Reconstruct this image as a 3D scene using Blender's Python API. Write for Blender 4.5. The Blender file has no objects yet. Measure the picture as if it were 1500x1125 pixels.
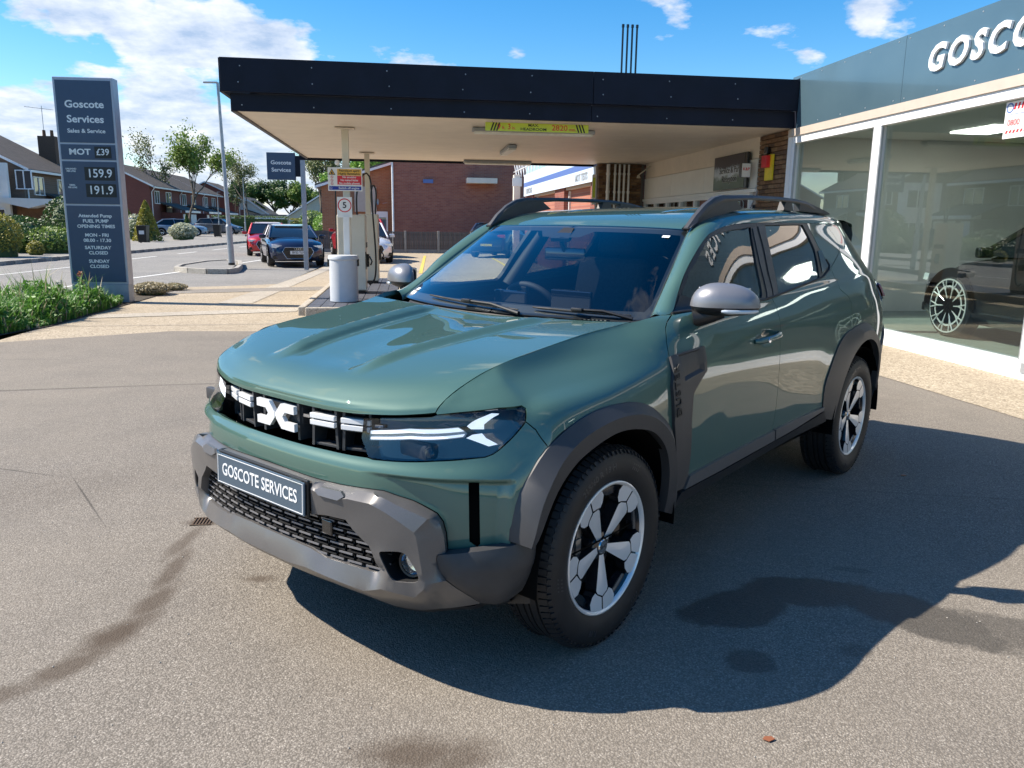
import bpy, bmesh, math, random, colorsys
import numpy as np
from mathutils import Vector, Matrix
from mathutils.geometry import delaunay_2d_cdt
R=math.radians; PI=math.pi
rng=random.Random(7)
SC=bpy.context.scene; COL=SC.collection
# ------------------------------------------------------------------ camera, sky, sun, exposure
cam=bpy.data.cameras.new('camera'); camo=bpy.data.objects.new('camera',cam); COL.objects.link(camo); SC.camera=camo
cam.sensor_width=36; cam.lens=27.747; cam.clip_start=.05; cam.clip_end=2500
def cam_axes(yaw,pit,roll):
    f=Vector((math.sin(yaw)*math.cos(pit),math.cos(yaw)*math.cos(pit),-math.sin(pit)))
    r=Vector((math.cos(yaw),-math.sin(yaw),0)); u=r.cross(f)
    c,s=math.cos(roll),math.sin(roll)
    return c*r+s*u, -s*r+c*u, f
r_,u_,f_=cam_axes(R(7.686),.1999,.0135)
camo.matrix_world=Matrix(((r_.x,u_.x,-f_.x,0),(r_.y,u_.y,-f_.y,0),(r_.z,u_.z,-f_.z,1.457),(0,0,0,1)))
SUN_EL=R(44.5); SUN_DIR=Vector((-math.cos(SUN_EL)*math.cos(R(-12)),-math.cos(SUN_EL)*math.sin(R(-12)),math.sin(SUN_EL)))  # towards the sun
sun=bpy.data.lights.new('sun','SUN'); sun.energy=4.9; sun.angle=R(.53); sun.color=(1,.915,.79)
suno=bpy.data.objects.new('sun',sun); COL.objects.link(suno); suno.rotation_euler=(-SUN_DIR).to_track_quat('-Z','Y').to_euler()
SC.view_settings.view_transform='Standard'; SC.view_settings.look='None'; SC.view_settings.exposure=.88; SC.view_settings.gamma=1
SC.view_settings.use_curve_mapping=False
SC.cycles.max_bounces=8; SC.cycles.transparent_max_bounces=16; SC.cycles.glossy_bounces=5; SC.cycles.transmission_bounces=6; SC.cycles.diffuse_bounces=3
SC.cycles.sample_clamp_indirect=6; SC.cycles.caustics_reflective=False; SC.cycles.caustics_refractive=False
SC.cycles.use_denoising=True
W_=bpy.data.worlds.new('World'); SC.world=W_; W_.use_nodes=True
def build_world():
    nt=W_.node_tree; N=nt.nodes; L=nt.links; N.clear()
    def nd(t,**k):
        n=N.new(t)
        for a,b in k.items(): setattr(n,a,b)
        return n
    def mth(op,a,b=None,clamp=False):
        n=nd('ShaderNodeMath',operation=op,use_clamp=clamp)
        for i,x in enumerate((a,b)):
            if x is None: continue
            if isinstance(x,(int,float)): n.inputs[i].default_value=x
            else: L.new(x,n.inputs[i])
        return n.outputs[0]
    out=nd('ShaderNodeOutputWorld'); bg=nd('ShaderNodeBackground'); bg.inputs[1].default_value=.15
    sky=nd('ShaderNodeTexSky'); sky.sky_type='NISHITA'; sky.sun_disc=False; sky.sun_elevation=SUN_EL
    sky.sun_rotation=math.atan2(SUN_DIR.x,SUN_DIR.y); sky.altitude=0; sky.air_density=1.0; sky.dust_density=.25; sky.ozone_density=2.6
    hsv=nd('ShaderNodeHueSaturation'); hsv.inputs['Saturation'].default_value=1.45; hsv.inputs['Value'].default_value=.70
    L.new(sky.outputs[0],hsv.inputs['Color'])
    tc=nd('ShaderNodeTexCoord'); sep=nd('ShaderNodeSeparateXYZ'); L.new(tc.outputs['Generated'],sep.inputs[0])
    z=mth('MAXIMUM',sep.outputs[2],.0)
    den=mth('ADD',z,.22)
    cx=mth('DIVIDE',sep.outputs[0],den); cy=mth('DIVIDE',sep.outputs[1],den)
    cmb=nd('ShaderNodeCombineXYZ'); L.new(cx,cmb.inputs[0]); L.new(cy,cmb.inputs[1]); cmb.inputs[2].default_value=0
    def noise(scale,detail,rough,off):
        m=nd('ShaderNodeMapping'); m.inputs['Location'].default_value=off; L.new(cmb.outputs[0],m.inputs[0])
        n=nd('ShaderNodeTexNoise'); n.inputs['Scale'].default_value=scale; n.inputs['Detail'].default_value=detail; n.inputs['Roughness'].default_value=rough
        L.new(m.outputs[0],n.inputs['Vector']); return n.outputs[0]
    n1=noise(2.3,12,.60,(3.1,1.7,0)); n2=noise(5.0,9,.62,(7.7,2.2,0))
    # banks of cloud: soft lobes around chosen sky directions push the threshold
    def lobe(d,width,gain):
        d=Vector(d).normalized()
        dp=nd('ShaderNodeVectorMath',operation='DOT_PRODUCT'); L.new(tc.outputs['Generated'],dp.inputs[0]); dp.inputs[1].default_value=d
        a=mth('SUBTRACT',dp.outputs['Value'],1-width); a=mth('DIVIDE',a,width,True); a=mth('SMOOTH_MIN',a,1.0)
        return mth('MULTIPLY',a,gain)
    base=mth('MULTIPLY',mth('SUBTRACT',n1,.60),1.9)
    s=base
    for d,w,g in CLOUD_LOBES: s=mth('ADD',s,lobe(d,w,g))
    # more cloud low over the horizon
    low=mth('SUBTRACT',.16,sep.outputs[2]); low=mth('DIVIDE',low,.16,True); s=mth('ADD',s,mth('MULTIPLY',low,.14))
    mask=mth('MULTIPLY',s,6.5,True); mask=mth('SMOOTH_MIN',mask,1.0)
    sh=mth('SUBTRACT',n2,.32); sh=mth('MULTIPLY',sh,2.1,True)
    ramp=nd('ShaderNodeValToRGB'); L.new(sh,ramp.inputs[0])
    ramp.color_ramp.elements[0].position=0; ramp.color_ramp.elements[0].color=(1.75,2.25,3.1,1)
    ramp.color_ramp.elements[1].position=.8; ramp.color_ramp.elements[1].color=(4.5,4.5,4.55,1)
    mix=nd('ShaderNodeMix',data_type='RGBA'); L.new(mask,mix.inputs[0]); L.new(hsv.outputs[0],mix.inputs[6]); L.new(ramp.outputs[0],mix.inputs[7])
    L.new(mix.outputs[2],bg.inputs[0]); L.new(bg.outputs[0],out.inputs[0])
def sky_dir(px,py):   # direction of a point of the sky as (right, up) offsets from the photograph's centre, used only to place cloud banks
    return r_*((px-750)/1156.1)-u_*((py-562.5)/1156.1)+f_
CLOUD_LOBES=[(sky_dir(70,8),.0011,.36),(sky_dir(150,18),.0013,.40),(sky_dir(225,38),.0014,.40),(sky_dir(300,42),.0014,.42),(sky_dir(365,45),.0013,.42),(sky_dir(425,68),.0006,.22),(sky_dir(100,68),.0004,.10),(sky_dir(200,78),.0004,.07),
             (sky_dir(20,185),.0028,.30),(sky_dir(60,230),.0034,.30),(sky_dir(210,160),.0020,.26),(sky_dir(270,170),.0024,.27),(sky_dir(330,200),.0030,.26),(sky_dir(230,230),.0034,.30),(sky_dir(400,255),.0034,.30),
             (sky_dir(965,2),.0010,.24),(sky_dir(1010,-5),.0008,.2),(sky_dir(1300,22),.0009,.24),(sky_dir(1260,30),.0004,.16),(sky_dir(1185,98),.0003,.22),(sky_dir(750,60),.00025,.16)]
build_world()
# ------------------------------------------------------------------ materials
MATS={}
class NB:
    def __init__(s,name):
        s.m=bpy.data.materials.new(name); s.m.use_nodes=True; s.nt=s.m.node_tree; s.N=s.nt.nodes; s.L=s.nt.links
        s.b=s.N['Principled BSDF']; s.out=s.N['Material Output']; s.tc=None
        MATS[name]=s.m
    def nd(s,t,**k):
        n=s.N.new(t)
        for a,b in k.items(): setattr(n,a,b)
        return n
    def coord(s,kind='Object'):
        if s.tc is None: s.tc=s.nd('ShaderNodeTexCoord')
        return s.tc.outputs[kind]
    def mapping(s,scale=(1,1,1),loc=(0,0,0),rot=(0,0,0),kind='Object'):
        m=s.nd('ShaderNodeMapping'); m.inputs['Scale'].default_value=scale; m.inputs['Location'].default_value=loc; m.inputs['Rotation'].default_value=rot
        s.L.new(s.coord(kind),m.inputs[0]); return m.outputs[0]
    def noise(s,scale,detail=3,rough=.5,vec=None,dist=0,out=0):
        n=s.nd('ShaderNodeTexNoise'); n.inputs['Scale'].default_value=scale; n.inputs['Detail'].default_value=detail; n.inputs['Roughness'].default_value=rough; n.inputs['Distortion'].default_value=dist
        s.L.new(vec if vec is not None else s.coord(),n.inputs['Vector']); return n.outputs[out]
    def voro(s,scale,vec=None,feature='F1',out='Distance',rand=1):
        n=s.nd('ShaderNodeTexVoronoi',feature=feature); n.inputs['Scale'].default_value=scale; n.inputs['Randomness'].default_value=rand
        s.L.new(vec if vec is not None else s.coord(),n.inputs['Vector']); return n.outputs[out]
    def math(s,op,a,b=None,c=None,clamp=False):
        n=s.nd('ShaderNodeMath',operation=op,use_clamp=clamp)
        for i,x in enumerate((a,b,c)):
            if x is None: continue
            if isinstance(x,(int,float)): n.inputs[i].default_value=x
            else: s.L.new(x,n.inputs[i])
        return n.outputs[0]
    def ramp(s,fac,stops,interp='LINEAR'):
        n=s.nd('ShaderNodeValToRGB'); n.color_ramp.interpolation=interp; e=n.color_ramp.elements
        while len(e)<len(stops): e.new(.5)
        for i,(p,c) in enumerate(stops):
            e[i].position=p; e[i].color=(*c,1) if len(c)==3 else c
        s.L.new(fac,n.inputs[0]); return n.outputs[0]
    def mix(s,fac,a,b,blend='MIX'):
        n=s.nd('ShaderNodeMix',data_type='RGBA',blend_type=blend)
        for i,x in ((0,fac),(6,a),(7,b)):
            if isinstance(x,(int,float)): n.inputs[i].default_value=x
            elif isinstance(x,tuple): n.inputs[i].default_value=(*x,1) if len(x)==3 else x
            else: s.L.new(x,n.inputs[i])
        return n.outputs[2]
    def col(s,x):
        if isinstance(x,tuple): s.b.inputs['Base Color'].default_value=(*x,1)
        else: s.L.new(x,s.b.inputs['Base Color'])
        return s
    def set(s,**k):
        for a,v in k.items():
            i=s.b.inputs[a.replace('_',' ')]
            if isinstance(v,(int,float)): i.default_value=v
            elif isinstance(v,tuple): i.default_value=(*v,1) if len(v)==3 else v
            else: s.L.new(v,i)
        return s
    def bump(s,h,strength=.3,dist=.01,prev=None):
        n=s.nd('ShaderNodeBump'); n.inputs['Strength'].default_value=strength; n.inputs['Distance'].default_value=dist
        s.L.new(h,n.inputs['Height']); s.L.new(n.outputs[0],s.b.inputs['Normal'])
        return s
def simple(name,col,rough=.5,metal=0,noise_=.12,nscale=8,coat=0,bump=0,bscale=60,spec=None):
    b=NB(name); n=b.noise(nscale,5,.6)
    c1=tuple(max(0,x*(1-noise_)) for x in col); c2=tuple(min(1,x*(1+noise_)) for x in col)
    b.col(b.ramp(n,[(.3,c1),(.7,c2)])); b.set(Roughness=rough,Metallic=metal)
    if coat: b.set(Coat_Weight=coat,Coat_Roughness=.04)
    if spec is not None: b.b.inputs['Specular IOR Level'].default_value=spec
    if bump: b.bump(b.noise(bscale,4,.6),bump,.004)
    return b.m
def M(n): return MATS[n]
def brick_mat(name,c1,c2,mortar,axis='xz',scale=1,mort=.012,coord='Object',wear=.25,bump=.5):
    b=NB(name)
    sep=b.nd('ShaderNodeSeparateXYZ'); b.L.new(b.coord(coord),sep.inputs[0])
    cmb=b.nd('ShaderNodeCombineXYZ'); ix={'x':0,'y':1,'z':2}
    b.L.new(sep.outputs[ix[axis[0]]],cmb.inputs[0]); b.L.new(sep.outputs[ix[axis[1]]],cmb.inputs[1])
    t=b.nd('ShaderNodeTexBrick'); t.offset=.5; t.inputs['Scale'].default_value=1; t.inputs['Brick Width'].default_value=.225*scale; t.inputs['Row Height'].default_value=.075*scale
    t.inputs['Mortar Size'].default_value=mort*.5*scale; t.inputs['Mortar Smooth'].default_value=.2; t.inputs['Bias'].default_value=0
    t.inputs['Color1'].default_value=(*c1,1); t.inputs['Color2'].default_value=(*c2,1); t.inputs['Mortar'].default_value=(*mortar,1)
    b.L.new(cmb.outputs[0],t.inputs['Vector'])
    n=b.noise(1.3,6,.65); n2=b.noise(30,3,.6)
    c=b.mix(b.math('MULTIPLY',b.math('SUBTRACT',n,.35,None,True),wear*2),t.outputs[0],tuple(x*.45 for x in c1))
    c=b.mix(b.math('MULTIPLY',n2,.35),c,tuple(min(1,x*1.5) for x in c2))
    b.col(c).set(Roughness=.9); b.bump(b.math('ADD',b.math('MULTIPLY',t.outputs[1],-1),b.math('MULTIPLY',n2,.5)),bump,.006)
    return b.m
# ------------------------------------------------------------------ object helpers
def tag(o,label=None,cat=None,group=None,kind=None):
    if label: o['label']=label
    if cat: o['category']=cat
    if group: o['group']=group
    if kind: o['kind']=kind
    return o
def thing(name,label,cat,loc=(0,0,0),rz=0,group=None,parent=None):
    o=bpy.data.objects.new(name,None); COL.objects.link(o); o.location=loc; o.rotation_euler=(0,0,rz); o.empty_display_size=.1
    if parent: o.parent=parent
    return tag(o,label,cat,group)
def link(name,me,parent=None):
    o=bpy.data.objects.new(name,me); COL.objects.link(o)
    if parent: o.parent=parent
    return o
def pymesh(name,verts,faces,mats,parent=None,smooth=False,ang=None,mi=None):
    me=bpy.data.meshes.new(name); me.from_pydata([tuple(map(float,v)) for v in verts],[],[tuple(map(int,f)) for f in faces])
    if not isinstance(mats,(list,tuple)): mats=[mats]
    for m in mats: me.materials.append(m)
    if mi is not None: me.polygons.foreach_set('material_index',mi)
    if smooth: me.polygons.foreach_set('use_smooth',[True]*len(me.polygons))
    me.update()
    if ang: me.set_sharp_from_angle(angle=R(ang))
    return link(name,me,parent)
class MB:
    """collects solids and links them as one mesh object"""
    def __init__(s): s.v=[]; s.f=[]; s.m=[]
    def add(s,v,f,mi=0,M4=None):
        o=len(s.v)
        if M4 is not None: v=[M4@Vector(p) for p in v]
        s.v+= [tuple(p) for p in v]; s.f+=[tuple(i+o for i in q) for q in f]; s.m+=[mi]*len(f); return s
    def box(s,c,d,mi=0,M4=None,bev=0,rz=0):
        x,y,z=[q/2 for q in d]
        if bev>0:
            bm=bmesh.new(); bmesh.ops.create_cube(bm,size=1)
            for q in bm.verts: q.co=Vector((q.co.x*d[0],q.co.y*d[1],q.co.z*d[2]))
            bmesh.ops.bevel(bm,geom=bm.edges[:],offset=bev,segments=2,affect='EDGES',profile=.5)
            v=[q.co.copy() for q in bm.verts]; f=[[q.index for q in p.verts] for p in bm.faces]; bm.free()
        else:
            v=[Vector((a*x,b*y,e*z)) for a,b,e in((-1,-1,-1),(1,-1,-1),(1,1,-1),(-1,1,-1),(-1,-1,1),(1,-1,1),(1,1,1),(-1,1,1))]
            f=[(0,3,2,1),(4,5,6,7),(0,1,5,4),(1,2,6,5),(2,3,7,6),(3,0,4,7)]
        T=Matrix.Translation(c)@Matrix.Rotation(rz,4,'Z')
        if M4 is not None: T=M4@T
        return s.add(v,f,mi,T)
    def tube(s,pts,r,n=8,mi=0,cap=True,M4=None,closed=False):
        pts=[Vector(p) for p in pts]; rs=r if isinstance(r,(list,tuple)) else [r]*len(pts)
        v=[];f=[];N=len(pts); up=None
        for i,p in enumerate(pts):
            a=pts[(i-1)%N] if (closed or i>0) else p; b=pts[(i+1)%N] if (closed or i<N-1) else p
            t=(b-a).normalized()
            if up is None:
                up=Vector((0,0,1)) if abs(t.z)<.9 else Vector((1,0,0))
            x=up.cross(t).normalized(); y=t.cross(x); up=y
            for k in range(n):
                an=2*PI*k/n; v.append(p+(x*math.cos(an)+y*math.sin(an))*rs[i])
        for i in range(N if closed else N-1):
            for k in range(n):
                j=(i+1)%N; f.append((i*n+k,i*n+(k+1)%n,j*n+(k+1)%n,j*n+k))
        if cap and not closed: f.append(tuple(range(n-1,-1,-1))); f.append(tuple((N-1)*n+k for k in range(n)))
        return s.add(v,f,mi,M4)
    def lathe(s,prof,n=32,mi=0,M4=None,closed=False,arc=None):
        """prof: (r,z) list, turned about z"""
        v=[];f=[];P=len(prof); full=arc is None
        nn=n if full else n+1
        for k in range(nn):
            a=2*PI*k/n if full else arc[0]+(arc[1]-arc[0])*k/n
            for (r,z) in prof: v.append(Vector((r*math.cos(a),r*math.sin(a),z)))
        for k in range(n):
            k2=(k+1)%nn if full else k+1
            for i in range(P if closed else P-1):
                i2=(i+1)%P; f.append((k*P+i,k2*P+i,k2*P+i2,k*P+i2))
        return s.add(v,f,mi,M4)
    def prism(s,poly,h0,h1,mi=0,M4=None,taper=1.0):
        """poly in xy, extruded along z"""
        n=len(poly); cx=sum(p[0] for p in poly)/n; cy=sum(p[1] for p in poly)/n
        v=[Vector((p[0],p[1],h0)) for p in poly]+[Vector((cx+(p[0]-cx)*taper,cy+(p[1]-cy)*taper,h1)) for p in poly]
        f=[tuple(range(n-1,-1,-1)),tuple(range(n,2*n))]+[(i,(i+1)%n,n+(i+1)%n,n+i) for i in range(n)]
        return s.add(v,f,mi,M4)
    def build(s,name,mats,parent=None,smooth=False,ang=30):
        return pymesh(name,s.v,s.f,mats,parent,smooth,ang if smooth else None,s.m)
def FR(o,x,y=None,z=None):
    """frame matrix from origin and axes"""
    x=Vector(x).normalized()
    if z is None: y=Vector(y).normalized(); z=x.cross(y)
    else: z=Vector(z).normalized(); y=z.cross(x)
    return Matrix(((x.x,y.x,z.x,o[0]),(x.y,y.y,z.y,o[1]),(x.z,y.z,z.z,o[2]),(0,0,0,1)))
FONTC={}
def text_geo(s,size,bold=.0,depth=.002,align='CENTER',sx=1,spacing=1,res=3):
    c=bpy.data.curves.new('t','FONT'); c.body=s; c.size=size; c.align_x=align; c.align_y='CENTER'; c.extrude=depth/2; c.offset=bold; c.space_character=spacing; c.resolution_u=res
    o=bpy.data.objects.new('t',c); COL.objects.link(o); dg=bpy.context.evaluated_depsgraph_get(); dg.update()
    me=bpy.data.meshes.new_from_object(o.evaluated_get(dg)); bpy.data.objects.remove(o); bpy.data.curves.remove(c)
    v=[Vector((q.co.x*sx,q.co.y,q.co.z)) for q in me.vertices]; f=[tuple(p.vertices) for p in me.polygons]; bpy.data.meshes.remove(me)
    return v,f
def copy_tree(o,parent=None):
    c=o.copy(); COL.objects.link(c); c.parent=parent if parent else o.parent
    for ch in list(o.children): copy_tree(ch,c)
    return c
# body surface of the hero car: a spline net, x left, y rearwards, z up, origin under the front axle

# ---- body net (left half of the car): columns run from the nose centre round the corner and along the flank to the tail centre
# each row: name -> list of (x,y,z) for 21 columns
SY = [-.30,-.05,.25,.50,.95,1.40,1.85,2.20,2.60,2.95,3.20]   # columns 6..16
def row(front, xs, zs, rear):
    zs = zs if isinstance(zs,(list,tuple)) else [zs]*11
    return list(front) + [(x,y,z) for x,y,z in zip(xs,SY,zs)] + list(rear)
def fr(z, pts):
    zs = z if isinstance(z,(list,tuple)) else [z]*6
    return [(p[0],p[1],q) for p,q in zip(pts,zs)]
NET = [
 row(fr(.20,[(0,-.63),(.22,-.625),(.43,-.595),(.60,-.54),(.71,-.46),(.79,-.38)]),
     [.83,.84,.84,.84,.835,.835,.84,.84,.84,.83,.78], .24,
     fr(.24,[(.70,3.32),(.5,3.40),(.25,3.43),(0,3.44)])),
 row(fr(.36,[(0,-.75),(.22,-.745),(.43,-.715),(.605,-.655),(.73,-.57),(.825,-.455)]),
     [.88,.89,.885,.875,.865,.865,.87,.88,.885,.87,.82], .38,
     fr(.38,[(.74,3.38),(.5,3.46),(.25,3.49),(0,3.50)])),
 row(fr(.50,[(0,-.765),(.22,-.758),(.43,-.728),(.615,-.668),(.745,-.585),(.847,-.465)]),
     [.893,.90,.895,.885,.878,.878,.883,.895,.90,.885,.835], .50,
     fr(.50,[(.76,3.40),(.52,3.48),(.26,3.51),(0,3.52)])),
 row(fr(.62,[(0,-.768),(.22,-.76),(.43,-.728),(.617,-.668),(.75,-.585),(.850,-.465)]),
     [.897,.905,.90,.892,.885,.885,.89,.90,.905,.89,.845], .64,
     fr(.64,[(.77,3.40),(.52,3.48),(.26,3.51),(0,3.52)])),
 row(fr(.705,[(0,-.764),(.22,-.755),(.43,-.722),(.612,-.660),(.744,-.572),(.845,-.450)]),
     [.895,.905,.90,.893,.888,.888,.893,.905,.907,.89,.85], .77,
     fr(.77,[(.775,3.40),(.52,3.48),(.26,3.51),(0,3.52)])),
 row(fr([.745,.745,.745,.75,.76,.78],[(0,-.742),(.22,-.733),(.43,-.700),(.605,-.638),(.73,-.548),(.832,-.430)]),
     [.882,.893,.893,.892,.888,.888,.893,.903,.905,.888,.85], [.85,.86,.865,.87,.87,.87,.87,.87,.87,.87,.87],
     fr(.87,[(.77,3.37),(.52,3.44),(.26,3.47),(0,3.48)])),
 row(fr([.815,.815,.815,.82,.84,.865],[(0,-.722),(.22,-.712),(.43,-.680),(.60,-.612),(.72,-.522),(.815,-.412)]),
     [.845,.862,.876,.887,.884,.885,.89,.897,.90,.882,.84], [.905,.915,.930,.945,.95,.95,.95,.95,.95,.95,.95],
     fr(.95,[(.75,3.34),(.52,3.41),(.26,3.44),(0,3.45)])),
 row(fr([.872,.872,.875,.888,.900,.915],[(0,-.712),(.22,-.702),(.42,-.675),(.59,-.605),(.705,-.52),(.785,-.405)]),
     [.775,.792,.828,.868,.875,.878,.882,.888,.892,.872,.82], [.938,.955,.985,1.008,1.02,1.02,1.02,1.02,1.02,1.02,1.02],
     fr(1.03,[(.73,3.33),(.5,3.40),(.25,3.43),(0,3.44)])),
 row(fr([.90,.90,.90,.920,.938,.964],[(0,-.69),(.22,-.68),(.41,-.655),(.60,-.585),(.672,-.50),(.715,-.395)]),
     [.703,.716,.768,.845,.852,.855,.862,.872,.875,.85,.79], [.980,1.000,1.036,1.062,1.075,1.08,1.085,1.085,1.09,1.09,1.09],
     fr(1.10,[(.70,3.30),(.48,3.37),(.24,3.40),(0,3.41)])),
 row(fr([.92,.92,.92,.948,.975,1.002],[(0,-.64),(.22,-.63),(.40,-.605),(.59,-.545),(.636,-.465),(.648,-.380)]),
     [.652,.664,.705,.80,.822,.826,.835,.842,.842,.82,.75], [1.028,1.054,1.084,1.108,1.12,1.13,1.145,1.155,1.165,1.17,1.17],
     fr(1.17,[(.66,3.26),(.45,3.33),(.22,3.36),(0,3.37)])),
 row(fr([.94,.94,.94,.972,1.005,1.040],[(0,-.55),(.2,-.54),(.38,-.52),(.56,-.50),(.60,-.44),(.605,-.365)]),
     [.615,.630,.675,.74,.80,.805,.805,.805,.805,.785,.70], [1.072,1.098,1.120,1.135,1.16,1.17,1.185,1.205,1.22,1.22,1.22],
     fr(1.24,[(.61,3.19),(.42,3.26),(.21,3.29),(0,3.30)])),
 row(fr([.95,.95,.95,.975,1.0,1.028],[(0,-.45),(.2,-.44),(.36,-.42),(.53,-.46),(.56,-.41),(.56,-.35)]),
     [.56,.57,.60,.70,.735,.74,.745,.745,.735,.71,.62], [1.042,1.072,1.10,1.20,1.30,1.31,1.32,1.33,1.34,1.33,1.32],
     fr(1.35,[(.55,3.08),(.38,3.15),(.19,3.18),(0,3.19)])),
 row(fr([.96,.96,.96,.99,1.025,1.05],[(0,-.35),(.19,-.34),(.34,-.32),(.50,-.42),(.54,-.37),(.57,-.32)]),
     [.52,.53,.56,.64,.665,.672,.675,.675,.663,.635,.54], [1.06,1.09,1.105,1.28,1.44,1.45,1.455,1.455,1.45,1.44,1.42],
     fr(1.45,[(.48,2.98),(.33,3.05),(.17,3.08),(0,3.09)])),
 row(fr([.965,.965,.965,.99,1.03,1.055],[(0,-.25),(.18,-.24),(.32,-.22),(.47,-.38),(.5,-.34),(.53,-.30)]),
     [.48,.49,.52,.60,.63,.64,.645,.645,.635,.60,.50], [1.065,1.095,1.11,1.32,1.50,1.51,1.515,1.51,1.505,1.49,1.46],
     fr(1.49,[(.42,2.90),(.3,2.97),(.15,3.0),(0,3.01)])),
]
NET=np.array(NET,float)   # (V,U,3)
def cr(t):   # catmull-rom weights
    t2,t3=t*t,t*t*t
    return np.stack([-.5*t+t2-.5*t3, 1-2.5*t2+1.5*t3, .5*t+2*t2-1.5*t3, -.5*t2+.5*t3],-1)
def padnet(N, mirror_lo=True, mirror_hi=True):
    N=np.concatenate([2*N[:1]-N[1:2],N,2*N[-1:]-N[-2:-1]],0)
    a=N[:,1:2].copy()
    a=a*np.array([-1,1,1]) if mirror_lo else 2*N[:,:1]-N[:,1:2]
    b=N[:,-2:-1]*np.array([-1,1,1]) if mirror_hi else 2*N[:,-1:]-N[:,-2:-1]
    return np.concatenate([a,N,b],1)
PN=padnet(NET)
def ev(P,u,v):
    u=np.asarray(u,float); v=np.asarray(v,float)
    V,U=P.shape[0]-3,P.shape[1]-3
    u=np.clip(u,0,U-1e-9+0); v=np.clip(v,0,V-1e-9)
    i=np.minimum(u.astype(int),U-1); j=np.minimum(v.astype(int),V-1)
    a=cr(u-i); b=cr(v-j); out=0
    for k in range(4):
        for l in range(4):
            out=out+(b[...,k]*a[...,l])[...,None]*P[j+k,i+l]
    return out
def W(u,v): return ev(PN,u,v)
def nrm(f,u,v,e=1e-3):
    n=np.cross(f(u+e,v)-f(u-e,v), f(u,v+e)-f(u,v-e)); return n/np.maximum(np.linalg.norm(n,axis=-1,keepdims=True),1e-12)
# ------------------------------------------------------------------ panel tools
def Wd(u,v,d=0):
    u=np.atleast_1d(np.asarray(u,float)); v=np.atleast_1d(np.asarray(v,float)); P=W(u,v)
    if np.any(d!=0): P=P+nrm(W,u,v)*(np.asarray(d,float)*np.ones(len(u)))[:,None]
    return P
def inside(p,poly):
    x,y=p; c=False; n=len(poly); j=n-1
    for i in range(n):
        xi,yi=poly[i][0],poly[i][1]; xj,yj=poly[j][0],poly[j][1]
        if (yi>y)!=(yj>y) and x<(xj-xi)*(y-yi)/(yj-yi)+xi: c=not c
        j=i
    return c
def dseg(p,a,b):
    ax,ay=a[0],a[1]; bx,by=b[0]-ax,b[1]-ay; px,py=p[0]-ax,p[1]-ay; L=bx*bx+by*by
    t=0 if L==0 else max(0,min(1,(px*bx+py*by)/L)); return math.hypot(px-t*bx,py-t*by)
def area(p): return sum(p[i][0]*p[(i+1)%len(p)][1]-p[(i+1)%len(p)][0]*p[i][1] for i in range(len(p)))/2
CREASE_EDGES=[]
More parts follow.
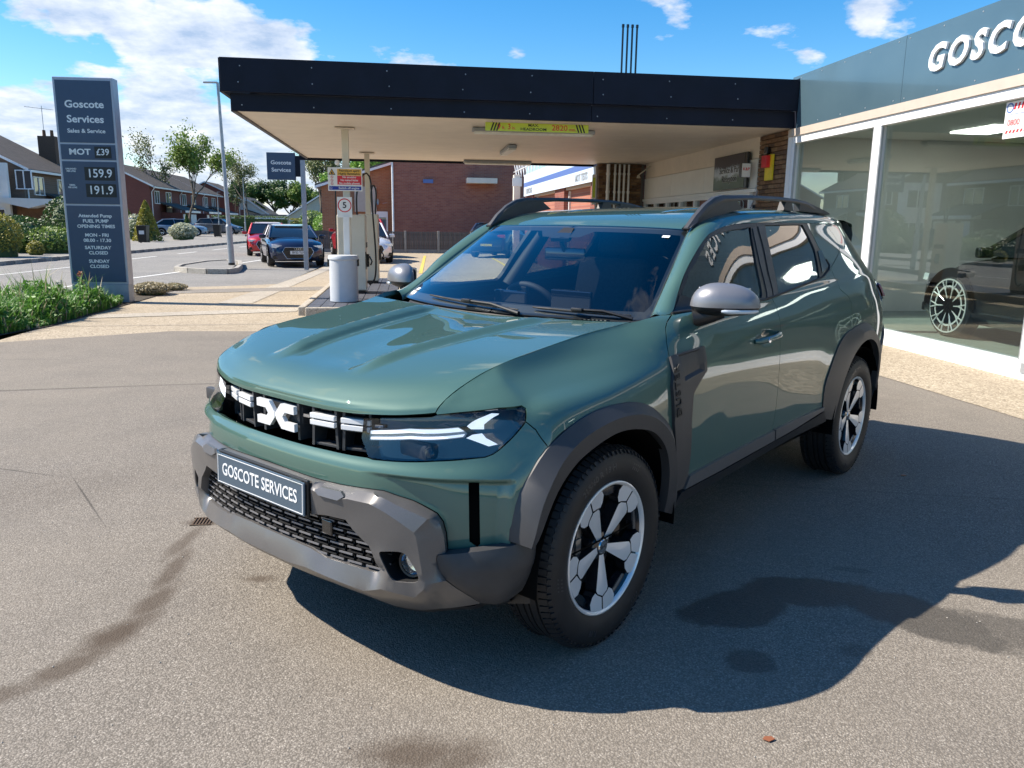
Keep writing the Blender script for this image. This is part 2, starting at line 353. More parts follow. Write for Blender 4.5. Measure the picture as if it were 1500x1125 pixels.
def tri_poly(outer,holes=(),creases=(),step=(.14,.25),grid=True):
    """constrained triangulation of a closed outline in (u,v), third value = height over the surface"""
    sc=(1/step[0],1/step[1])
    S=lambda p:(p[0]*sc[0],p[1]*sc[1])
    loops=[[S(p)+(p[2],) for p in l] for l in [outer]+list(holes)]; lines=[[S(p)+(p[2],) for p in l] for l in creases]
    # coarse
    cv=[];ce=[]
    def addp(p):
        for i,q in enumerate(cv):
            if abs(q[0]-p[0])+abs(q[1]-p[1])<1e-5: return i
        cv.append(p); return len(cv)-1
    for l in loops:
        ii=[addp(p) for p in l]; ce+= [(ii[i],ii[(i+1)%len(ii)]) for i in range(len(ii)) if ii[i]!=ii[(i+1)%len(ii)]]
    for l in lines:
        ii=[addp(p) for p in l]; ce+= [(ii[i],ii[i+1]) for i in range(len(ii)-1) if ii[i]!=ii[i+1]]
    flat=all(abs(p[2]-cv[0][2])<1e-9 for p in cv)
    if not flat:
        r=delaunay_2d_cdt([Vector(p[:2]) for p in cv],ce,[],0,1e-6)
        V2=[tuple(q) for q in r[0]]; H=[]
        for i,q in enumerate(V2):
            o=r[3][i]; H.append(cv[o[0]][2] if o else None)
        for i,h in enumerate(H):
            if h is None:
                H[i]=min(cv,key=lambda c:(c[0]-V2[i][0])**2+(c[1]-V2[i][1])**2)[2]
        T=[t for t in r[2]]
        A=np.array([[V2[t[0]]+(H[t[0]],),V2[t[1]]+(H[t[1]],),V2[t[2]]+(H[t[2]],)] for t in T if len(t)==3])
        cent=A[:,:,:2].mean(1); keep=[inside(c,loops[0]) and not any(inside(c,h) for h in loops[1:]) for c in cent]; A=A[np.array(keep)]
        def hgt(p):
            x0,y0=A[:,0,0],A[:,0,1]; x1,y1=A[:,1,0],A[:,1,1]; x2,y2=A[:,2,0],A[:,2,1]
            D=(y1-y2)*(x0-x2)+(x2-x1)*(y0-y2); D=np.where(abs(D)<1e-12,1e-12,D)
            a=((y1-y2)*(p[0]-x2)+(x2-x1)*(p[1]-y2))/D; b=((y2-y0)*(p[0]-x2)+(x0-x2)*(p[1]-y2))/D; c=1-a-b
            k=int(np.argmax(np.minimum(np.minimum(a,b),c))); return float(a[k]*A[k,0,2]+b[k]*A[k,1,2]+c[k]*A[k,2,2])
    else:
        h0=cv[0][2]; hgt=lambda p:h0
    fv=[];fe=[];fh=[]
    idx={}
    def addf(p):
        k=(round(p[0],4),round(p[1],4))
        if k not in idx: idx[k]=len(fv); fv.append((p[0],p[1])); fh.append(p[2])
        return idx[k]
    def dens(l,closed):
        out=[]
        n=len(l)
        for i in range(n if closed else n-1):
            a,b=l[i],l[(i+1)%n]; m=max(1,int(math.ceil(math.hypot(b[0]-a[0],b[1]-a[1])/1.0)))
            for k in range(m): t=k/m; out.append(tuple(a[j]+(b[j]-a[j])*t for j in range(3)))
        if not closed: out.append(l[-1])
        return out
    dl=[dens(l,True) for l in loops]; dn=[dens(l,False) for l in lines]
    segs=[]
    for l in dl:
        ii=[addf(p) for p in l]; fe+=[(ii[i],ii[(i+1)%len(ii)]) for i in range(len(ii)) if ii[i]!=ii[(i+1)%len(ii)]]
    for l in dn:
        ii=[addf(p) for p in l]; fe+=[(ii[i],ii[i+1]) for i in range(len(ii)-1) if ii[i]!=ii[i+1]]
    CREASE_EDGES.clear(); CREASE_EDGES.extend(((l[i][0]/sc[0],l[i][1]/sc[1]),(l[i+1][0]/sc[0],l[i+1][1]/sc[1])) for l in dn for i in range(len(l)-1))
    segs=[(fv[a],fv[b]) for a,b in fe]
    if grid:
        SA=np.array([a for a,b in segs]); SB=np.array([b for a,b in segs]); DB=SB-SA; LL=np.maximum((DB**2).sum(1),1e-12)
        x0=min(p[0] for p in loops[0]); x1=max(p[0] for p in loops[0]); y0=min(p[1] for p in loops[0]); y1=max(p[1] for p in loops[0])
        x=math.floor(x0)+.5
        while x<x1:
            y=math.floor(y0)+.5
            while y<y1:
                if inside((x,y),loops[0]) and not any(inside((x,y),h) for h in loops[1:]):
                    q=np.array((x,y))-SA; t=np.clip((q*DB).sum(1)/LL,0,1); d=np.sqrt(((q-DB*t[:,None])**2).sum(1)).min()
                    if d>.42: fv.append((x,y)); fh.append(hgt((x,y)))
                y+=1
            x+=1
    r=delaunay_2d_cdt([Vector(p) for p in fv],fe,[],0,1e-6)
    V2=[(q.x,q.y) for q in r[0]]; H=[fh[r[3][i][0]] if r[3][i] else hgt(V2[i]) for i in range(len(V2))]
    F=[]
    for t in r[2]:
        t=list(t)
        if len(t)<3: continue
        c=(sum(V2[i][0] for i in t)/len(t),sum(V2[i][1] for i in t)/len(t))
        if inside(c,loops[0]) and not any(inside(c,h) for h in loops[1:]):
            if area([V2[i] for i in t])<0: t=t[::-1]
            if abs(area([V2[i] for i in t]))>1e-5: F.append(t)
    used=sorted({i for t in F for i in t}); mp={o:n for n,o in enumerate(used)}
    return [(V2[i][0]/sc[0],V2[i][1]/sc[1]) for i in used],[H[i] for i in used],[[mp[i] for i in t] for t in F]
SHARP=[]
def panel_geo(outer,holes=(),creases=(),step=(.14,.25),f=None,flange=.02,gap=.0018,relief=False,noflange=None):
    """-> verts, faces, normals (or None); open edges get a turned-in flange"""
    f=f or Wd
    uv,H,F=tri_poly(outer,holes,creases,step)
    U=np.array([p[0] for p in uv]); Vv=np.array([p[1] for p in uv]); H=np.array(H)
    P=f(U,Vv,H); Nn=nrm(lambda a,b:f(a,b,0),U,Vv)
    cnt={}
    for t in F:
        for i in range(len(t)):
            e=(t[i],t[(i+1)%len(t)]); cnt[e]=cnt.get(e,0)+1
    be=[e for e in cnt if (e[1],e[0]) not in cnt]
    P2=P.copy(); acc=np.zeros_like(P)
    for a,b in be:
        if noflange and noflange(U[a],Vv[a]) and noflange(U[b],Vv[b]): continue
        t=P[b]-P[a]; t=t/max(np.linalg.norm(t),1e-9)
        for k in (a,b):
            acc[k]+=np.cross(Nn[k],t)
    L=np.linalg.norm(acc,axis=1,keepdims=True); P2=P+np.where(L>1e-6,acc/np.maximum(L,1e-6),0)*gap
    SHARP.clear()
    if relief and CREASE_EDGES:
        kd={(round(float(a),4),round(float(b),4)):i for i,(a,b) in enumerate(uv)}
        for a,b in CREASE_EDGES:
            i=kd.get((round(a[0],4),round(a[1],4))); j=kd.get((round(b[0],4),round(b[1],4)))
            if i is not None and j is not None: SHARP.append((tuple(P2[i]),tuple(P2[j])))
    V=[tuple(p) for p in P2]; NN=[tuple(n) for n in Nn]; FF=[list(t) for t in F]
    if flange:
        mp={}
        for a,b in be:
            if noflange and noflange(U[a],Vv[a]) and noflange(U[b],Vv[b]): continue
            q=[]
            t=P[b]-P[a]; t=t/max(np.linalg.norm(t),1e-9)
            base=len(V); out=-np.cross(Nn[a],t); out2=-np.cross(Nn[b],t)
            V+=[tuple(P2[a]),tuple(P2[b]),tuple(P2[b]-Nn[b]*flange),tuple(P2[a]-Nn[a]*flange)]
            NN+=[tuple(out),tuple(out2),tuple(out2),tuple(out)]
            FF.append([base+1,base,base+3,base+2])
    return V,FF,(None if relief else NN)
def mesh_from(name,geos,mat,parent,ang=28,sharp=None):
    """geos: list of (V,F,N,mirror)"""
    V=[];F=[];N=[];hasn=True
    for (v,f,n,mir) in geos:
        o=len(V)
        if mir: v=[(-p[0],p[1],p[2]) for p in v]; f=[list(reversed(q)) for q in f]; n=[(-p[0],p[1],p[2]) for p in n] if n else None
        V+=v; F+=[tuple(i+o for i in q) for q in f]
        if n is None: hasn=False
        else: N+=n
    me=bpy.data.meshes.new(name); me.from_pydata([tuple(map(float,p)) for p in V],[],F)
    for m in (mat if isinstance(mat,(list,tuple)) else [mat]): me.materials.append(m)
    me.polygons.foreach_set('use_smooth',[True]*len(me.polygons)); me.update()
    if hasn and len(N)==len(me.vertices): me.normals_split_custom_set_from_vertices([tuple(map(float,n)) for n in N])
    else:
        bm=bmesh.new(); bm.from_mesh(me); bmesh.ops.remove_doubles(bm,verts=bm.verts,dist=1e-5); bm.to_mesh(me); bm.free()
        me.set_sharp_from_angle(angle=R(ang))
        if sharp:
            ks=set()
            for a,b in sharp:
                for s in (1,-1): ks.add((round((a[0]+b[0])/2*s,3),round((a[1]+b[1])/2,3),round((a[2]+b[2])/2,3)))
            at=me.attributes.get('sharp_edge') or me.attributes.new('sharp_edge','BOOLEAN','EDGE')
            for e in me.edges:
                p=(me.vertices[e.vertices[0]].co+me.vertices[e.vertices[1]].co)/2
                if (round(p.x,3),round(p.y,3),round(p.z,3)) in ks: at.data[e.index].value=True
    return link(name,me,parent)
def pair(name,geo,mat,parent,ang=28,labels=None):
    a=mesh_from(name,[(*geo,False)],mat,parent,ang); b=mesh_from(name,[(*geo,True)],mat,parent,ang)
    if labels: a['label'],b['label']=labels
    return a,b
def both(name,geo,mat,parent,ang=28,sharp=None): return mesh_from(name,[(*geo,False),(*geo,True)],mat,parent,ang,sharp)
def sym(geo,mir):
    v,f,n=geo
    if mir: return [(-p[0],p[1],p[2]) for p in v],[list(reversed(q)) for q in f],([(-p[0],p[1],p[2]) for p in n] if n else None)
    return geo
def resamp(c,n,smooth=True):
    c=np.array(c,float)
    if smooth and len(c)>2:
        pp=np.concatenate([[2*c[0]-c[1]],c,[2*c[-1]-c[-2]]]); out=[]
        for i in range(len(c)-1):
            t=np.linspace(0,1,12,endpoint=False); w=cr(t)
            out.append(w[:,0:1]*pp[i]+w[:,1:2]*pp[i+1]+w[:,2:3]*pp[i+2]+w[:,3:4]*pp[i+3])
        c=np.concatenate(out+[c[-1:]])
    L=np.concatenate([[0],np.cumsum(np.linalg.norm(np.diff(c,axis=0),axis=1))]); s=np.linspace(0,L[-1],n)
    return np.stack([np.interp(s,L,c[:,k]) for k in range(3)],1)
def loft_geo(curves,n=None,flip=False,closed=False):
    if n: curves=[resamp(c,n) for c in curves]
    V=np.concatenate([np.array(c,float) for c in curves]); n=len(curves[0]); F=[]
    m=len(curves)
    for i in range(m if closed else m-1):
        for k in range(n-1):
            a=i*n+k; b=((i+1)%m)*n+k; q=[a,a+1,b+1,b]; F.append(q[::-1] if flip else q)
    return [tuple(p) for p in V],F,None
O=lambda k,d=None:[(p[0],p[1],p[2] if d is None else d) for p in OUT[k]]
def setd(l,d): return [(p[0],p[1],d) for p in l]
def Pt(u,v,d=0): return Wd(u,v,d)[0]
# ------------------------------------------------------------------ hero car materials
def car_mats():
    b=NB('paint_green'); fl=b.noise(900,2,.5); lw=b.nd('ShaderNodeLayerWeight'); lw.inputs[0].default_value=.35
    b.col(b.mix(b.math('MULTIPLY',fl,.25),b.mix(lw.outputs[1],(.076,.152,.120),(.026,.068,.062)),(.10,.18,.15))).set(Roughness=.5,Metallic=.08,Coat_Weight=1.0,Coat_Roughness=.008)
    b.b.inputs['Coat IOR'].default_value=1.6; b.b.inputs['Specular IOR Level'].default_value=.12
    b=NB('plastic_dark'); b.col(b.ramp(b.noise(14,4,.6),[(.3,(.030,.031,.034)),(.7,(.042,.043,.047))])).set(Roughness=.52).bump(b.noise(700,2,.6),.25,.0006)
    b=NB('plastic_black'); b.col((.012,.012,.013)).set(Roughness=.45).bump(b.noise(500,2,.6),.2,.0006)
    b=NB('bumper_grey'); b.col(b.ramp(b.noise(1100,3,.6),[(.3,(.10,.095,.094)),(.62,(.14,.134,.132)),(.75,(.22,.21,.20))])).set(Roughness=.34,Metallic=.25,Coat_Weight=.25,Coat_Roughness=.25).bump(b.noise(900,2,.6),.15,.0005)
    simple('arch_grey',(.040,.040,.043),.5,noise_=.08,bump=.15,bscale=600)
    simple('silver_satin',(.24,.24,.255),.36,.45,noise_=.03,coat=.15)
    simple('gloss_black',(.006,.006,.007),.07,noise_=.02,coat=1)
    simple('rubber_seal',(.01,.01,.01),.6,noise_=.05)
    simple('matt_void',(.002,.002,.002),.95,noise_=.02,spec=.1)
    b=NB('chrome_white'); b.col((.80,.81,.82)).set(Roughness=.28,Metallic=.1,Coat_Weight=.5,Coat_Roughness=.08)
    b=NB('plastic_chrome'); b.col((.62,.63,.65)).set(Roughness=.14,Metallic=.9)
    b=NB('tyre_rubber'); b.col(b.ramp(b.noise(22,5,.6),[(.3,(.007,.007,.008)),(.7,(.013,.013,.015))])).set(Roughness=.6).bump(b.noise(300,2,.5),.15,.0008)
    simple('tyre_lettering',(.035,.035,.038),.42,noise_=.05)
    simple('machined_alloy',(.86,.85,.84),.30,.35,noise_=.03,coat=.5)
    simple('wheel_black',(.012,.012,.014),.16,noise_=.03,coat=.8)
    simple('brake_metal',(.22,.21,.20),.4,.7)
    # thin glass: tinted see-through plus mirror reflection by angle
    def glass(name,tint,ior=1.5,gain=1.7,rough=0.0,base=.0):
        b=NB(name); b.N.remove(b.b); tr=b.nd('ShaderNodeBsdfTransparent'); tr.inputs[0].default_value=(*tint,1)
        gl=b.nd('ShaderNodeBsdfGlossy'); gl.inputs['Roughness'].default_value=rough; gl.inputs[0].default_value=(1,1,1,1)
        ge=b.nd('ShaderNodeNewGeometry'); dp=b.nd('ShaderNodeVectorMath',operation='DOT_PRODUCT'); b.L.new(ge.outputs['Normal'],dp.inputs[0]); b.L.new(ge.outputs['Incoming'],dp.inputs[1])
        f0=((ior-1)/(ior+1))**2; fz=b.math('ADD',b.math('MULTIPLY',b.math('POWER',b.math('SUBTRACT',1,b.math('ABSOLUTE',dp.outputs['Value']),None,True),5),1-f0),f0); mx=b.nd('ShaderNodeMixShader')
        b.L.new(b.math('ADD',b.math('MULTIPLY',fz,gain),base,None,True),mx.inputs[0]); b.L.new(tr.outputs[0],mx.inputs[1]); b.L.new(gl.outputs[0],mx.inputs[2]); b.L.new(mx.outputs[0],b.out.inputs[0])
        return b.m
    glass('glass_windscreen',(.80,.88,.92),1.52,1.9); glass('glass_side',(.72,.80,.78),1.52,1.7); glass('glass_privacy',(.09,.10,.10),1.52,2.0)
    glass('glass_clear',(.93,.95,.94),1.45,1.4); glass('glass_showroom',(.80,.86,.84),1.5,2.0); glass('glass_house',(.35,.42,.44),1.5,2.4); glass('lamp_lens',(.88,.90,.92),1.5,1.3)
    b=NB('led_strip_sunlit'); b.col((.9,.93,.97)).set(Roughness=.25,Emission_Strength=.45,Emission_Color=(.85,.92,1.0))  # faint glow added for sunlit white behind the lens; the strips are unlit
    b=NB('tail_red'); b.col((.35,.01,.01)).set(Roughness=.08,Coat_Weight=1.0)
    simple('plate_blue',(.055,.088,.125),.35,noise_=.03,coat=.4); simple('white_print',(.78,.79,.80),.4,noise_=.02)
    simple('interior_dark',(.018,.019,.021),.7); simple('seat_fabric',(.05,.053,.057),.9,noise_=.2,nscale=60); simple('seat_light',(.17,.19,.19),.8)
    simple('headliner',(.28,.28,.27),.9)
    simple('fog_reflector',(.7,.72,.75),.12,.9)
car_mats()
# ================================================================== setting
def sheet(name,poly,z,mat,kind='structure'):
    o=pymesh(name,[(x,y,z) for x,y in poly],[tuple(range(len(poly)))] if area(poly)>0 else [tuple(range(len(poly)-1,-1,-1))],mat)
    if kind: o['kind']=kind
    return o
def blob(b,vec,cx,cy,rx,ry,rot=0,soft=.25,warp=None):
    """soft-edged patch of a stain: 1 inside, 0 outside"""
    m=b.nd('ShaderNodeMapping'); m.vector_type='TEXTURE'; m.inputs['Location'].default_value=(cx,cy,0); m.inputs['Rotation'].default_value=(0,0,rot); m.inputs['Scale'].default_value=(rx,ry,1)
    b.L.new(vec,m.inputs[0]); l=b.nd('ShaderNodeVectorMath',operation='LENGTH'); s=b.nd('ShaderNodeVectorMath',operation='MULTIPLY'); s.inputs[1].default_value=(1,1,0); b.L.new(m.outputs[0],s.inputs[0]); b.L.new(s.outputs[0],l.inputs[0])
    d=l.outputs['Value']
    if warp is not None: d=b.math('ADD',d,warp)
    return b.math('DIVIDE',b.math('SUBTRACT',1+soft,d),soft*2,None,True)
def asphalt(name,base,stone,warm=(.02,.01,0),scale=1.0,stains=True,bump=.42):
    b=NB(name); v=b.coord()
    n1=b.noise(.35,6,.6); n2=b.noise(2.2,6,.62); n3=b.noise(140*scale,4,.65)
    vo=b.voro(170*scale,out='Color'); vd=b.voro(170*scale,out='Distance')
    sp=b.nd('ShaderNodeSeparateColor'); b.L.new(vo,sp.inputs[0])
    c=b.ramp(sp.outputs[0],[(0,tuple(x*.62 for x in base)),(.35,base),(.80,tuple(x*1.2 for x in base)),(.95,stone),(1,tuple(min(1,x*1.25) for x in stone))])
    c=b.mix(b.math('MULTIPLY',b.math('GREATER_THAN',vd,.55),.7),c,tuple(x*.30 for x in base))
    c=b.mix(b.math('MULTIPLY',b.math('SUBTRACT',n3,.45,None,True),1.3,None,True),c,tuple(x*.45 for x in base))
    c=b.mix(b.ramp(n1,[(.3,(0,0,0)),(.70,(.55,.55,.55))]),c,tuple(min(1,x*1.15+w) for x,w in zip(base,(.03,.02,.0))))
    c=b.mix(b.ramp(n2,[(.45,(0,0,0)),(.72,(.30,.30,.30))]),c,tuple(x*.62 for x in base))
    rough=.93
    if stains:
        w=b.math('MULTIPLY',b.math('SUBTRACT',b.noise(3.2,5,.6),.5),1.5); w2=b.math('MULTIPLY',b.math('SUBTRACT',b.noise(7,5,.6),.5),1.6)
        wet=None
        for a in STAINS_WET:
            t=blob(b,v,*a[:5],soft=.10,warp=w); t=b.math('MULTIPLY',t,a[5]); wet=t if wet is None else b.math('MAXIMUM',wet,t)
        dry=None
        for a in STAINS_OLD:
            t=blob(b,v,*a[:5],soft=.5,warp=w2); t=b.math('MULTIPLY',t,a[5]); dry=t if dry is None else b.math('MAXIMUM',dry,t)
        c=b.mix(b.math('MULTIPLY',dry,.80),c,tuple(x*f for x,f in zip(base,(.33,.27,.22)))); c=b.mix(b.math('MULTIPLY',wet,.70),c,tuple(x*.16 for x in base))
        # long cracks and joints
        for (ax,ay,bx,by,wd,st) in CRACKS:
            L=math.hypot(bx-ax,by-ay); t=blob(b,v,(ax+bx)/2,(ay+by)/2,L/2,wd,math.atan2(by-ay,bx-ax),soft=.4,warp=b.math('MULTIPLY',w2,.5)); c=b.mix(b.math('MULTIPLY',t,st),c,tuple(x*.22 for x in base))
        rr=b.math('SUBTRACT',.93,b.math('MULTIPLY',wet,.28)); b.set(Roughness=rr)
    else: b.set(Roughness=rough)
    b.col(c)
    b.bump(b.math('ADD',b.math('MULTIPLY',vd,-1.0),b.math('MULTIPLY',n3,.8)),bump,.006/scale)
    b.b.inputs['Specular IOR Level'].default_value=.35
    return b.m
STAINS_WET=[(1.28,2.72,.26,.13,R(25),1),(1.62,2.80,.30,.13,R(-12),1),(1.95,2.55,.30,.15,R(-52),1),(2.20,2.42,.22,.13,R(-25),.8),(2.38,2.33,.13,.10,R(10),.7),(1.15,2.33,.10,.08,0,.8),(1.55,2.36,.06,.05,0,.5),(1.92,2.98,.10,.03,R(-20),.5),(.9,2.9,.05,.04,0,.4)]
STAINS_OLD=[(-1.03,3.60,.20,.035,R(82),.75),(-1.0,3.28,.20,.04,R(88),.9),(-.99,3.0,.14,.05,R(80),.95),(-1.05,2.74,.17,.065,R(62),1.15),(-1.14,2.54,.14,.05,R(50),.95),(-1.27,2.40,.14,.05,R(35),.8),(-1.42,2.31,.16,.06,R(25),.6),(.02,1.97,.17,.07,R(0),1.0),(.12,1.93,.10,.05,R(10),.9),(-.62,3.16,.06,.035,0,.9),(2.6,2.0,.7,.2,R(20),.25),(.6,3.3,.9,.5,R(40),.35),(-2.5,4.2,1.2,.3,R(20),.2),(3.4,6.0,.9,.5,R(40),.25),(-1.0,3.84,.09,.045,0,1.3)]
CRACKS=[(-3.2,5.2,-1.9,4.6,.006,.7),(-1.9,4.6,-1.5,3.9,.005,.7),(2.2,1.5,3.4,2.2,.006,.6),(3.4,2.2,3.9,3.3,.005,.6),(-6.5,6.75,-2.2,7.28,.035,.55),(-2.2,7.28,.6,7.5,.03,.4),(-9,9.3,-3.5,8.7,.02,.25),(1,4.4,6.0,3.0,.012,.2)]
asphalt('forecourt_asphalt',(.232,.205,.175),(.37,.335,.29))
asphalt('road_asphalt',(.26,.25,.235),(.42,.40,.37),scale=.5,stains=False,bump=.3)
def concrete(name,a,c2,joint,jx=3.0,jy=3.0):
    b=NB(name); n1=b.noise(.5,6,.65); n2=b.noise(6,6,.6); vo=b.voro(70,out='Color'); sp=b.nd('ShaderNodeSeparateColor'); b.L.new(vo,sp.inputs[0])
    c=b.ramp(sp.outputs[0],[(0,tuple(x*.55 for x in a)),(.4,a),(.85,c2),(1,tuple(min(1,x*1.3) for x in c2))])
    c=b.mix(b.ramp(n1,[(.35,(0,0,0)),(.7,(.6,.6,.6))]),c,tuple(x*.72 for x in a)); c=b.mix(b.ramp(n2,[(.5,(0,0,0)),(.75,(.45,.45,.45))]),c,c2)
    b.col(c).set(Roughness=.92); b.bump(b.math('ADD',n2,b.math('MULTIPLY',sp.outputs[0],.6)),.35,.005); return b.m
concrete('concrete_brown',(.37,.30,.21),(.50,.42,.31),None); concrete('concrete_pale',(.42,.37,.30),(.50,.45,.37),None); concrete('concrete_patch',(.22,.195,.165),(.32,.29,.25),None)
concrete('pavement_mat',(.25,.235,.21),(.32,.30,.27),None); concrete('kerb_mat',(.38,.35,.30),(.46,.43,.38),None)
b=NB('grass_ground'); b.col(b.ramp(b.noise(3,7,.7),[(.3,(.035,.05,.018)),(.55,(.07,.10,.03)),(.75,(.13,.13,.05))])).set(Roughness=.95).bump(b.noise(40,5,.7),.6,.03)
b=NB('soil'); b.col(b.ramp(b.noise(12,7,.7),[(.3,(.03,.022,.015)),(.7,(.10,.08,.055))])).set(Roughness=.95).bump(b.noise(60,5,.7),.6,.02)
simple('white_paint',(.80,.79,.76),.45,noise_=.04,nscale=3); simple('cream_paint',(.80,.71,.60),.5,noise_=.06,nscale=2.5); simple('line_paint',(.72,.71,.66),.7,noise_=.25,nscale=25); simple('yellow_paint',(.62,.47,.10),.7,noise_=.25,nscale=20)
simple('upvc_white',(.82,.83,.84),.3,noise_=.03,nscale=2); simple('navy_fascia',(.0065,.0085,.018),.6,noise_=.25,nscale=3,spec=.25); simple('sign_blue',(.030,.058,.118),.4,noise_=.05,coat=.1); simple('sign_frame',(.36,.38,.45),.35,.3,noise_=.05)
b=NB('fascia_blue'); b.col(b.ramp(b.noise(1.2,4,.5),[(.3,(.060,.105,.135)),(.7,(.075,.125,.155))])).set(Roughness=.22,Coat_Weight=.5,Coat_Roughness=.06)
simple('beige_panel',(.50,.42,.35),.5,noise_=.05); simple('black_gloss_box',(.01,.01,.012),.2); simple('black_hose',(.01,.01,.01),.4); simple('galv',(.36,.38,.40),.45,.4); simple('grey_metal',(.30,.33,.38),.45,.2)
simple('bin_grey',(.50,.53,.57),.5,noise_=.04); simple('pump_cream',(.66,.62,.52),.38,noise_=.05,nscale=3,coat=.3); simple('tile_slate',(.075,.08,.10),.6,noise_=.3,nscale=9)
simple('red_print',(.62,.02,.03),.4); simple('blue_print',(.01,.03,.30),.4); simple('amber_print',(.75,.42,.06),.4); simple('green_print',(.0,.22,.12),.4); simple('black_print',(.012,.012,.012),.5); simple('lime_sign',(.56,.68,.06),.4,noise_=.03); simple('yellow_print',(.78,.60,.03),.4)
simple('pale_blue_board',(.62,.74,.88),.4,noise_=.04); simple('mid_blue_board',(.10,.17,.42),.4,noise_=.05); simple('fence_wood',(.13,.115,.105),.85,noise_=.3,nscale=5); simple('fence_post_conc',(.30,.28,.25),.9)
simple('light_panel',(.85,.85,.8),.5); simple('wood_brown',(.16,.075,.035),.5,noise_=.3,nscale=3); simple('mortar',(.20,.17,.14),.95); simple('lead_grey',(.10,.10,.11),.6)
for i,c in enumerate([(.20,.115,.065),(.155,.085,.05),(.24,.15,.085),(.115,.07,.048)]): simple('brick_clay_%s'%['tan','brown','buff','dark'][i],c,.9,noise_=.2,nscale=14,bump=.5,bscale=120)
brick_mat('brick_red',(.40,.155,.10),(.27,.09,.065),(.30,.24,.20),wear=.35); brick_mat('brick_orange',(.42,.19,.09),(.33,.13,.065),(.34,.27,.20)); brick_mat('brick_terrace',(.20,.062,.045),(.15,.045,.035),(.17,.12,.10)); brick_mat('brick_brown',(.20,.135,.09),(.15,.095,.065),(.19,.15,.12)); brick_mat('brick_terrace_side',(.20,.062,.045),(.15,.045,.035),(.17,.12,.10),axis='yz'); brick_mat('brick_red_side',(.27,.085,.055),(.19,.055,.042),(.22,.17,.14),axis='yz')
def tiles(name,c):
    b=NB(name); w=b.nd('ShaderNodeTexWave',wave_type='BANDS',bands_direction='Z'); w.inputs['Scale'].default_value=3.4; w.inputs['Distortion'].default_value=.3; b.L.new(b.coord(),w.inputs[0]); n=b.noise(2.2,6,.65)
    w2=b.nd('ShaderNodeTexWave',wave_type='BANDS',bands_direction='Y'); w2.inputs['Scale'].default_value=2.2; b.L.new(b.coord(),w2.inputs[0])
    c1=b.ramp(n,[(.3,tuple(x*.7 for x in c)),(.7,tuple(x*1.3 for x in c))]); b.col(b.mix(b.math('MULTIPLY',b.math('ADD',w.outputs[1],w2.outputs[1]),.22),c1,tuple(x*.4 for x in c))).set(Roughness=.9); b.bump(b.math('ADD',w.outputs[1],b.math('MULTIPLY',w2.outputs[1],.5)),.7,.05); return b.m
tiles('roof_tile_brown',(.085,.070,.060)); tiles('roof_tile_grey',(.11,.105,.10))
# ---- sheets
RD=lambda y:.06*(y-23)
sheet('ground',[(-900,-900),(900,-900),(900,900),(-900,900)],-.16,M('grass_ground'))
near_edge=[(-30,9.0),(-12,9.6),(-4.9,9.95),(-3.1,10.95),(-1.98,10.9),(1.5,10.95),(6.3,11.0)]
sheet('forecourt',[(-30,-14),(22,-14),(22,11.4),(6.3,11.0)]+near_edge[::-1][1:],0,M('forecourt_asphalt'))
sheet('concrete_apron',[(-4.9,9.7),(1.5,10.7),(6.3,10.8),(6.3,20.3),(4.9,20.3),(4.9,45),(-4.2,45),(-3.2,37),(-2.7,27),(-2.86,22.2),(-3.03,19.3),(-4.1,18.6),(-4.93,18.3)],-.004,M('concrete_brown'))
sheet('concrete_strip',[(-3.35,14.7),(-2.75,14.7),(-2.30,26.5),(-2.62,26.5),(-2.80,22.2)],.002,M('concrete_pale'))
sheet('concrete_strip',[(-4.8,16.6),(-1.7,17.6),(-1.7,18.6),(-4.8,17.5)],.0025,M('concrete_patch'))
sheet('concrete_strip',[(-4.7,12.4),(-1.8,13.3),(-1.8,13.9),(-4.7,12.9)],.003,M('concrete_pale'))
sheet('wall_apron',[(5.05,-2),(6.2,-2),(6.2,12.3),(4.2,11.2),(4.7,8.5)],.004,M('concrete_brown'))
sheet('tar_joint',[(-4.9,11.45),(6.2,12.2),(6.2,12.215),(-4.9,11.465)],.0045,M('lead_grey'))
sheet('tar_joint',[(-4.9,15.9),(-1.7,16.5),(-1.7,16.515),(-4.9,15.915)],.0045,M('lead_grey'))
sheet('parking_line',[(.36,23.5),(.47,23.5),(.90,36.2),(.79,36.2)],.005,M('yellow_paint')); sheet('parking_line',[(3.3,23.5),(3.41,23.5),(3.84,36.2),(3.73,36.2)],.005,M('yellow_paint'))
ys=list(np.linspace(-30,260,60))
sheet('road',[(-13.0+RD(y),y) for y in (-40,300)][::1]+[(-4.6+RD(y),y) for y in (300,)]+[(2.4,300)]+[(-1.5,60),(-2.2,37),(-2.7,27),(-2.86,22.2),(-3.03,19.3),(-4.1,18.6),(-4.9,18.2),(-6.6,15.2),(-7.9,10),(-8.5,-40)],-.05,M('road_asphalt'))
def line(x0,y0,x1,y1,w,name='road_line',mat='line_paint'):
    d=Vector((x1-x0,y1-y0)).normalized(); n=Vector((-d.y,d.x))*w/2
    return sheet(name,[(x0+n.x,y0+n.y),(x0-n.x,y0-n.y),(x1-n.x,y1-n.y),(x1+n.x,y1+n.y)],-.045,M(mat))
line(-11.4,14,-10.35,27.5,.10)
for k in range(9): y=32.2+k*5.2; line(-10.42+RD(y)-RD(32.2),y,-10.42+RD(y+2.6)-RD(32.2),y+2.6,.12)
line(-7.6,18.5,-6.45,25.2,.13); line(-6.0,28.5,-5.4,34,.12)
for k in range(5): line(-5.3+k*.1,36+k*3.5,-5.2+k*.1,37.5+k*3.5,.12)
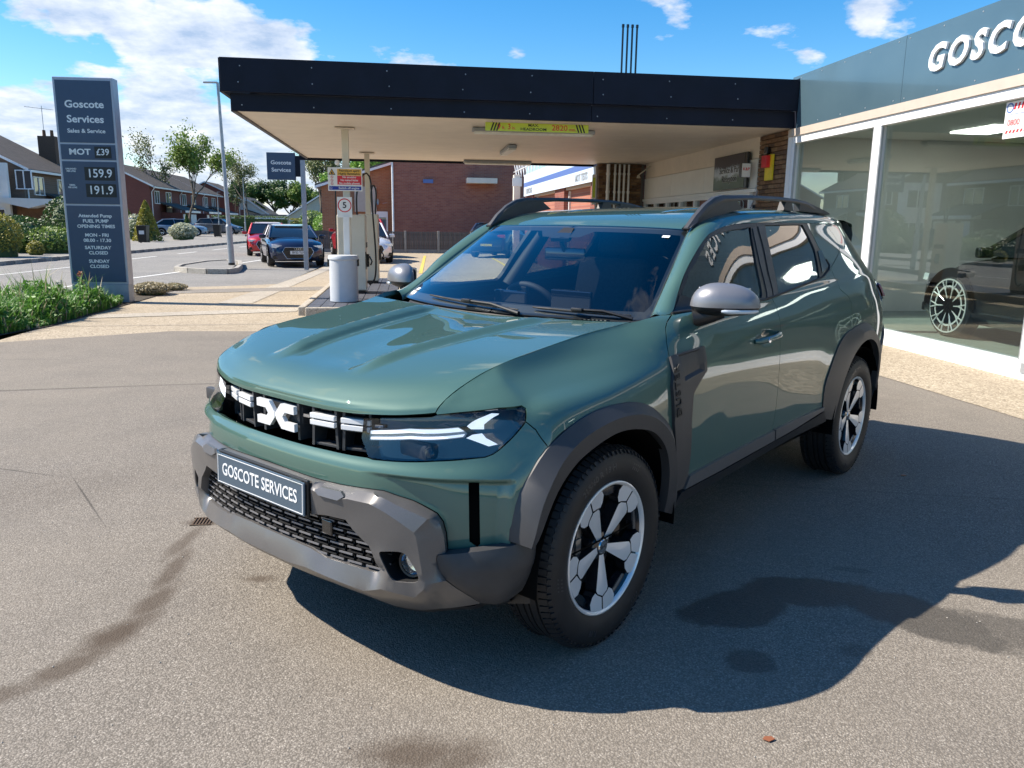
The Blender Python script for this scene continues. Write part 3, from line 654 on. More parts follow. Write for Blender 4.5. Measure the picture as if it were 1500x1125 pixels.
# far pavement with kerb
pv=MB()
for (ya,yb,xa,xb) in ((-20,120,-17.2,-13.0),):
    v=[(xa+RD(ya),ya,.07),(xb+RD(ya),ya,.07),(xb+RD(yb),yb,.07),(xa+RD(yb),yb,.07),(xb+RD(ya),ya,-.06),(xb+RD(yb),yb,-.06)]; pv.add(v,[(0,1,2,3),(1,4,5,2)])
tag(pv.build('pavement',[M('pavement_mat')]),kind='structure')
kb=MB()
for y in np.arange(18,60,1.0):
    kb.box((-13.07+RD(y+.5),y+.5,.0),(.14,.985,.16),0,None,0,-math.atan(.06)) if 0 else kb.box((-13.07+RD(y+.5),y+.5,.0),(.14,.985,.16),0)
o=kb.build('kerb',[M('kerb_mat')]); o['kind']='structure'
sheet('front_gardens',[(-60,-20),(-17.2+RD(-20),-20),(-17.2+RD(130),130),(-60,130)],-.02,M('pavement_mat'))
sheet('garden_lawn',[(-21.5,24),(-18.1+RD(24),24),(-16.9+RD(56),44),(-21,44)],.0,M('grass_ground'))
# kerbed traffic island with lamp column
isl=[(-6.95,26.0),(-6.75,24.7),(-6.2,24.0),(-5.6,23.6),(-5.05,23.6),(-4.95,24.3),(-5.2,26.2),(-5.7,28.6),(-6.3,29.4),(-6.8,28.4)]
t=thing('traffic_island','low kerbed traffic island with tarmac top at the mouth of the junction','traffic island')
mb=MB(); mb.prism([(x*.995-.02,y) for x,y in [(-6.8,26.0),(-6.62,24.85),(-6.15,24.2),(-5.6,23.8),(-5.15,23.8),(-5.1,24.3),(-5.35,26.2),(-5.8,28.4),(-6.3,29.1),(-6.65,28.3)]],-.05,.075); mb.build('island_top',[M('road_asphalt')],t)
for i in range(len(isl)):
    a=Vector(isl[i]); b_=Vector(isl[(i+1)%len(isl)]); L=(b_-a).length; n=max(1,round(L/.6))
    for k in range(n):
        p=a+(b_-a)*((k+.5)/n); mb=MB(); mb.box((0,0,.02),(L/n-.012,.13,.16),0,Matrix.Translation((p.x,p.y,0))@Matrix.Rotation(math.atan2(b_.y-a.y,b_.x-a.x),4,'Z'),.012); mb.build('kerb_stone',[M('kerb_mat')],t)
# ================================================================== canopy
cn=thing('canopy','wide flat forecourt canopy with navy fascia and cream soffit over the fuel pumps','canopy',(0,0,0))
x0c,x1c,y0c,y1c=-2.56,6.06,12.25,20.9
mb=MB(); mb.box(((x0c+.12+6.6)/2,(12.33+y1c)/2,3.06),(6.6-x0c-.12,y1c-12.33,.10)); mb.build('soffit',[M('cream_paint')],cn)
mb=MB(); mb.box((2.1,16.6,3.40),(8.6,8.4,.5)); mb.build('roof_deck',[M('lead_grey')],cn)
for a,b_,l in ((x0c,2.81,None),(2.818,x1c,None)):
    mb=MB(); mb.box(((a+b_)/2,12.20,3.47),(b_-a,.05,.46),0,None,.004); mb.build('fascia_panel',[M('navy_fascia')],cn)
    mb=MB(); a2=a+.12 if a<0 else a; mb.box(((a2+b_)/2,12.285,3.115),(b_-a2,.05,.245),0,None,.004); mb.build('fascia_panel',[M('navy_fascia')],cn)
mb=MB(); mb.box((x0c-.0,16.55,3.47),(.05,8.65,.46)); mb.build('fascia_panel',[M('navy_fascia')],cn)
mb=MB(); mb.box((x0c+.12,16.6,3.115),(.05,8.55,.245)); mb.build('fascia_panel',[M('navy_fascia')],cn)
mb=MB(); mb.box((1.9,y1c+.03,3.33),(9.0,.05,.75)); mb.build('fascia_panel',[M('navy_fascia')],cn)
mb=MB(); mb.box((x0c+.15,16.6,2.995),(.035,8.6,.03)); mb.build('drip_edge',[M('lead_grey')],cn)
mb=MB(); mb.box((6.085,12.24,3.30),(.05,.10,.84)); mb.build('end_cap',[M('navy_fascia')],cn)
for x in np.arange(-2.3,6.0,1.05):
    for z in (3.38,3.60,3.08):
        mb=MB(); mb.lathe([(0,.004),(.008,.003),(.010,0)],8,0,FR((x+rng.uniform(-.05,.05),12.175 if z>3.2 else 12.26,z+rng.uniform(-.01,.01)),(1,0,0),None,(0,-1,0))); mb.build('fixing',[M('galv')],cn)
for x,y in ((-.99,14.12),(-.85,18.9)):
    p=thing('canopy_post','square cream steel canopy post '+('nearest the grey bin carrying warning signs' if y<16 else 'behind the nearer post and hose loops'),'post',(x,y,0),0,'canopy posts')
    mb=MB(); mb.box((0,0,1.5),(.115,.115,3.0),0,None,.008); mb.build('column',[M('pump_cream')],p)
    mb=MB(); mb.box((0,0,2.985),(.32,.32,.02)); mb.box((0,0,.09),(.26,.26,.02)); mb.build('end_plate',[M('cream_paint')],p)
# lights under canopy
def batten(label,loc,rz,L,double=False):
    t=thing('strip_light',label,'light',loc,rz,'strip lights under the canopy')
    mb=MB(); mb.box((0,0,-.03),(L,.17,.06),0,None,.01); mb.build('housing',[M('galv')],t)
    mb=MB(); mb.box((0,0,-.075),(L-.06,.15,.04),0,None,.015); mb.build('diffuser',[M('light_panel')],t)
batten('long strip light on the soffit right behind the headroom sign',(2.13,13.5,3.0),0,2.05); batten('angled short strip light in the middle of the canopy soffit',(2.13,16.9,3.0),R(90),1.5); batten('long strip light at the far edge of the canopy soffit',(2.3,20.3,3.0),0,1.7)
hs=thing('headroom_sign','lime yellow hanging sign giving the maximum headroom with black chevrons','sign',(2.045,12.62,2.925))
mb=MB(); mb.box((0,0,0),(1.62,.015,.125),0,None,.003); mb.build('board',[M('lime_sign')],hs)
mb=MB()
def put_text(mb,s,size,x,z,y=-.0085,bold=.001,sx=1,mi=0,align='CENTER',sp=1,M4=None):
    v,f=text_geo(s,size,bold,.0015,align,sx,sp); T=Matrix.Translation((x,y,z))@Matrix.Rotation(R(90),4,'X'); mb.add(v,f,mi,(M4@T) if M4 is not None else T)
put_text(mb,'9',.115,-.60,-.0); put_text(mb,'ft.',.065,-.525,-.015); put_text(mb,'3',.115,-.44,0); put_text(mb,'in.',.065,-.37,-.015); put_text(mb,'2820',.115,.35,0,sx=1.1); put_text(mb,'mm.',.065,.555,-.018); mb.build('red_lettering',[M('red_print')],hs)
mb=MB(); put_text(mb,'MAX.',.058,-.06,.030,sx=1.25); put_text(mb,'HEADROOM',.058,-.06,-.028,sx=1.25); mb.build('black_lettering',[M('black_print')],hs)
for s in (-1,1):
    mb=MB()
    for k in range(3): mb.prism([(s*(.69)+k*.045-.045,-.06),(s*(.69)+k*.045-.022,-.06),(s*(.69)+k*.045+.022 if s<0 else s*.69+k*.045-.066,.06),(s*(.69)+k*.045-.001 if s<0 else s*.69+k*.045-.089,.06)][::-1 if s>0 else 1],.0075,.0095,0,Matrix.Rotation(R(90),4,'X'))
    mb.build('chevrons',[M('black_print')],hs)
    mb=MB(); mb.tube([(s*.7,0,.06),(s*.7,0,.08)],.004,6); mb.build('hanger',[M('galv')],hs)
vp=thing('vent_pipes','four thin black vent pipes standing up above the canopy roof','pipes',(0,0,0))
for k in range(4): mb=MB(); x=3.98+k*.088; mb.tube([(x,15,3.6),(x,15,5.02)],.019,8); mb.lathe([(0,.03),(.026,.02),(.026,-.03)],10,0,Matrix.Translation((x,15,5.03))); mb.build('pipe',[M('black_gloss_box')],vp)
# ================================================================== pump island
ti=thing('pump_island','raised kerbed pump island with dark paving under the fuel pumps','island')
mb=MB(); mb.box((-.865,16.1,.04),(1.40,6.8,.16),0); mb.build('island_base',[M('mortar')],ti)
tm=None
for i in range(7):
    for j in range(34):
        x=-1.46+i*.2; y=12.8+j*.2
        if tm is None: q=MB(); q.box((0,0,0),(.19,.19,.02),0,None,.004); tm=q.build('paving_tile',[M('tile_slate')],ti); o=tm
        else: o=tm.copy(); COL.objects.link(o)
        o.location=(x,y,.125+rng.uniform(-.001,.002))
km=None
def kerb_run(x0,y0,x1,y1,par):
    global km
    L=math.hypot(x1-x0,y1-y0); n=max(1,round(L/.75)); a=math.atan2(y1-y0,x1-x0)
    for k in range(n):
        q=MB(); q.box((0,0,0),(L/n-.01,.12,.20),0,None,.02); o=q.build('kerb_stone',[M('concrete_pale')],par); o.location=(x0+(x1-x0)*(k+.5)/n,y0+(y1-y0)*(k+.5)/n,.035); o.rotation_euler=(0,0,a)
kerb_run(-1.64,12.75,-1.64,19.5,ti); kerb_run(-.09,12.75,-.09,19.5,ti); kerb_run(-1.58,12.68,-.15,12.68,ti); kerb_run(-1.58,19.57,-.15,19.57,ti)
def pump(label,x,y,w,d,h,loops):
    t=thing('fuel_pump',label,'fuel pump',(x,y,.13))
    mb=MB(); mb.box((0,0,h/2+.03),(w,d,h-.06),0,None,.025); mb.build('cabinet',[M('pump_cream')],t)
    mb=MB(); mb.box((0,0,.03),(w-.04,d-.04,.06)); mb.build('plinth',[M('black_gloss_box')],t)
    mb=MB(); mb.box((w/2+.004,0,h*.62),(.012,d*.72,.10),0,None,.003); mb.build('display',[M('black_gloss_box')],t)
    mb=MB(); mb.box((w/2+.02,-.02,h*.42),(.06,.10,.24),0,None,.012); mb.tube([(w/2+.05,-.02,h*.42+.08),(w/2+.10,-.02,h*.42-.02),(w/2+.07,-.02,h*.42-.09)],.014,8); mb.build('nozzle_holster',[M('black_gloss_box')],t)
    for pts,r in loops: mb=MB(); mb.tube([tuple(p) for p in resamp(pts,40)],r,8); mb.build('hose',[M('black_hose')],t,True,60)
    return t
p1=pump('cream fuel pump behind the canopy post bearing the green UNLEADED strip',-1.00,15.45,.52,.55,1.46,[([(.10,-.05,1.42),(.10,-.05,1.8),(.16,-.05,2.05),(.26,-.05,2.22),(.36,-.05,2.10),(.39,-.05,1.5),(.43,-.05,.8),(.42,-.05,.35),(.34,-.05,.16),(.26,-.05,.22)],.016),([(-.02,-.1,1.42),(0.0,-.1,1.75),(.02,-.1,1.42)],.013),([(-.27,-.2,1.9),(-.28,-.2,1.2),(-.29,-.2,.25)],.013)])
mb=MB(); mb.box((0,-.254,1.37-.0),(.40,.004,.10)); mb.build('label_strip',[M('green_print')],p1)
mb=MB(); put_text(mb,'UNLEADED',.075,0,1.375,-.258); mb.build('label_text',[M('white_print')],p1)
mb=MB(); mb.box((.235,-.20,.62),(.05,.14,.34),0,None,.01); mb.build('card_reader',[M('black_gloss_box')],p1)
p2=pump('second cream fuel pump standing behind the nearer pump, with hose loop above',-.80,18.0,.42,.5,1.50,[([(.10,0,1.46),(.06,0,1.9),(.11,0,2.12),(.17,0,1.95),(.14,0,1.46)],.018)])
bn=thing('litter_bin','light grey round bin at the front of the pump island','bin',(-1.13,14.05,.125)) ; bn.location=(-1.04,13.62,.13)
mb=MB(); mb.lathe([(.20,0),(.235,.02),(.235,.70),(.25,.715),(.25,.76),(.235,.78),(.0,.785)],36,0); mb.build('drum',[M('bin_grey')],bn,True,40)
for sx_ in (.245,-.245): mb=MB(); mb.box((sx_,-.02,.66),(.03,.08,.12),0,None,.008); mb.build('bracket',[M('black_gloss_box')],bn)
# signs on the nearer post
ws=thing('warning_sign','petrol warning board in amber, red and blue bands on the post','sign',(-1.0,14.0,2.16))
mb=MB(); mb.box((0,0,0),(.57,.012,.385),0,None,.003); mb.build('board',[M('white_paint')],ws)
mb=MB(); mb.box((.07,-.008,.115),(.40,.003,.105),0); mb.build('amber_band',[M('amber_print')],ws)
mb=MB(); mb.box((.07,-.008,-.015),(.40,.003,.145)); mb.build('red_band',[M('red_print')],ws)
mb=MB(); mb.box((0,-.008,-.145),(.53,.003,.06)); mb.build('blue_band',[M('blue_print')],ws)
mb=MB(); put_text(mb,'Petroleum spirit',.052,.07,.140,-.0105,.0008); put_text(mb,'Highly flammable',.052,.07,.090,-.0105,.0008); mb.prism([(-.275,.07),(-.16,.07),(-.2175,.17)],.0098,.0105,0,Matrix.Rotation(R(90),4,'X')); mb.build('black_lettering',[M('black_print')],ws)
mb=MB(); mb.prism([(-.258,.079),(-.177,.079),(-.2175,.15)],.0108,.0113,0,Matrix.Rotation(R(90),4,'X')); mb.build('triangle_ground',[M('amber_print')],ws)
mb=MB(); mb.prism([(-.235,.085),(-.20,.085),(-.203,.108),(-.2175,.13),(-.232,.108)],.0115,.0120,0,Matrix.Rotation(R(90),4,'X')); mb.build('flame_mark',[M('black_print')],ws)
mb=MB(); put_text(mb,'No smoking',.046,.07,.035,-.0105,.0008); put_text(mb,'No naked lights',.046,.07,-.015,-.0105,.0008); put_text(mb,'No mobile phones',.046,.07,-.065,-.0105,.0008); put_text(mb,'Switch off engine',.050,.06,-.145,-.0105,.0008); mb.lathe([(.018,0),(.018,.001),(.014,.001)],16,0,FR((-.235,-.0105,-.145),(1,0,0),None,(0,-1,0))); mb.build('white_lettering',[M('white_print')],ws)
for z in (.035,-.02,-.075):
    T=FR((-.2175,-.0085,z),(1,0,0),None,(0,-1,0)); mb=MB(); mb.lathe([(.022,0),(.022,.001),(.017,.001),(.017,0)],18,0,T); mb.box((0,0,.0005),(.038,.005,.001),0,T@Matrix.Rotation(R(-45),4,'Z')); mb.build('prohibition_mark',[M('red_print')],ws)
s5=thing('speed_sign','round number 5 speed limit sign on a white plate above the bin','sign',(-1.02,13.98,1.70))
mb=MB(); mb.box((0,0,0),(.25,.01,.34),0,None,.003); mb.box((.02,0,-.55),(.10,.05,.80),0,None,.003); mb.build('plate',[M('white_paint')],s5)
T=FR((0,-.0055,.03),(1,0,0),None,(0,-1,0)); mb=MB(); mb.lathe([(.115,0),(.115,.002),(.098,.002),(.098,0)],40,0,T); mb.build('red_ring',[M('red_print')],s5)
mb=MB(); put_text(mb,'5',.14,0,.03,-.0065,.003); mb.build('numeral',[M('black_print')],s5)
cl=thing('canopy_camera','small white camera dome on the post above the warning sign','camera',(-1.12,13.95,2.42)); mb=MB(); mb.lathe([(0,.05),(.035,.04),(.045,0),(.03,-.03),(0,-.04)],16,0); mb.build('dome',[M('white_paint')],cl,True)
# ================================================================== price pylon
py=thing('price_sign','tall grey blue pylon sign with fuel prices 159.9 and 191.9 beside the road','sign',(-5.35,14.95,0),R(-3))
mb=MB(); mb.box((0,0,2.05),(.98,.22,3.46),0,None,.01); mb.build('casing',[M('sign_frame')],py)
mb=MB(); mb.box((0,.0,.16),(.96,.24,.32),0,None,.006); mb.build('plinth',[M('grey_metal')],py)
for z0,z1 in ((2.72,3.73),(2.44,2.69),(1.70,2.41),(.36,1.67)):
    mb=MB(); mb.box((0,-.112,(z0+z1)/2),(.90,.012,z1-z0),0,None,.003); mb.build('sign_panel',[M('sign_blue')],py)
def pt(s,size,x,z,bold=.003,sx=1.0,align='CENTER'): mb=MB(); put_text(mb,s,size,x,z,-.1195,bold,sx,0,align); mb.build('text_line',[M('white_print')],py)
pt('Goscote',.165,.0,3.34,.004,1.12); pt('Services',.165,.0,3.10,.004,1.12); pt('Sales & Service',.092,.0,2.91,.002,1.12)
pt('MOT',.135,-.14,2.565,.004,1.2)
pt('UNLEADED',.034,-.31,2.285,.001,1.0); pt('PER LITRE',.034,-.31,2.245,.001,1.0); pt('DIESEL',.034,-.31,2.015,.001); pt('PER LITRE',.034,-.31,1.975,.001)
for s,z,si in (('Attended Pump',1.50,.078),('FUEL PUMP',1.41,.078),('OPENING TIMES',1.32,.078),('MON - FRI',1.17,.078),('08.00 - 17.30',1.08,.078),('SATURDAY',.955,.078),('CLOSED',.865,.078),('SUNDAY',.72,.078),('CLOSED',.63,.078)): pt(s,si,.02,z,.002,1.12)
for x,z,w,h,s,sz in ((.24,2.565,.27,.19,'£39',.15),(.16,2.21,.50,.22,'159.9',.20),(.16,1.93,.50,.22,'191.9',.20)):
    mb=MB(); mb.box((x,-.121,z),(w,.012,h),0,None,.003); mb.build('price_board',[M('black_print')],py)
    mb=MB(); put_text(mb,s,sz,x,z,-.1285,.002,.95); mb.build('price_digits',[M('white_print')],py)
# hanging projecting sign on its post
hg=thing('projecting_sign','small dark blue sign board held out from a tall steel post','sign',(-3.02,25,0))
mb=MB(); mb.box((0,0,1.72),(.13,.13,3.44),0,None,.006); mb.build('post',[M('grey_metal')],hg)
mb=MB(); mb.box((-.62,0,3.05),(.82,.14,.78),0,None,.006); mb.build('board',[M('sign_blue')],hg)
mb=MB(); mb.box((-.14,0,3.06),(.14,.10,.60)); mb.build('bracket',[M('navy_fascia')],hg)
mb=MB(); put_text(mb,'Goscote',.155,-.62,3.15,-.072,.003,1.1); put_text(mb,'Services',.155,-.62,2.94,-.072,.003,1.1); mb.build('white_lettering',[M('white_print')],hg)
# street lamps
def lamp(label,x,y,h,r0=.085,arm=.75,lean=0,side=-1):
    t=thing('street_lamp',label,'street lamp',(x,y,-.03),0,'street lamps'); t.rotation_euler=(0,R(lean),0)
    mb=MB(); mb.tube([(0,0,0),(0,0,1.3)],[r0,r0],16); mb.tube([(0,0,1.3),(0,0,h)],[r0*.72,r0*.42],12); mb.lathe([(r0,1.3),(r0*.72,1.36)],16); mb.build('column',[M('galv')],t,True,40)
    mb=MB(); mb.lathe([(r0+.004,0),(r0+.004,.18)],16); mb.build('base_band',[M('black_print')],t)
    mb=MB(); mb.box((side*arm*.5,0,h),(arm,.10,.05),0,None,.02); mb.build('lamp_head',[M('galv')],t)
    return t
lamp('street lamp on the traffic island in front of the terrace',-5.44,26.05,5.55,.095,.42,-1.2); lamp('distant street lamp behind the hedge near the bungalow',-14.3,75,5.2,.07,.5,0,1); lamp('far street lamp left of the tall one, half hidden by hedge',-19,86,4.3,.07,.3,0,1)
# ================================================================== showroom building
WX=6.12
sr=thing('showroom','showroom with white framed windows under a grey blue lettered fascia','building')
mb=MB(); mb.box((WX+4.4,5,3.30),(8.8,14.9,.55)); mb.build('roof',[M('lead_grey')],sr)
mb=MB(); mb.box((WX+4.5,4.9,.05),(9.0,15.0,.10)); mb.build('floor',[simple('carpet_grey',(.24,.27,.25),.9)],sr)
mb=MB(); mb.box((WX+6.4,4.9,1.5),(.1,15,3.0)); mb.box((WX+3.3,12.5,1.5),(6.3,.1,3.0)); mb.box((WX+3,-2.5,1.5),(6,.1,3.0)); mb.build('inner_wall',[M('white_paint')],sr)
mb=MB(); mb.box((WX+3.3,4.9,2.90),(6.2,14.9,.04)); mb.build('ceiling',[M('white_paint')],sr)
b=NB('lit_panel'); b.col((.9,.9,.85)).set(Emission_Strength=5.0,Emission_Color=(1,.98,.92))
for y in (1.5,4.2,6.4,8.6,10.8): mb=MB(); mb.box((WX+2.2,y,2.868),(.6,.9,.02)); mb.build('ceiling_light',[M('lit_panel')],sr)
mb=MB(); mb.box((WX+3.0,9.3,1.5),(.16,.16,2.9)); mb.build('inner_column',[M('white_paint')],sr)
mb=MB(); mb.box((WX+6.3,9.4,1.15),(.06,1.4,2.1)); mb.build('inner_door',[M('wood_brown')],sr)
mb=MB(); mb.box((WX+6.3,7.2,1.3),(.06,1.9,1.6)); mb.build('inner_window',[M('pale_blue_board')],sr)
ex=MB(); ex.box((WX+3.9,10.4,2.35),(.5,.04,.18)); ex.build('exit_sign',[M('green_print')],sr)
for yy in np.arange(6.0,12,2.95):
    pass
# fascia panels
seamy=[-2.6,.8,4.2,7.6-.05,9.52,12.42]
seamy=[-2.6,2.8,6.2,9.52,12.42]
for a,b_ in zip(seamy[:-1],seamy[1:]):
    mb=MB(); mb.box((WX-.035,(a+b_)/2,3.375),(.03,b_-a-.004,.79),0,None,.003); mb.build('fascia_panel',[M('fascia_blue')],sr)
    for z in (3.03,3.72):
        for yy in np.arange(a+.15,b_,.62): mb=MB(); mb.lathe([(0,.004),(.007,.003),(.009,0)],8,0,FR((WX-.051,yy,z),(0,1,0),None,(-1,0,0))); mb.build('fixing',[M('galv')],sr)
mb=MB(); mb.box((WX+.0,4.9,2.925),(.14,15.0,.11)); mb.build('beige_trim',[M('beige_panel')],sr)
mb=MB(); mb.box((WX-.06,4.9,2.874),(.03,15.0,.012)); mb.build('drip_bead',[M('beige_panel')],sr)
# letters
def wall_text(s,size,y0,z,bold=.004,depth=.02,shear=.22,sx=1.0,spc=1.0):
    v,f=text_geo(s,size,bold,depth,'LEFT',sx,spc); return [Vector((p.x+p.y*shear,p.y,p.z)) for p in v],f
lt=thing('fascia_lettering','large white slanted GOSCOTE letters mounted on the grey blue fascia','lettering')
yc=9.00; 
for ch in 'GOSCOTE SERVICES':
    if ch==' ': yc-=.16; continue
    v,f=wall_text(ch,.40,0,0,.012,.03); w=max(p.x for p in v); x_0=min(p.x for p in v)
    T=FR((WX-.066,yc+x_0,3.375),(0,-1,0),None,(-1,0,0)); mb=MB(); mb.add(v,f,0,T); mb.build('letter',[M('upvc_white')],lt); yc-=(w-x_0)+.045
# window frames
def frame(y0,y1,z0,z1,name='window'):
    w=thing('window',None,None,parent=sr); w['label']='large showroom pane in a white frame'
    mb=MB(); fw=.075
    for (ya,yb,za,zb) in ((y0,y1,z0,z0+.13),(y0,y1,z1-.11,z1),(y0,y0+fw,z0+.13,z1-.11),(y1-fw,y1,z0+.13,z1-.11)): mb.box((WX,(ya+yb)/2,(za+zb)/2),(.10,yb-ya,zb-za),0,None,.004)
    mb.build('frame',[M('upvc_white')],w)
    mb=MB(); mb.box((WX+.03,(y0+y1)/2,(z0+z1)/2+.01),(.006,y1-y0-2*fw+.01,z1-z0-.23)); mb.build('pane',[M('glass_showroom')],w)
    for ya in (y0+fw+.012,y1-fw-.012): mb=MB(); mb.box((WX-.03,ya,(z0+z1)/2),(.03,.02,z1-z0-.25)); mb.build('bead',[M('galv')],w)
frame(9.96,12.28,.06,2.868); frame(6.98,9.955,.06,2.868); frame(3.9,6.975,.06,2.868); frame(.8,3.895,.06,2.868); frame(-2.4,.795,.06,2.868)
mb=MB(); mb.box((WX-.0,4.9,.03),(.13,14.9,.06)); mb.build('sill',[M('upvc_white')],sr)
mb=MB(); mb.box((WX-.0,12.36,1.45),(.10,.13,2.84)); mb.build('jamb',[M('upvc_white')],sr)
mb=MB(); mb.box((WX-.055,6.98,.12),(.02,.06,.10)); mb.build('hinge',[M('galv')],sr)
nc=thing('window_notice','white printed notice with red phone number stuck inside the showroom glass','notice',(WX-.035+.055,7.52,2.565),0)
mb=MB(); mb.box((0,0,0),(.003,.52,.36)); mb.build('sheet',[M('white_paint')],nc)
mb=MB(); T=Matrix(((0,0,-1,-.003),(-1,0,0,0),(0,1,0,0),(0,0,0,1)))
for s,sz,x,y in (('0800',.085,-.13,-.03),):
    v,f=text_geo(s,sz,.001,.001,'CENTER'); mb.add(v,f,0,T@Matrix.Translation((x,y,0)))
for k in range(9): mb.prism([(-.23+k*.05,-.13),(-.205+k*.05,-.13),(-.19+k*.05,-.10),(-.215+k*.05,-.10)],0,.001,0,T)
for k in range(4): mb.prism([(-.15+k*.05,.10),(-.125+k*.05,.10),(-.11+k*.05,.16),(-.135+k*.05,.16)],0,.001,0,T)
mb.build('red_print_marks',[M('red_print')],nc)
mb=MB(); mb.lathe([(.05,0),(.05,.001),(.035,.001)],24,0,T@Matrix.Translation((-.20,.12,0))); mb.box((0,.0,0),(.001,.36,.006),0,Matrix.Translation((-.003,0,.055))); mb.build('blue_print_marks',[M('mid_blue_board')],nc)
# ---- brick pier and canopy wall
bk=[None]*4
def bricks(par,x,y,z0,z1,nx,axis,mat_i=None,half=True):
    """runs of separately laid bricks; axis 'x' faces -y, axis 'y' faces -x"""
    rows=int((z1-z0)/.075); L=.225
    for r in range(rows):
        off=(r%2)*L/2; a=0.0; end=nx*L
        cuts=[0.0]+([L/2] if r%2 else [])
        p=cuts[-1]
        while p<end-1e-6: p=min(end,p+L); cuts.append(p)
        for c0,c1 in zip(cuts[:-1],cuts[1:]):
            i=rng.choice((0,0,1,2,3)); half_=(c1-c0)<L*.75; key=(i,half_,axis)
            if key not in BRK:
                q=MB(); q.box((0,0,0),((c1-c0)-.010,.10,.065) if axis=='x' else (.10,(c1-c0)-.010,.065),0,None,.003)
                o=q.build('brick',[M('brick_clay_%s'%['tan','brown','buff','dark'][i])],par); BRK[key]=o.data
            else: o=link('brick',BRK[key],par)
            m=(c0+c1)/2; o.location=(x+m if axis=='x' else x+rng.uniform(-.0015,.0015),y+m if axis=='y' else y+rng.uniform(-.0015,.0015),z0+r*.075+.0375)
BRK={}
pr=thing('brick_pier','brown brick pier between showroom window and white canopy wall','pier')
mb=MB(); mb.box((WX+.12,13.08,1.5),(.10,1.16,3.0)); mb.build('mortar_bed',[M('mortar')],pr)
bricks(pr,WX+.055,12.47,1.35,3.0,5,'y')
mb=MB(); mb.box((WX+.30,13.08,1.5),(.3,1.13,3.0)); mb.build('core',[M('mortar')],pr)
mb=MB(); mb.box((WX+.06,13.03,.675),(.10,1.12,1.35)); mb.build('pier_foot',[M('brick_clay_brown')],pr)
cw=thing('reception_wall','cream panelled reception wall under the canopy with a row of low windows','wall')
mb=MB(); mb.box((WX+.08,17.0,2.83),(.08,6.8,.36)); mb.build('upper_panel',[M('cream_paint')],cw)
for a,b_ in ((13.66,16.2),(16.21,18.3),(18.31,20.4)): mb=MB(); mb.box((WX+.06,(a+b_)/2,2.39),(.08,b_-a,.50),0,None,.003); mb.build('wall_panel',[M('white_paint')],cw)
mb=MB(); mb.box((WX+.04,17.0,2.10),(.12,6.8,.06)); mb.build('window_head',[M('upvc_white')],cw)
mb=MB(); mb.box((WX+.10,17.0,.5),(.1,6.8,1.0)); mb.build('lower_wall',[M('brick_clay_brown')],cw)
for k in range(7):
    y=13.9+k*.93; w=thing('window',None,None,parent=cw)
    mb=MB()
    for (ya,yb,za,zb) in ((y,y+.92,1.0,1.06),(y,y+.92,2.0,2.07),(y,y+.05,1.06,2.0),(y+.87,y+.92,1.06,2.0)): mb.box((WX+.05,(ya+yb)/2,(za+zb)/2),(.07,yb-ya,zb-za))
    mb.build('frame',[M('upvc_white')],w); mb=MB(); mb.box((WX+.07,y+.46,1.53),(.006,.84,.96)); mb.build('pane',[M('glass_house')],w)
mb=MB(); mb.box((WX+2.0,17,1.5),(.1,6.8,3)); mb.build('room_back',[M('interior_dark')],cw)
rs=thing('reception_sign','dark landscape sign lettered Service & Parts Reception on the cream wall','sign',(WX-.03,14.70,2.465))
mb=MB(); mb.box((0,0,0),(.05,1.55,.63),0,None,.004); mb.build('board',[M('black_gloss_box')],rs)
b=NB('mountain_print'); sp=b.nd('ShaderNodeSeparateXYZ'); b.L.new(b.coord(),sp.inputs[0]); n=b.noise(4,6,.65); h=b.math('ADD',b.math('MULTIPLY',sp.outputs[2],1.6),b.math('MULTIPLY',n,.5))
b.col(b.ramp(b.math('ADD',h,.25),[(0,(.05,.08,.03)),(.3,(.10,.14,.08)),(.42,(.55,.6,.66)),(.60,(.40,.46,.55)),(.68,(.02,.02,.03)),(1,(.015,.015,.02))])).set(Roughness=.3)
mb=MB(); mb.box((-.027,.04,0),(.004,1.42,.61)); mb.build('printed_face',[M('mountain_print')],rs)
T=Matrix(((0,0,-1,-.031),(-1,0,0,0),(0,1,0,0),(0,0,0,1)))
mb=MB()
for s,x,y in (('Service & Parts',.05,.04),('Reception',.02,-.12)):
    v,f=text_geo(s,.17,.006,.003,'CENTER',1.0); mb.add(v,f,0,T@Matrix.Translation((x,y,-.001)))
mb.build('lettering_outline',[M('white_print')],rs)
mb=MB()
for s,x,y in (('Service & Parts',.05,.04),('Reception',.02,-.12)):
    v,f=text_geo(s,.17,.001,.003,'CENTER',1.0); mb.add(v,f,0,T@Matrix.Translation((x,y,.002)))
mb.build('lettering',[M('black_print')],rs)
ps=thing('small_notice','small white notice box beside the red fire call point','notice',(WX-.16,13.77,2.44)); mb=MB(); mb.box((0,0,0),(.16,.12,.24)); mb.build('case',[M('black_gloss_box')],ps); mb=MB(); mb.box((-.0,-.062,0),(.155,.004,.235)); mb.build('face',[M('white_paint')],ps)
mb=MB(); put_text(mb,'K&P',.07,0,.02,-.066,.001); mb.build('marks',[M('red_print')],ps)
fc=thing('fire_point','red call box on a yellow backing plate fixed to the brick pier','call box',(WX-.02,13.10,2.50)); mb=MB(); mb.box((.0,0,-.05),(.02,.30,.42)); mb.build('backing_plate',[M('yellow_print')],fc); mb=MB(); mb.box((-.04,.06,.05),(.08,.20,.20),0,None,.01); mb.build('call_box',[M('red_print')],fc); mb=MB(); mb.box((-.03,.06,.23),(.07,.12,.12),0,None,.01); mb.build('lamp',[M('black_gloss_box')],fc)
mb=MB(); put_text(mb,'IN CASE',.045,0,0,0); 
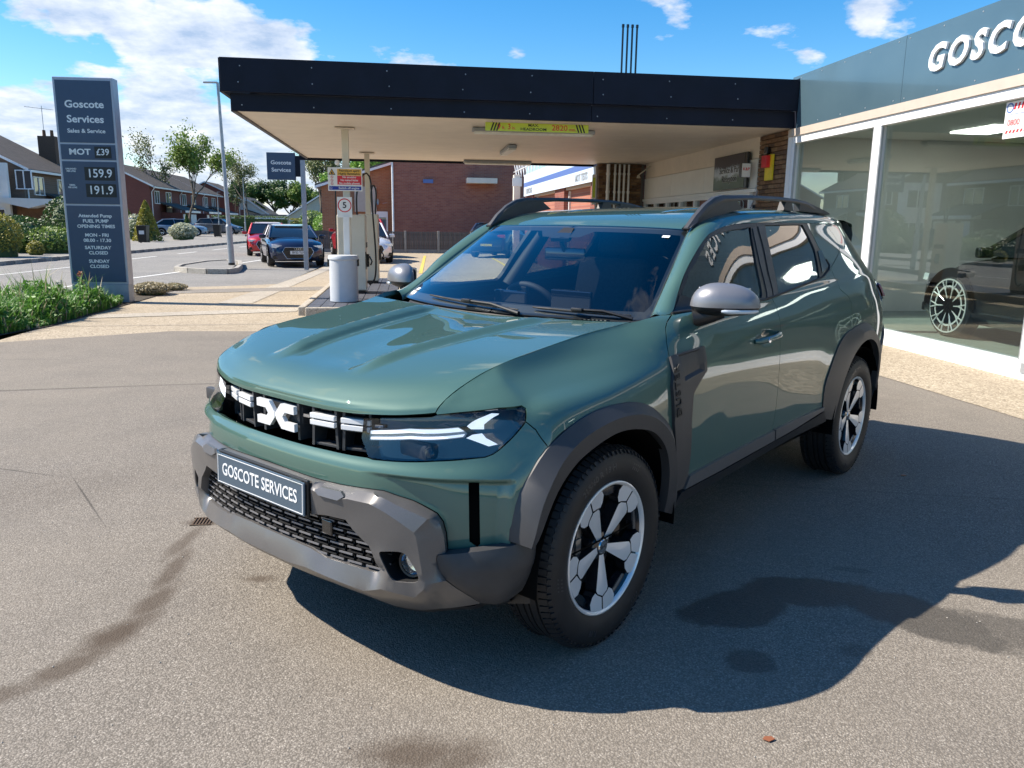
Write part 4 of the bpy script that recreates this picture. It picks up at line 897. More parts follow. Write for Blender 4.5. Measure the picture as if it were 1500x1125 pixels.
# ---- brown brick return wall with pipes
bw=thing('brick_wall','brown brick return wall at the back of the canopy with white pipes','wall')
mb=MB(); mb.box((5.52,20.58,1.5),(1.24,.2,3.0)); mb.build('mortar_bed',[M('mortar')],bw)
bricks(bw,4.92,20.44,1.5,3.0,5,'x')
mb=MB(); mb.box((5.5,20.44,.75),(1.2,.10,1.5)); mb.build('wall_foot',[M('brick_clay_brown')],bw)
for x,r in ((5.15,.045),(5.33,.028),(5.45,.028),(5.57,.028),(5.69,.028)):
    mb=MB(); mb.tube([(x,20.33,.1),(x,20.33,2.99)],r,10)
    for z in (1.2,2.3,2.75): mb.lathe([(r+.012,-.03),(r+.012,.03)],10,0,Matrix.Translation((x,20.33,z)))
    mb.build('drain_pipe',[M('upvc_white')],bw,True,40)
lb=thing('flood_lamp','small bracket lamp on the reception wall corner','lamp',(WX-.0,19.9,2.93)); mb=MB(); mb.tube([(0,0,0),(-.30,-.05,-.22)],.015,8); mb.lathe([(0,.03),(.03,.02),(.05,-.05)],12,0,Matrix.Translation((-.31,-.05,-.25))); mb.build('arm',[M('pump_cream')],lb)
st=thing('strip_sign','narrow white and yellow vertical sign at the brick wall edge','sign',(4.80,20.38,2.35)); mb=MB(); mb.box((0,0,0),(.10,.02,.75)); mb.build('board',[M('white_paint')],st); mb=MB(); mb.box((0,-.012,.05),(.07,.004,.5)); mb.build('yellow_face',[M('lime_sign')],st)
# ---- workshop with the blue and white sign
wk=thing('workshop','brick workshop with roller doors behind the canopy','building')
for (a,b_) in ((20.7,21.6),(25.3,26.9),(31.6,33.6)): mb=MB(); mb.box((5.15,(a+b_)/2,1.4),(.3,b_-a,2.8)); mb.build('brick_pier',[M('brick_red_side')],wk)
mb=MB(); mb.box((5.2,27.2,2.9),(.3,13.2,.75)); mb.build('lintel',[M('beige_panel')],wk)
for (a,b_) in ((21.6,25.3),(26.9,31.6)):
    d=thing('roller_door',None,None,parent=wk)
    for k in range(5): mb=MB(); mb.box((5.35,(a+b_)/2,.27+k*.5),(.05,b_-a,.49),0,None,.006); mb.build('door_panel',[M('cream_paint')],d)
    mb=MB(); mb.box((5.2,a+.06,1.25),(.12,.10,2.5)); mb.box((5.2,b_-.06,1.25),(.12,.10,2.5)); mb.build('door_frame',[M('upvc_white')],d)
mb=MB(); mb.box((9.2,27.2,1.5),(8,13,3.2)); mb.build('building_mass',[M('brick_red')],wk)
bs=thing('workshop_sign','long pale blue sign board with a mid blue stripe on the workshop','sign',(4.93,27.0,0))
mb=MB(); mb.box((0,0,3.02),(.05,12.9,.86)); mb.build('board',[M('pale_blue_board')],bs)
mb=MB(); mb.box((-.028,0,3.04),(.006,12.9,.17)); mb.build('stripe',[M('mid_blue_board')],bs)
T=Matrix(((0,0,-1,-.03),(-1,0,0,0),(0,1,0,0),(0,0,0,1))); mb=MB()
for s,yy in (('TYRE SERVICE',5.0),('TYRES MOT',-4.6),):
    v,f=text_geo(s.replace('TYRE SERVICE','SERVICING').replace('TYRES MOT','MOT TESTS'),.27,.012,.004,'CENTER',1.15); mb.add(v,f,0,T@Matrix.Translation((-yy,2.76,0)))
mb.build('grey_lettering',[M('galv')],bs)
gtr=thing('roof_gantry','white steel lattice guard rail above the workshop sign','railing',(0,0,0))
for k in range(12):
    y=27.5+k*.75; mb=MB(); mb.tube([(4.9,y,3.4),(4.9,y,4.15)],.018,6); mb.tube([(4.9,y,3.5),(4.9,y+.75,4.1)],.012,6); mb.build('upright',[M('upvc_white')],gtr)
for z in (3.75,4.15): mb=MB(); mb.tube([(4.9,27.3,z),(4.9,36.6,z)],.022,6); mb.build('rail',[M('upvc_white')],gtr)
tp=thing('timber_post','pale timber post at the far end of the workshop sign','post',(4.7,34.2,0)); mb=MB(); mb.box((0,0,1.75),(.28,.28,3.5),0,None,.01); mb.build('shaft',[M('cream_paint')],tp); mb=MB(); mb.box((0,-.15,3.2),(.4,.04,.35)); mb.build('cap_board',[M('white_paint')],tp)
# ================================================================== brick house behind the fence
bh=thing('brick_house','large plain dark red brick house wall behind the timber fence','house')
mb=MB(); mb.box((2.75,44,2.9),(6.7,6,5.8)); mb.build('wall',[M('brick_red')],bh)
mb=MB(); mb.prism([(-.9,5.8),(6.4,5.8),(2.75,8.2)],0,6.4,0,Matrix(((1,0,0,0),(0,0,1,40.8),(0,1,0,0),(0,0,0,1)))); mb.build('roof',[M('roof_tile_brown')],bh)
mb=MB(); q=[(-.95,40.9,5.6),(-.95,40.9,4.45),(-.70,40.9,4.3),(-.70,40.9,.0)]; mb.tube([(-1.15,40.9,4.62),(-.62,40.9,4.35),(-.60,40.9,0)],.05,8); mb.build('drain_pipe',[M('upvc_white')],bh)
mb=MB(); mb.box((1.15,40.93,3.5),(.5,.12,.18)); mb.build('vent',[M('mid_blue_board')],bh)
mb=MB(); mb.box((3.8,40.6,3.55),(1.5,.9,.25)); mb.build('porch_roof',[M('cream_paint')],bh)
lo=thing('side_extension','orange brick side extension with sloping roof and white door beside the big brick house','house')
mb=MB(); mb.prism([(-4.2,0),(-.62,0),(-.62,4.35),(-4.2,3.2)],0,4,0,Matrix(((1,0,0,0),(0,0,1,42),(0,1,0,0),(0,0,0,1)))); mb.build('wall',[M('brick_orange')],lo)
mb=MB(); mb.prism([(-4.5,3.12),(-.5,4.42),(-.5,4.60),(-4.5,3.30)],-.2,4.2,0,Matrix(((1,0,0,0),(0,0,1,42),(0,1,0,0),(0,0,0,1)))); mb.build('roof',[M('roof_tile_grey')],lo)
mb=MB(); mb.prism([(-4.5,3.10),(-.5,4.38),(-.5,4.50),(-4.5,3.22)],-.24,-.2,0,Matrix(((1,0,0,0),(0,0,1,42),(0,1,0,0),(0,0,0,1)))); mb.build('verge_board',[M('upvc_white')],lo)
mb=MB(); mb.box((-1.32,41.96,1.0),(.85,.1,2.0)); d=mb.build('door',[M('upvc_white')],lo); mb=MB(); mb.box((-1.20,41.9,1.2),(.42,.04,1.0)); mb.build('door_glass',[M('glass_house')],d)
mb=MB(); mb.box((-2.0,41.9,2.6),(1.1,.15,1.25)); mb.build('panel',[M('beige_panel')],lo)
mb=MB(); mb.tube([(-.9,41.7,2.45),(-1.15,41.7,2.4)],.01,6); mb.lathe([(.0,.02),(.12,.05),(.16,.09)],16,0,FR((-1.3,41.7,2.45),(0,0,1),None,(-1,-.4,.3))); mb.build('dish',[M('galv')],lo,True)
# fence
fn=thing('timber_fence','low grey weathered timber fence with concrete posts below the big brick wall','fence')
base=None
for k,x in enumerate(np.arange(-5.4,8.6,.118)):
    if base is None: q=MB(); q.box((0,0,0),(.112,.02,.86),0); base=q.build('fence_board',[M('fence_wood')],fn); o=base
    else: o=base.copy(); COL.objects.link(o)
    o.location=(x,39.5+(.012 if k%2 else -.012),.60+rng.uniform(-.008,.008)); o.rotation_euler=(0,R(rng.uniform(-.4,.4)),0)
for x in np.arange(-4.85,8.6,1.61): mb=MB(); mb.box((x,39.46,.52),(.11,.11,1.10),0,None,.01); mb.build('fence_post',[M('fence_post_conc')],fn)
for x in np.arange(-4.85,7.2,1.61): mb=MB(); mb.box((x+.805,39.5,.09),(1.49,.05,.17)); mb.build('gravel_board',[M('fence_post_conc')],fn)
# ================================================================== houses over the road
def window(par,x,y,z,w,h,face,cols=2,white_panel=0):
    """face: 'x' looks to +x, 'y' looks to -y"""
    t=thing('window',None,None,parent=par); mb=MB(); fr_=.07
    def B(c,d):
        if face=='x': mb.box((x+c[1],y+c[0],z+c[2]),(d[1],d[0],d[2]))
        else: mb.box((x+c[0],y-c[1],z+c[2]),(d[0],d[1],d[2]))
    B((0,0,h/2-fr_/2),(w,.08,fr_)); B((0,.02,-h/2+fr_/2),(w+.06,.12,fr_)); 
    for k in range(cols+1): B((-w/2+fr_/2+(w-fr_)*k/cols,0,0),(fr_,.08,h-2*fr_))
    mb.build('frame',[M('upvc_white')],t); mb=MB(); B((0,-.02,0),(w-.02,.02,h-.02)); mb.build('pane',[M('house_pane')],t)
    if white_panel: mb=MB(); B((0,-.01,-h/2-white_panel/2-.01),(w,.05,white_panel)); mb.build('panel',[M('white_paint')],par)
b=NB('house_pane'); b.col((.045,.06,.07)).set(Roughness=.04,Coat_Weight=1.0); b.b.inputs['Specular IOR Level'].default_value=.8
def terrace_house(label,y,x=-26.3,w=10.6,dep=9.2,eave=4.95,ridge=7.25,group='terraced houses along the far side of the road',mat='brick_terrace',gable=True,seed=0,z0=0):
    t=thing('terraced_house',label,'house',(x,y,z0),0,group); r=random.Random(seed)
    mb=MB(); mb.box((-dep/2,w/2,eave/2),(dep,w,eave)); mb.build('wall',[M(mat+'_side' if mat+'_side' in MATS else mat)],t)
    Tg=Matrix(((1,0,0,0),(0,0,1,0),(0,1,0,0),(0,0,0,1)))
    mb=MB(); mb.prism([(-dep,eave-.02),(0,eave-.02),(-dep/2,ridge-.12)],.0,w,0,Tg); 
    mb.box((-dep/2,-.005,eave/2),(dep-.02,.02,eave)); mb.build('gable_wall',[M(mat)],t)
    for s in (0,1):
        xa,xb=((.45,-dep/2) if s==0 else (-dep-.45,-dep/2)); za=eave-.2; mb=MB()
        v=[(xa,-.15,za),(xb,-.15,ridge),(xb,w+.0,ridge),(xa,w+.0,za)]; v+=[(p[0],p[1],p[2]+.12) for p in v]
        mb.add(v,[(0,1,2,3),(7,6,5,4),(0,4,5,1),(1,5,6,2),(2,6,7,3),(3,7,4,0)]); mb.build('roof_slope',[M('roof_tile_brown')],t)
    mb=MB()
    for s in (1,-1):
        xa=.47 if s>0 else -dep-.47; d=Vector((-dep/2-xa,0,ridge-eave+.2)); 
        v=[(xa,-.18,eave-.26),(-dep/2,-.18,ridge-.06),(-dep/2,-.18,ridge+.12),(xa,-.18,eave-.08)]; v+=[(p[0],-.15,p[2]) for p in v]; mb.add(v,[(0,1,2,3),(7,6,5,4),(0,4,5,1),(1,5,6,2),(2,6,7,3),(3,7,4,0)])
    mb.build('verge_board',[M('upvc_white')],t)
    mb=MB(); mb.box((.47,w/2,eave-.22),(.12,w,.16)); mb.build('gutter',[M('upvc_white')],t)
    mb=MB(); mb.tube([(.40,.35,eave-.3),(.10,.35,eave-.7),(.08,.35,.1)],.05,6); mb.build('drain_pipe',[M('upvc_white')],t)
    window(t,.03,2.3,3.75,1.7,1.35,'x',2); window(t,.03,6.6,3.55,2.0,1.75,'x',2,1.0)
    window(t,.03,6.6,1.25,2.4,1.3,'x',3)
    # lean-to porch and garage
    mb=MB(); v=[(0,3.2,3.15),(0,w-1.0,3.15),(2.6,w-1.0,2.30),(2.6,3.2,2.30)]; v+=[(p[0],p[1],p[2]+.14) for p in v]; mb.add(v,[(3,2,1,0),(4,5,6,7),(0,1,5,4),(1,2,6,5),(2,3,7,6),(3,0,4,7)]); mb.build('porch_roof',[M('roof_tile_grey')],t)
    mb=MB(); mb.box((2.62,(3.2+w-1)/2,2.32),(.06,w-4.2,.22)); mb.build('fascia_board',[M('upvc_white')],t)
    mb=MB(); mb.box((1.1,(3.2+w-1)/2,1.1),(2.2,w-4.6,2.2)); mb.build('porch_wall',[M(mat+'_side' if mat+'_side' in MATS else mat)],t)
    mb=MB(); mb.box((2.22,w-2.6,1.05),(.06,2.3,2.0)); mb.build('garage_door',[M('white_paint')],t); mb=MB(); mb.box((2.22,4.2,1.05),(.06,.9,2.0)); mb.build('front_door',[M('upvc_white')],t)
    return t
terrace_house('first red brick terraced house, gable end facing, just right of the pylon',88.5,seed=1)
terrace_house('second red brick house along in the terrace, past the gable end',99.15,seed=2)
terrace_house('third red brick terraced house, two upstairs windows by a white panel',109.8,seed=3)
terrace_house('last red brick terraced house, plain side wall near the leafless tree',124.0,x=-24.5,w=9,seed=4,ridge=6.9,eave=4.7)
terrace_house('brown brick house left of the pylon with white verge and chimney stack behind',62.2,x=-27.0,w=10,mat='brick_brown',seed=5,dep=11.5,ridge=7.9,group='houses at the far left')
terrace_house('brown brick house standing nearer at the far left beside the shrubs',46.5,x=-28.0,w=9,mat='brick_brown',seed=6,dep=9,ridge=7.0,group='houses at the far left')
terrace_house('pale fronted house out to the left whose windows show in the showroom glass',31,x=-26.0,w=9.5,mat='brick_brown',seed=7,group='houses at the far left')
terrace_house('house furthest to the left with a grey tiled roof, seen only in the glass',15,x=-26.0,w=9.5,mat='brick_brown',seed=8,group='houses at the far left')
# pieces of the far left frontage: window bay and door canopy of the nearer house
fh_=thing('house_front','white panelled house front with two windows at the left edge of the view','house')
mb=MB(); mb.box((-29.5,61.5,2.6),(3.6,.3,5.2)); mb.build('wall',[M('white_paint')],fh_); window(fh_,-29.2,61.3,3.9,1.9,1.5,'y',2); window(fh_,-29.0,61.3,1.2,2.0,1.7,'y',3)
sw=window(fh_,-26.9,61.85+.2,4.1,1.1,1.35,'y',2)
ch=thing('chimney_stack','dark chimney stack with pots and a television aerial left of the pylon','chimney',(-29.0,72,0)); mb=MB(); mb.box((0,0,6.9),(1.3,1.0,2.2)); mb.build('stack',[M('brick_clay_dark')],ch)
for x in (-.3,.3): mb=MB(); mb.lathe([(.14,8.0),(.12,8.5),(.0,8.5)],10,0,Matrix.Translation((x,0,0))); mb.build('pot',[M('brick_clay_brown')],ch)
mb=MB(); mb.tube([(-.3,0,8.0),(-.3,0,10.4)],.025,6); mb.tube([(-1.6,0,10.3),(.6,0,10.1)],.02,6)
for k in range(7): mb.tube([(-1.5+k*.3,-.25,10.3-k*.03),(-1.5+k*.3,.25,10.3-k*.03)],.01,5)
mb.build('aerial',[M('galv')],ch)
cpw=thing('door_canopy','white edged flat canopy over the dark entrance of the brown brick house','canopy',(-25.9,61.0,0)); mb=MB(); mb.prism([(-2.3,2.55),(-.2,2.1),(1.6,2.55),(1.6,2.75),(-2.3,2.80)],-.6,.9,0,Matrix(((1,0,0,0),(0,0,1,0),(0,1,0,0),(0,0,0,1)))); mb.build('canopy_board',[M('white_paint')],cpw); mb=MB(); mb.box((0,.9,1.2),(3.2,.1,2.4)); mb.build('dark_entrance',[M('wood_brown')],cpw)
def bungalow(label,x,y,w,h,rg,mat,solar=False):
    t=thing('bungalow',label,'house',(x,y,0)); Tg=Matrix(((1,0,0,0),(0,0,1,0),(0,1,0,0),(0,0,0,1)))
    mb=MB(); mb.prism([(-w/2,-1),(w/2,-1),(w/2,h),(0,rg-.1),(-w/2,h)],0,9,0,Tg); mb.build('wall',[M(mat)],t)
    for s in (-1,1):
        v=[(s*(w/2+.4),-.3,h-.18),(0,-.3,rg),(0,9.3,rg),(s*(w/2+.4),9.3,h-.18)]; v+=[(p[0],p[1],p[2]+.14) for p in v]; mb=MB(); mb.add(v,[(0,1,2,3),(7,6,5,4),(0,4,5,1),(1,5,6,2),(2,6,7,3),(3,7,4,0)]); mb.build('roof_slope',[M('roof_tile_grey')],t)
        v=[(s*(w/2+.4),-.34,h-.22),(0,-.34,rg-.04),(0,-.34,rg+.16),(s*(w/2+.4),-.34,h-.02)]; mb=MB(); mb.add(v,[(0,1,2,3)]); mb.build('verge_board',[M('upvc_white')],t)
    window(t,-w*.22,-.03,h*.5-.1,1.6,1.1,'y',3); window(t,w*.25,-.03,h*.5-.1,1.6,1.1,'y',3)
    if solar: mb=MB(); a=math.atan2(rg-h+.18,w/2+.4); mb.box((0,0,0),(w*.3,3.2,.06),0,Matrix.Translation((w*.25,3,h+.5*(rg-h)+.25))@Matrix.Rotation(a,4,'Y')); mb.build('solar_panel',[M('glass_house')],t)
bungalow('white rendered bungalow with a dark roof and solar panel beyond the terrace',-24.5,128,7,2.4,4.9,'white_paint',True)
simple('pale_render',(.42,.46,.42),.8); bungalow('pale grey green bungalow with white windows behind the projecting sign post',-10.6,104,8.2,1.9,4.6,'pale_render')
sh_=thing('far_shed','low pale blue flat roofed building between the two bungalows','shed',(-17.2,112,0)); mb=MB(); mb.box((0,0,1.0),(5,4,2.2)); mb.build('wall',[M('pale_blue_board')],sh_); mb=MB(); mb.box((0,0,2.2),(5.3,4.3,.15)); mb.build('roof',[M('lead_grey')],sh_)
# ================================================================== vehicles in the background
def paint(name,c): b=NB(name); b.col(c).set(Roughness=.35,Metallic=.3,Coat_Weight=1.0,Coat_Roughness=.03); return b.m
for n,c in (('paint_navy',(.008,.014,.045)),('paint_red',(.45,.01,.015)),('paint_white',(.75,.77,.79)),('paint_blue',(.01,.03,.25)),('paint_silverblue',(.22,.30,.40)),('paint_grey',(.10,.115,.14)),('paint_charcoal',(.05,.055,.06)),('paint_black',(.008,.008,.010))): paint(n,c)
b=NB('car_window'); b.col((.012,.016,.022)).set(Roughness=.05); b.b.inputs['Specular IOR Level'].default_value=.5
simple('lamp_white',(.75,.80,.85),.12,.2,coat=1)
def bg_car(label,loc,rz,mat,L=4.3,Wd_=1.80,H=1.45,kind='hatch',group=None,plate=None,grille='hex'):
    """front towards -y of its own frame"""
    t=thing('parked_car',label,'car',loc,rz,group)
    hl=L/2; w=Wd_/2; hb={'hatch':.92,'suv':1.05}[kind]; gc=.20
    # stations along y: (y, half width, z bottom, z shoulder, z top of body)
    st=[(-hl,.60,.36,.52,.60),(-hl+.06,.74,.24,.60,.70),(-hl+.22,.90,.19,.70,.80),(-hl+.55,.97,gc,.78,.88),(-hl+.95,1.0,gc,hb-.12,hb-.02),(-hl+1.35,1.0,gc,hb-.05,hb+.04),(-.2,1.0,gc,hb,hb+.02),(.6,1.0,gc,hb+.01,hb+.03),(hl-.75,1.0,gc,hb+.03,hb+.06),(hl-.30,.97,.22,hb+.02,hb+.05),(hl-.08,.90,.28,hb-.05,hb+.0),(hl,.78,.36,hb-.18,hb-.10)]
    V=[];F=[];K=13
    for (y,kw,zb,zs,zt) in st:
        ww=w*kw; ring=[(0,zb),(ww*.85,zb),(ww*.97,zb+.10),(ww,zb+(zs-zb)*.45),(ww*.985,zs-.06),(ww*.93,zs+.01),(ww*.6,zt),(0,zt+.025)]
        pts=[(x,y+.06*(1 if y<0 else -1)*0,z) for x,z in ring]+[(-x,y,z) for x,z in ring[-2:0:-1]]
        V+=pts; K=len(pts)
    for i in range(len(st)-1):
        for k in range(K): F.append((i*K+k,(i+1)*K+k,(i+1)*K+(k+1)%K,i*K+(k+1)%K))
    F.append(tuple(range(K))); F.append(tuple((len(st)-1)*K+k for k in range(K-1,-1,-1)))
    pymesh('body',V,F,M(mat),t,True,32)
    # glasshouse
    r0=-hl+1.15; r1=-hl+1.95; r2=hl-.95 if kind=='hatch' else hl-.55; r3=hl-.22 if kind=='hatch' else hl-.16
    def gh(s,z0,off):
        lo=[(r0+off,.0),(r3-off,.0)]
        return s
    V=[];zt=H-.02
    sec=[(r0,hb+.02,.86),(r1,zt-.02,.70),((r1+r2)/2,zt+.01,.72),(r2,zt-.03,.69),(r3,hb+.08,.80)]
    low=[(r0,hb,.86),(r1,hb+.0,.90),((r1+r2)/2,hb+.0,.92),(r2,hb+.02,.90),(r3,hb+.02,.84)]
    def strip_side(s,ins,name,m,ya,yb,top,bot):
        pass
    n=len(sec); V=[];F=[]
    for (y,z,kw),(y2,z2,kw2) in zip(sec,low):
        V+=[(-w*kw2,y2,z2),(-w*kw,y,z),(w*kw,y,z),(w*kw2,y2,z2)]
    for i in range(n-1):
        for k in range(3): F.append((i*4+k,i*4+k+1,(i+1)*4+k+1,(i+1)*4+k))
    F=[f[::-1] for f in F]
    g=pymesh('glasshouse',V,F,M('car_window'),t,True,25)
    # painted roof and pillars
    mb=MB(); V=[];F=[]
    rf=[(r1-.05,zt-.035,.69),((r1+r2)/2,zt+.025,.72),(r2+.03,zt-.02,.69)]
    for y,z,kw in rf: V+=[(-w*kw-.01,y,z-.03),(-w*kw*.8,y,z+.015),(w*kw*.8,y,z+.015),(w*kw+.01,y,z-.03)]
    for i in range(2):
        for k in range(3): F.append((i*4+k,i*4+k+1,(i+1)*4+k+1,(i+1)*4+k))
    mb.add(V,[f[::-1] for f in F])
    for s in (-1,1):
        mb.tube([(s*w*.87,r0,hb+.0),(s*(w*.70+.01),r1,zt-.02)],.035,6); mb.tube([(s*(w*.70+.01),r1,zt-.02),(s*(w*.725+.01),(r1+r2)/2,zt+.005),(s*(w*.69+.01),r2,zt-.03)],.03,6); mb.tube([(s*(w*.69+.01),r2,zt-.03),(s*w*.83,r3,hb+.05)],.055,6)
        mb.tube([(s*w*.93,(r0+r3)/2-.15,hb),(s*(w*.725),(r1+r2)/2,zt)],.028,6)
    mb.build('roof',[M(mat)],t,True,35)
    mb=MB(); mb.box((0,-hl+.05,.56 if kind=='hatch' else .62),(1.0,.05,.36),0,None,.02); 
    gz=.56 if kind=='hatch' else .62
    mb=MB(); mb.prism([(-.36,-.20),(.36,-.20),(.50,.02),(.42,.17),(-.42,.17),(-.50,.02)],-.0,.03,0,Matrix(((1,0,0,0),(0,0,-1,-hl+.012),(0,1,0,gz-.08),(0,0,0,1)))); mb.build('grille',[M('black_gloss_box')],t)
    mb=MB(); P=[(-.36,-.20),(.36,-.20),(.50,.02),(.42,.17),(-.42,.17),(-.50,.02)]; mb.tube([(x,-hl-.018,gz-.08+z) for x,z in P],.010,6,0,True,None,True); mb.build('grille_surround',[M('plastic_chrome')],t)
    for s in (-1,1):
        mb=MB(); mb.prism([(.46,.00),(.82,.04),(.80,.13),(.50,.11)] if s>0 else [(-.46,0),(-.50,.11),(-.80,.13),(-.82,.04)],0,.10,0,Matrix(((1,0,0,0),(0,0,-1,-hl+.20),(0,1,0,gz+.03),(0,0,0,1)))); mb.build('headlight',[M('lamp_white')],t)
        mb=MB(); mb.box((s*.68,-hl+.13,.33),(.24,.06,.12),0,None,.02); mb.build('air_intake',[M('black_gloss_box')],t)
        mb=MB(); mb.box((s*.66,hl-.06,hb-.12),(.34,.12,.13),0,None,.03); mb.build('tail_light',[M('tail_red')],t)
        mb=MB(); mb.box((s*(w+.09),-hl+1.5,hb+.05),(.20,.10,.13),0,None,.03); mb.build('door_mirror',[M(mat)],t)
    for yy,m_ in ((-hl-.035,'white_paint'),(hl+.005,'yellow_print')):
        mb=MB(); mb.box((0,yy,.48 if yy<0 else .55),(.52,.02,.11)); pl_=mb.build('number_plate',[M(m_)],t)
        if plate and yy<0: mb=MB(); put_text(mb,plate,.095,0,.48,yy-.012,.002,.95); mb.build('plate_text',[M('black_print')],pl_)
    mb=MB(); mb.box((0,hl-.03,.40),(Wd_*.8,.10,.25),0,None,.03); mb.build('rear_bumper',[M('plastic_black')],t)
    for s in (-1,1):
        for y in (-hl+.85,hl-.80):
            wl=thing('wheel',None,None,loc=(s*(w-.11),y,.33),parent=t); A=Matrix(((0,0,s,0),(1,0,0,0),(0,1,0,0),(0,0,0,1)))
            mb=MB(); mb.lathe([(.21,.105),(.30,.115),(.33,.09),(.335,-.09),(.30,-.11),(.0,-.11)],28,0,A); mb.build('tyre',[M('tyre_rubber')],wl,True,40)
            mb=MB(); mb.lathe([(.0,.06),(.21,.06)],24,1,A); mb.lathe([(.195,.112),(.215,.112)],24,0,A)
            for k in range(5):
                a=2*PI*k/5; mb.prism([(.0,-.025),(.20,-.035),(.20,.035),(.0,.025)],.085,.105,0,A@Matrix.Rotation(a,4,'Z'))
            mb.build('rim',[M('machined_alloy'),M('matt_void')],wl)
            mb=MB(); mb.lathe([(.36,.117),(.375,.119),(.40,.112)],26,0,A,arc=(R(-5),R(185))); mb.lathe([(.0,.118),(.37,.118)],26,0,A@Matrix.Translation((0,0,-.008)),arc=(R(-2),R(182))); mb.build('wheel_arch',[M('matt_void')],wl)
    return t
au=bg_car('dark navy hatchback facing the camera beyond the pump island, chrome hexagonal grille',(-4.02,29.0,-.03),R(14),'paint_navy',4.34,1.82,1.36,'hatch',None,'BV22 TLN')
mb=MB()
for k in range(4): mb.lathe([(.042,0),(.042,.006),(.034,.006),(.034,0)],20,0,FR((-.088+k*.059,-2.20,.60),(1,0,0),None,(0,-1,0)))
mb.build('ring_badge',[M('plastic_chrome')],au)
bg_car('bright red car mostly hidden behind the navy hatchback, left side',(-6.2,37.5,-.04),R(10),'paint_red',4.2,1.78,1.42)
bg_car('red SUV parked behind the pumps with its back end showing',(-2.1,35.8,0),R(-165),'paint_red',4.4,1.82,1.62,'suv')
bg_car('white hatchback nose partly hidden by the fuel pump and bin',(-1.55,31.0,0),R(8),'paint_white',4.1,1.76,1.45)
bg_car('dark blue SUV by the fence at the right behind the green car',(4.35,36.4,0),R(155),'paint_navy',4.3,1.8,1.5,'suv')
bg_car('grey hatchback reversed onto the drive of the brown brick house with red lamps',(-25.2,54.0,.02),R(195),'paint_charcoal',4.3,1.8,1.5,'hatch','cars on the drives over the road')
bg_car('vivid blue hatchback on a drive beside the brown wheelie bin',(-20.6,64.5,.02),R(160),'paint_blue',4.0,1.75,1.5,'hatch','cars on the drives over the road')
bg_car('pale silver blue estate car behind the conical shrub',(-20.3,76.5,.02),R(100),'paint_silverblue',4.6,1.8,1.5,'hatch','cars on the drives over the road')
bg_car('slate grey SUV on the drive nearest the long hedge',(-19.3,87.5,.02),R(85),'paint_grey',4.6,1.85,1.62,'suv','cars on the drives over the road')
sc_=bg_car('black saloon on display inside the showroom with thin spoked wheels',(WX+1.75,7.75,.10),R(180),'paint_black',4.9,1.9,1.55,'suv')
for ch_ in list(sc_.children):
    if ch_.name.startswith('wheel') and ch_.location.x>0:   # the side facing the glass after turning round
        r_c=[c for c in ch_.children if c.name.startswith('rim')][0]
        mb=MB(); A=Matrix(((0,0,1,0),(1,0,0,0),(0,1,0,0),(0,0,0,1))); mb.lathe([(.285,.112),(.285,.122),(.270,.122)],40,0,A)
        for k in range(10):
            a=2*PI*k/10; mb.tube([(A@Vector((.05*math.cos(a),.05*math.sin(a),.10))),(A@Vector((.16*math.cos(a+.05),.16*math.sin(a+.05),.115))),(A@Vector((.275*math.cos(a+.13),.275*math.sin(a+.13),.118)))],.008,5); mb.tube([(A@Vector((.16*math.cos(a+.05),.16*math.sin(a+.05),.115))),(A@Vector((.275*math.cos(a-.10),.275*math.sin(a-.10),.118)))],.007,5)
        mb.lathe([(0,.112),(.268,.108)],32,1,A); o=mb.build('spoke_set',[M('machined_alloy'),M('matt_void')],ch_)
        ch_.scale=(1,1.22,1.22); ch_.location.z=.40
# wheelie bins
def wheelie(label,x,y,mat='black_print',rz=0):
    t=thing('wheelie_bin',label,'bin',(x,y,0),rz,'wheelie bins on the far pavement'); mb=MB(); v=[(-.24,-.28,.05),(.24,-.28,.05),(.24,.20,.05),(-.24,.20,.05),(-.29,-.36,1.0),(.29,-.36,1.0),(.29,.34,1.0),(-.29,.34,1.0)]
    mb.add(v,[(0,3,2,1),(4,5,6,7),(0,1,5,4),(1,2,6,5),(2,3,7,6),(3,0,4,7)]); mb.build('tub',[M(mat)],t); mb=MB(); mb.box((0,-.01,1.04),(.62,.76,.07),0,None,.02); mb.build('lid',[M(mat)],t); mb=MB()
    for s in (-1,1): mb.lathe([(0,.03),(.10,.03),(.10,-.03),(0,-.03)],14,0,FR((s*.25,.24,.10),(0,1,0),None,(1,0,0)))
    mb.build('bin_wheels',[M('black_hose')],t); return t
o=wheelie('dark wheelie bin with a white label in front of the vivid blue hatchback',-16.1,52.3); mb=MB(); mb.box((0,-.335,.72),(.3,.01,.36)); mb.build('bin_label',[M('white_paint')],o)
wheelie('wheelie bin standing alone left of the lamp column',-16.3,73); wheelie('left one of the paired wheelie bins by the hedge',-15.0,89); wheelie('right one of the paired wheelie bins by the hedge',-14.2,89.5)
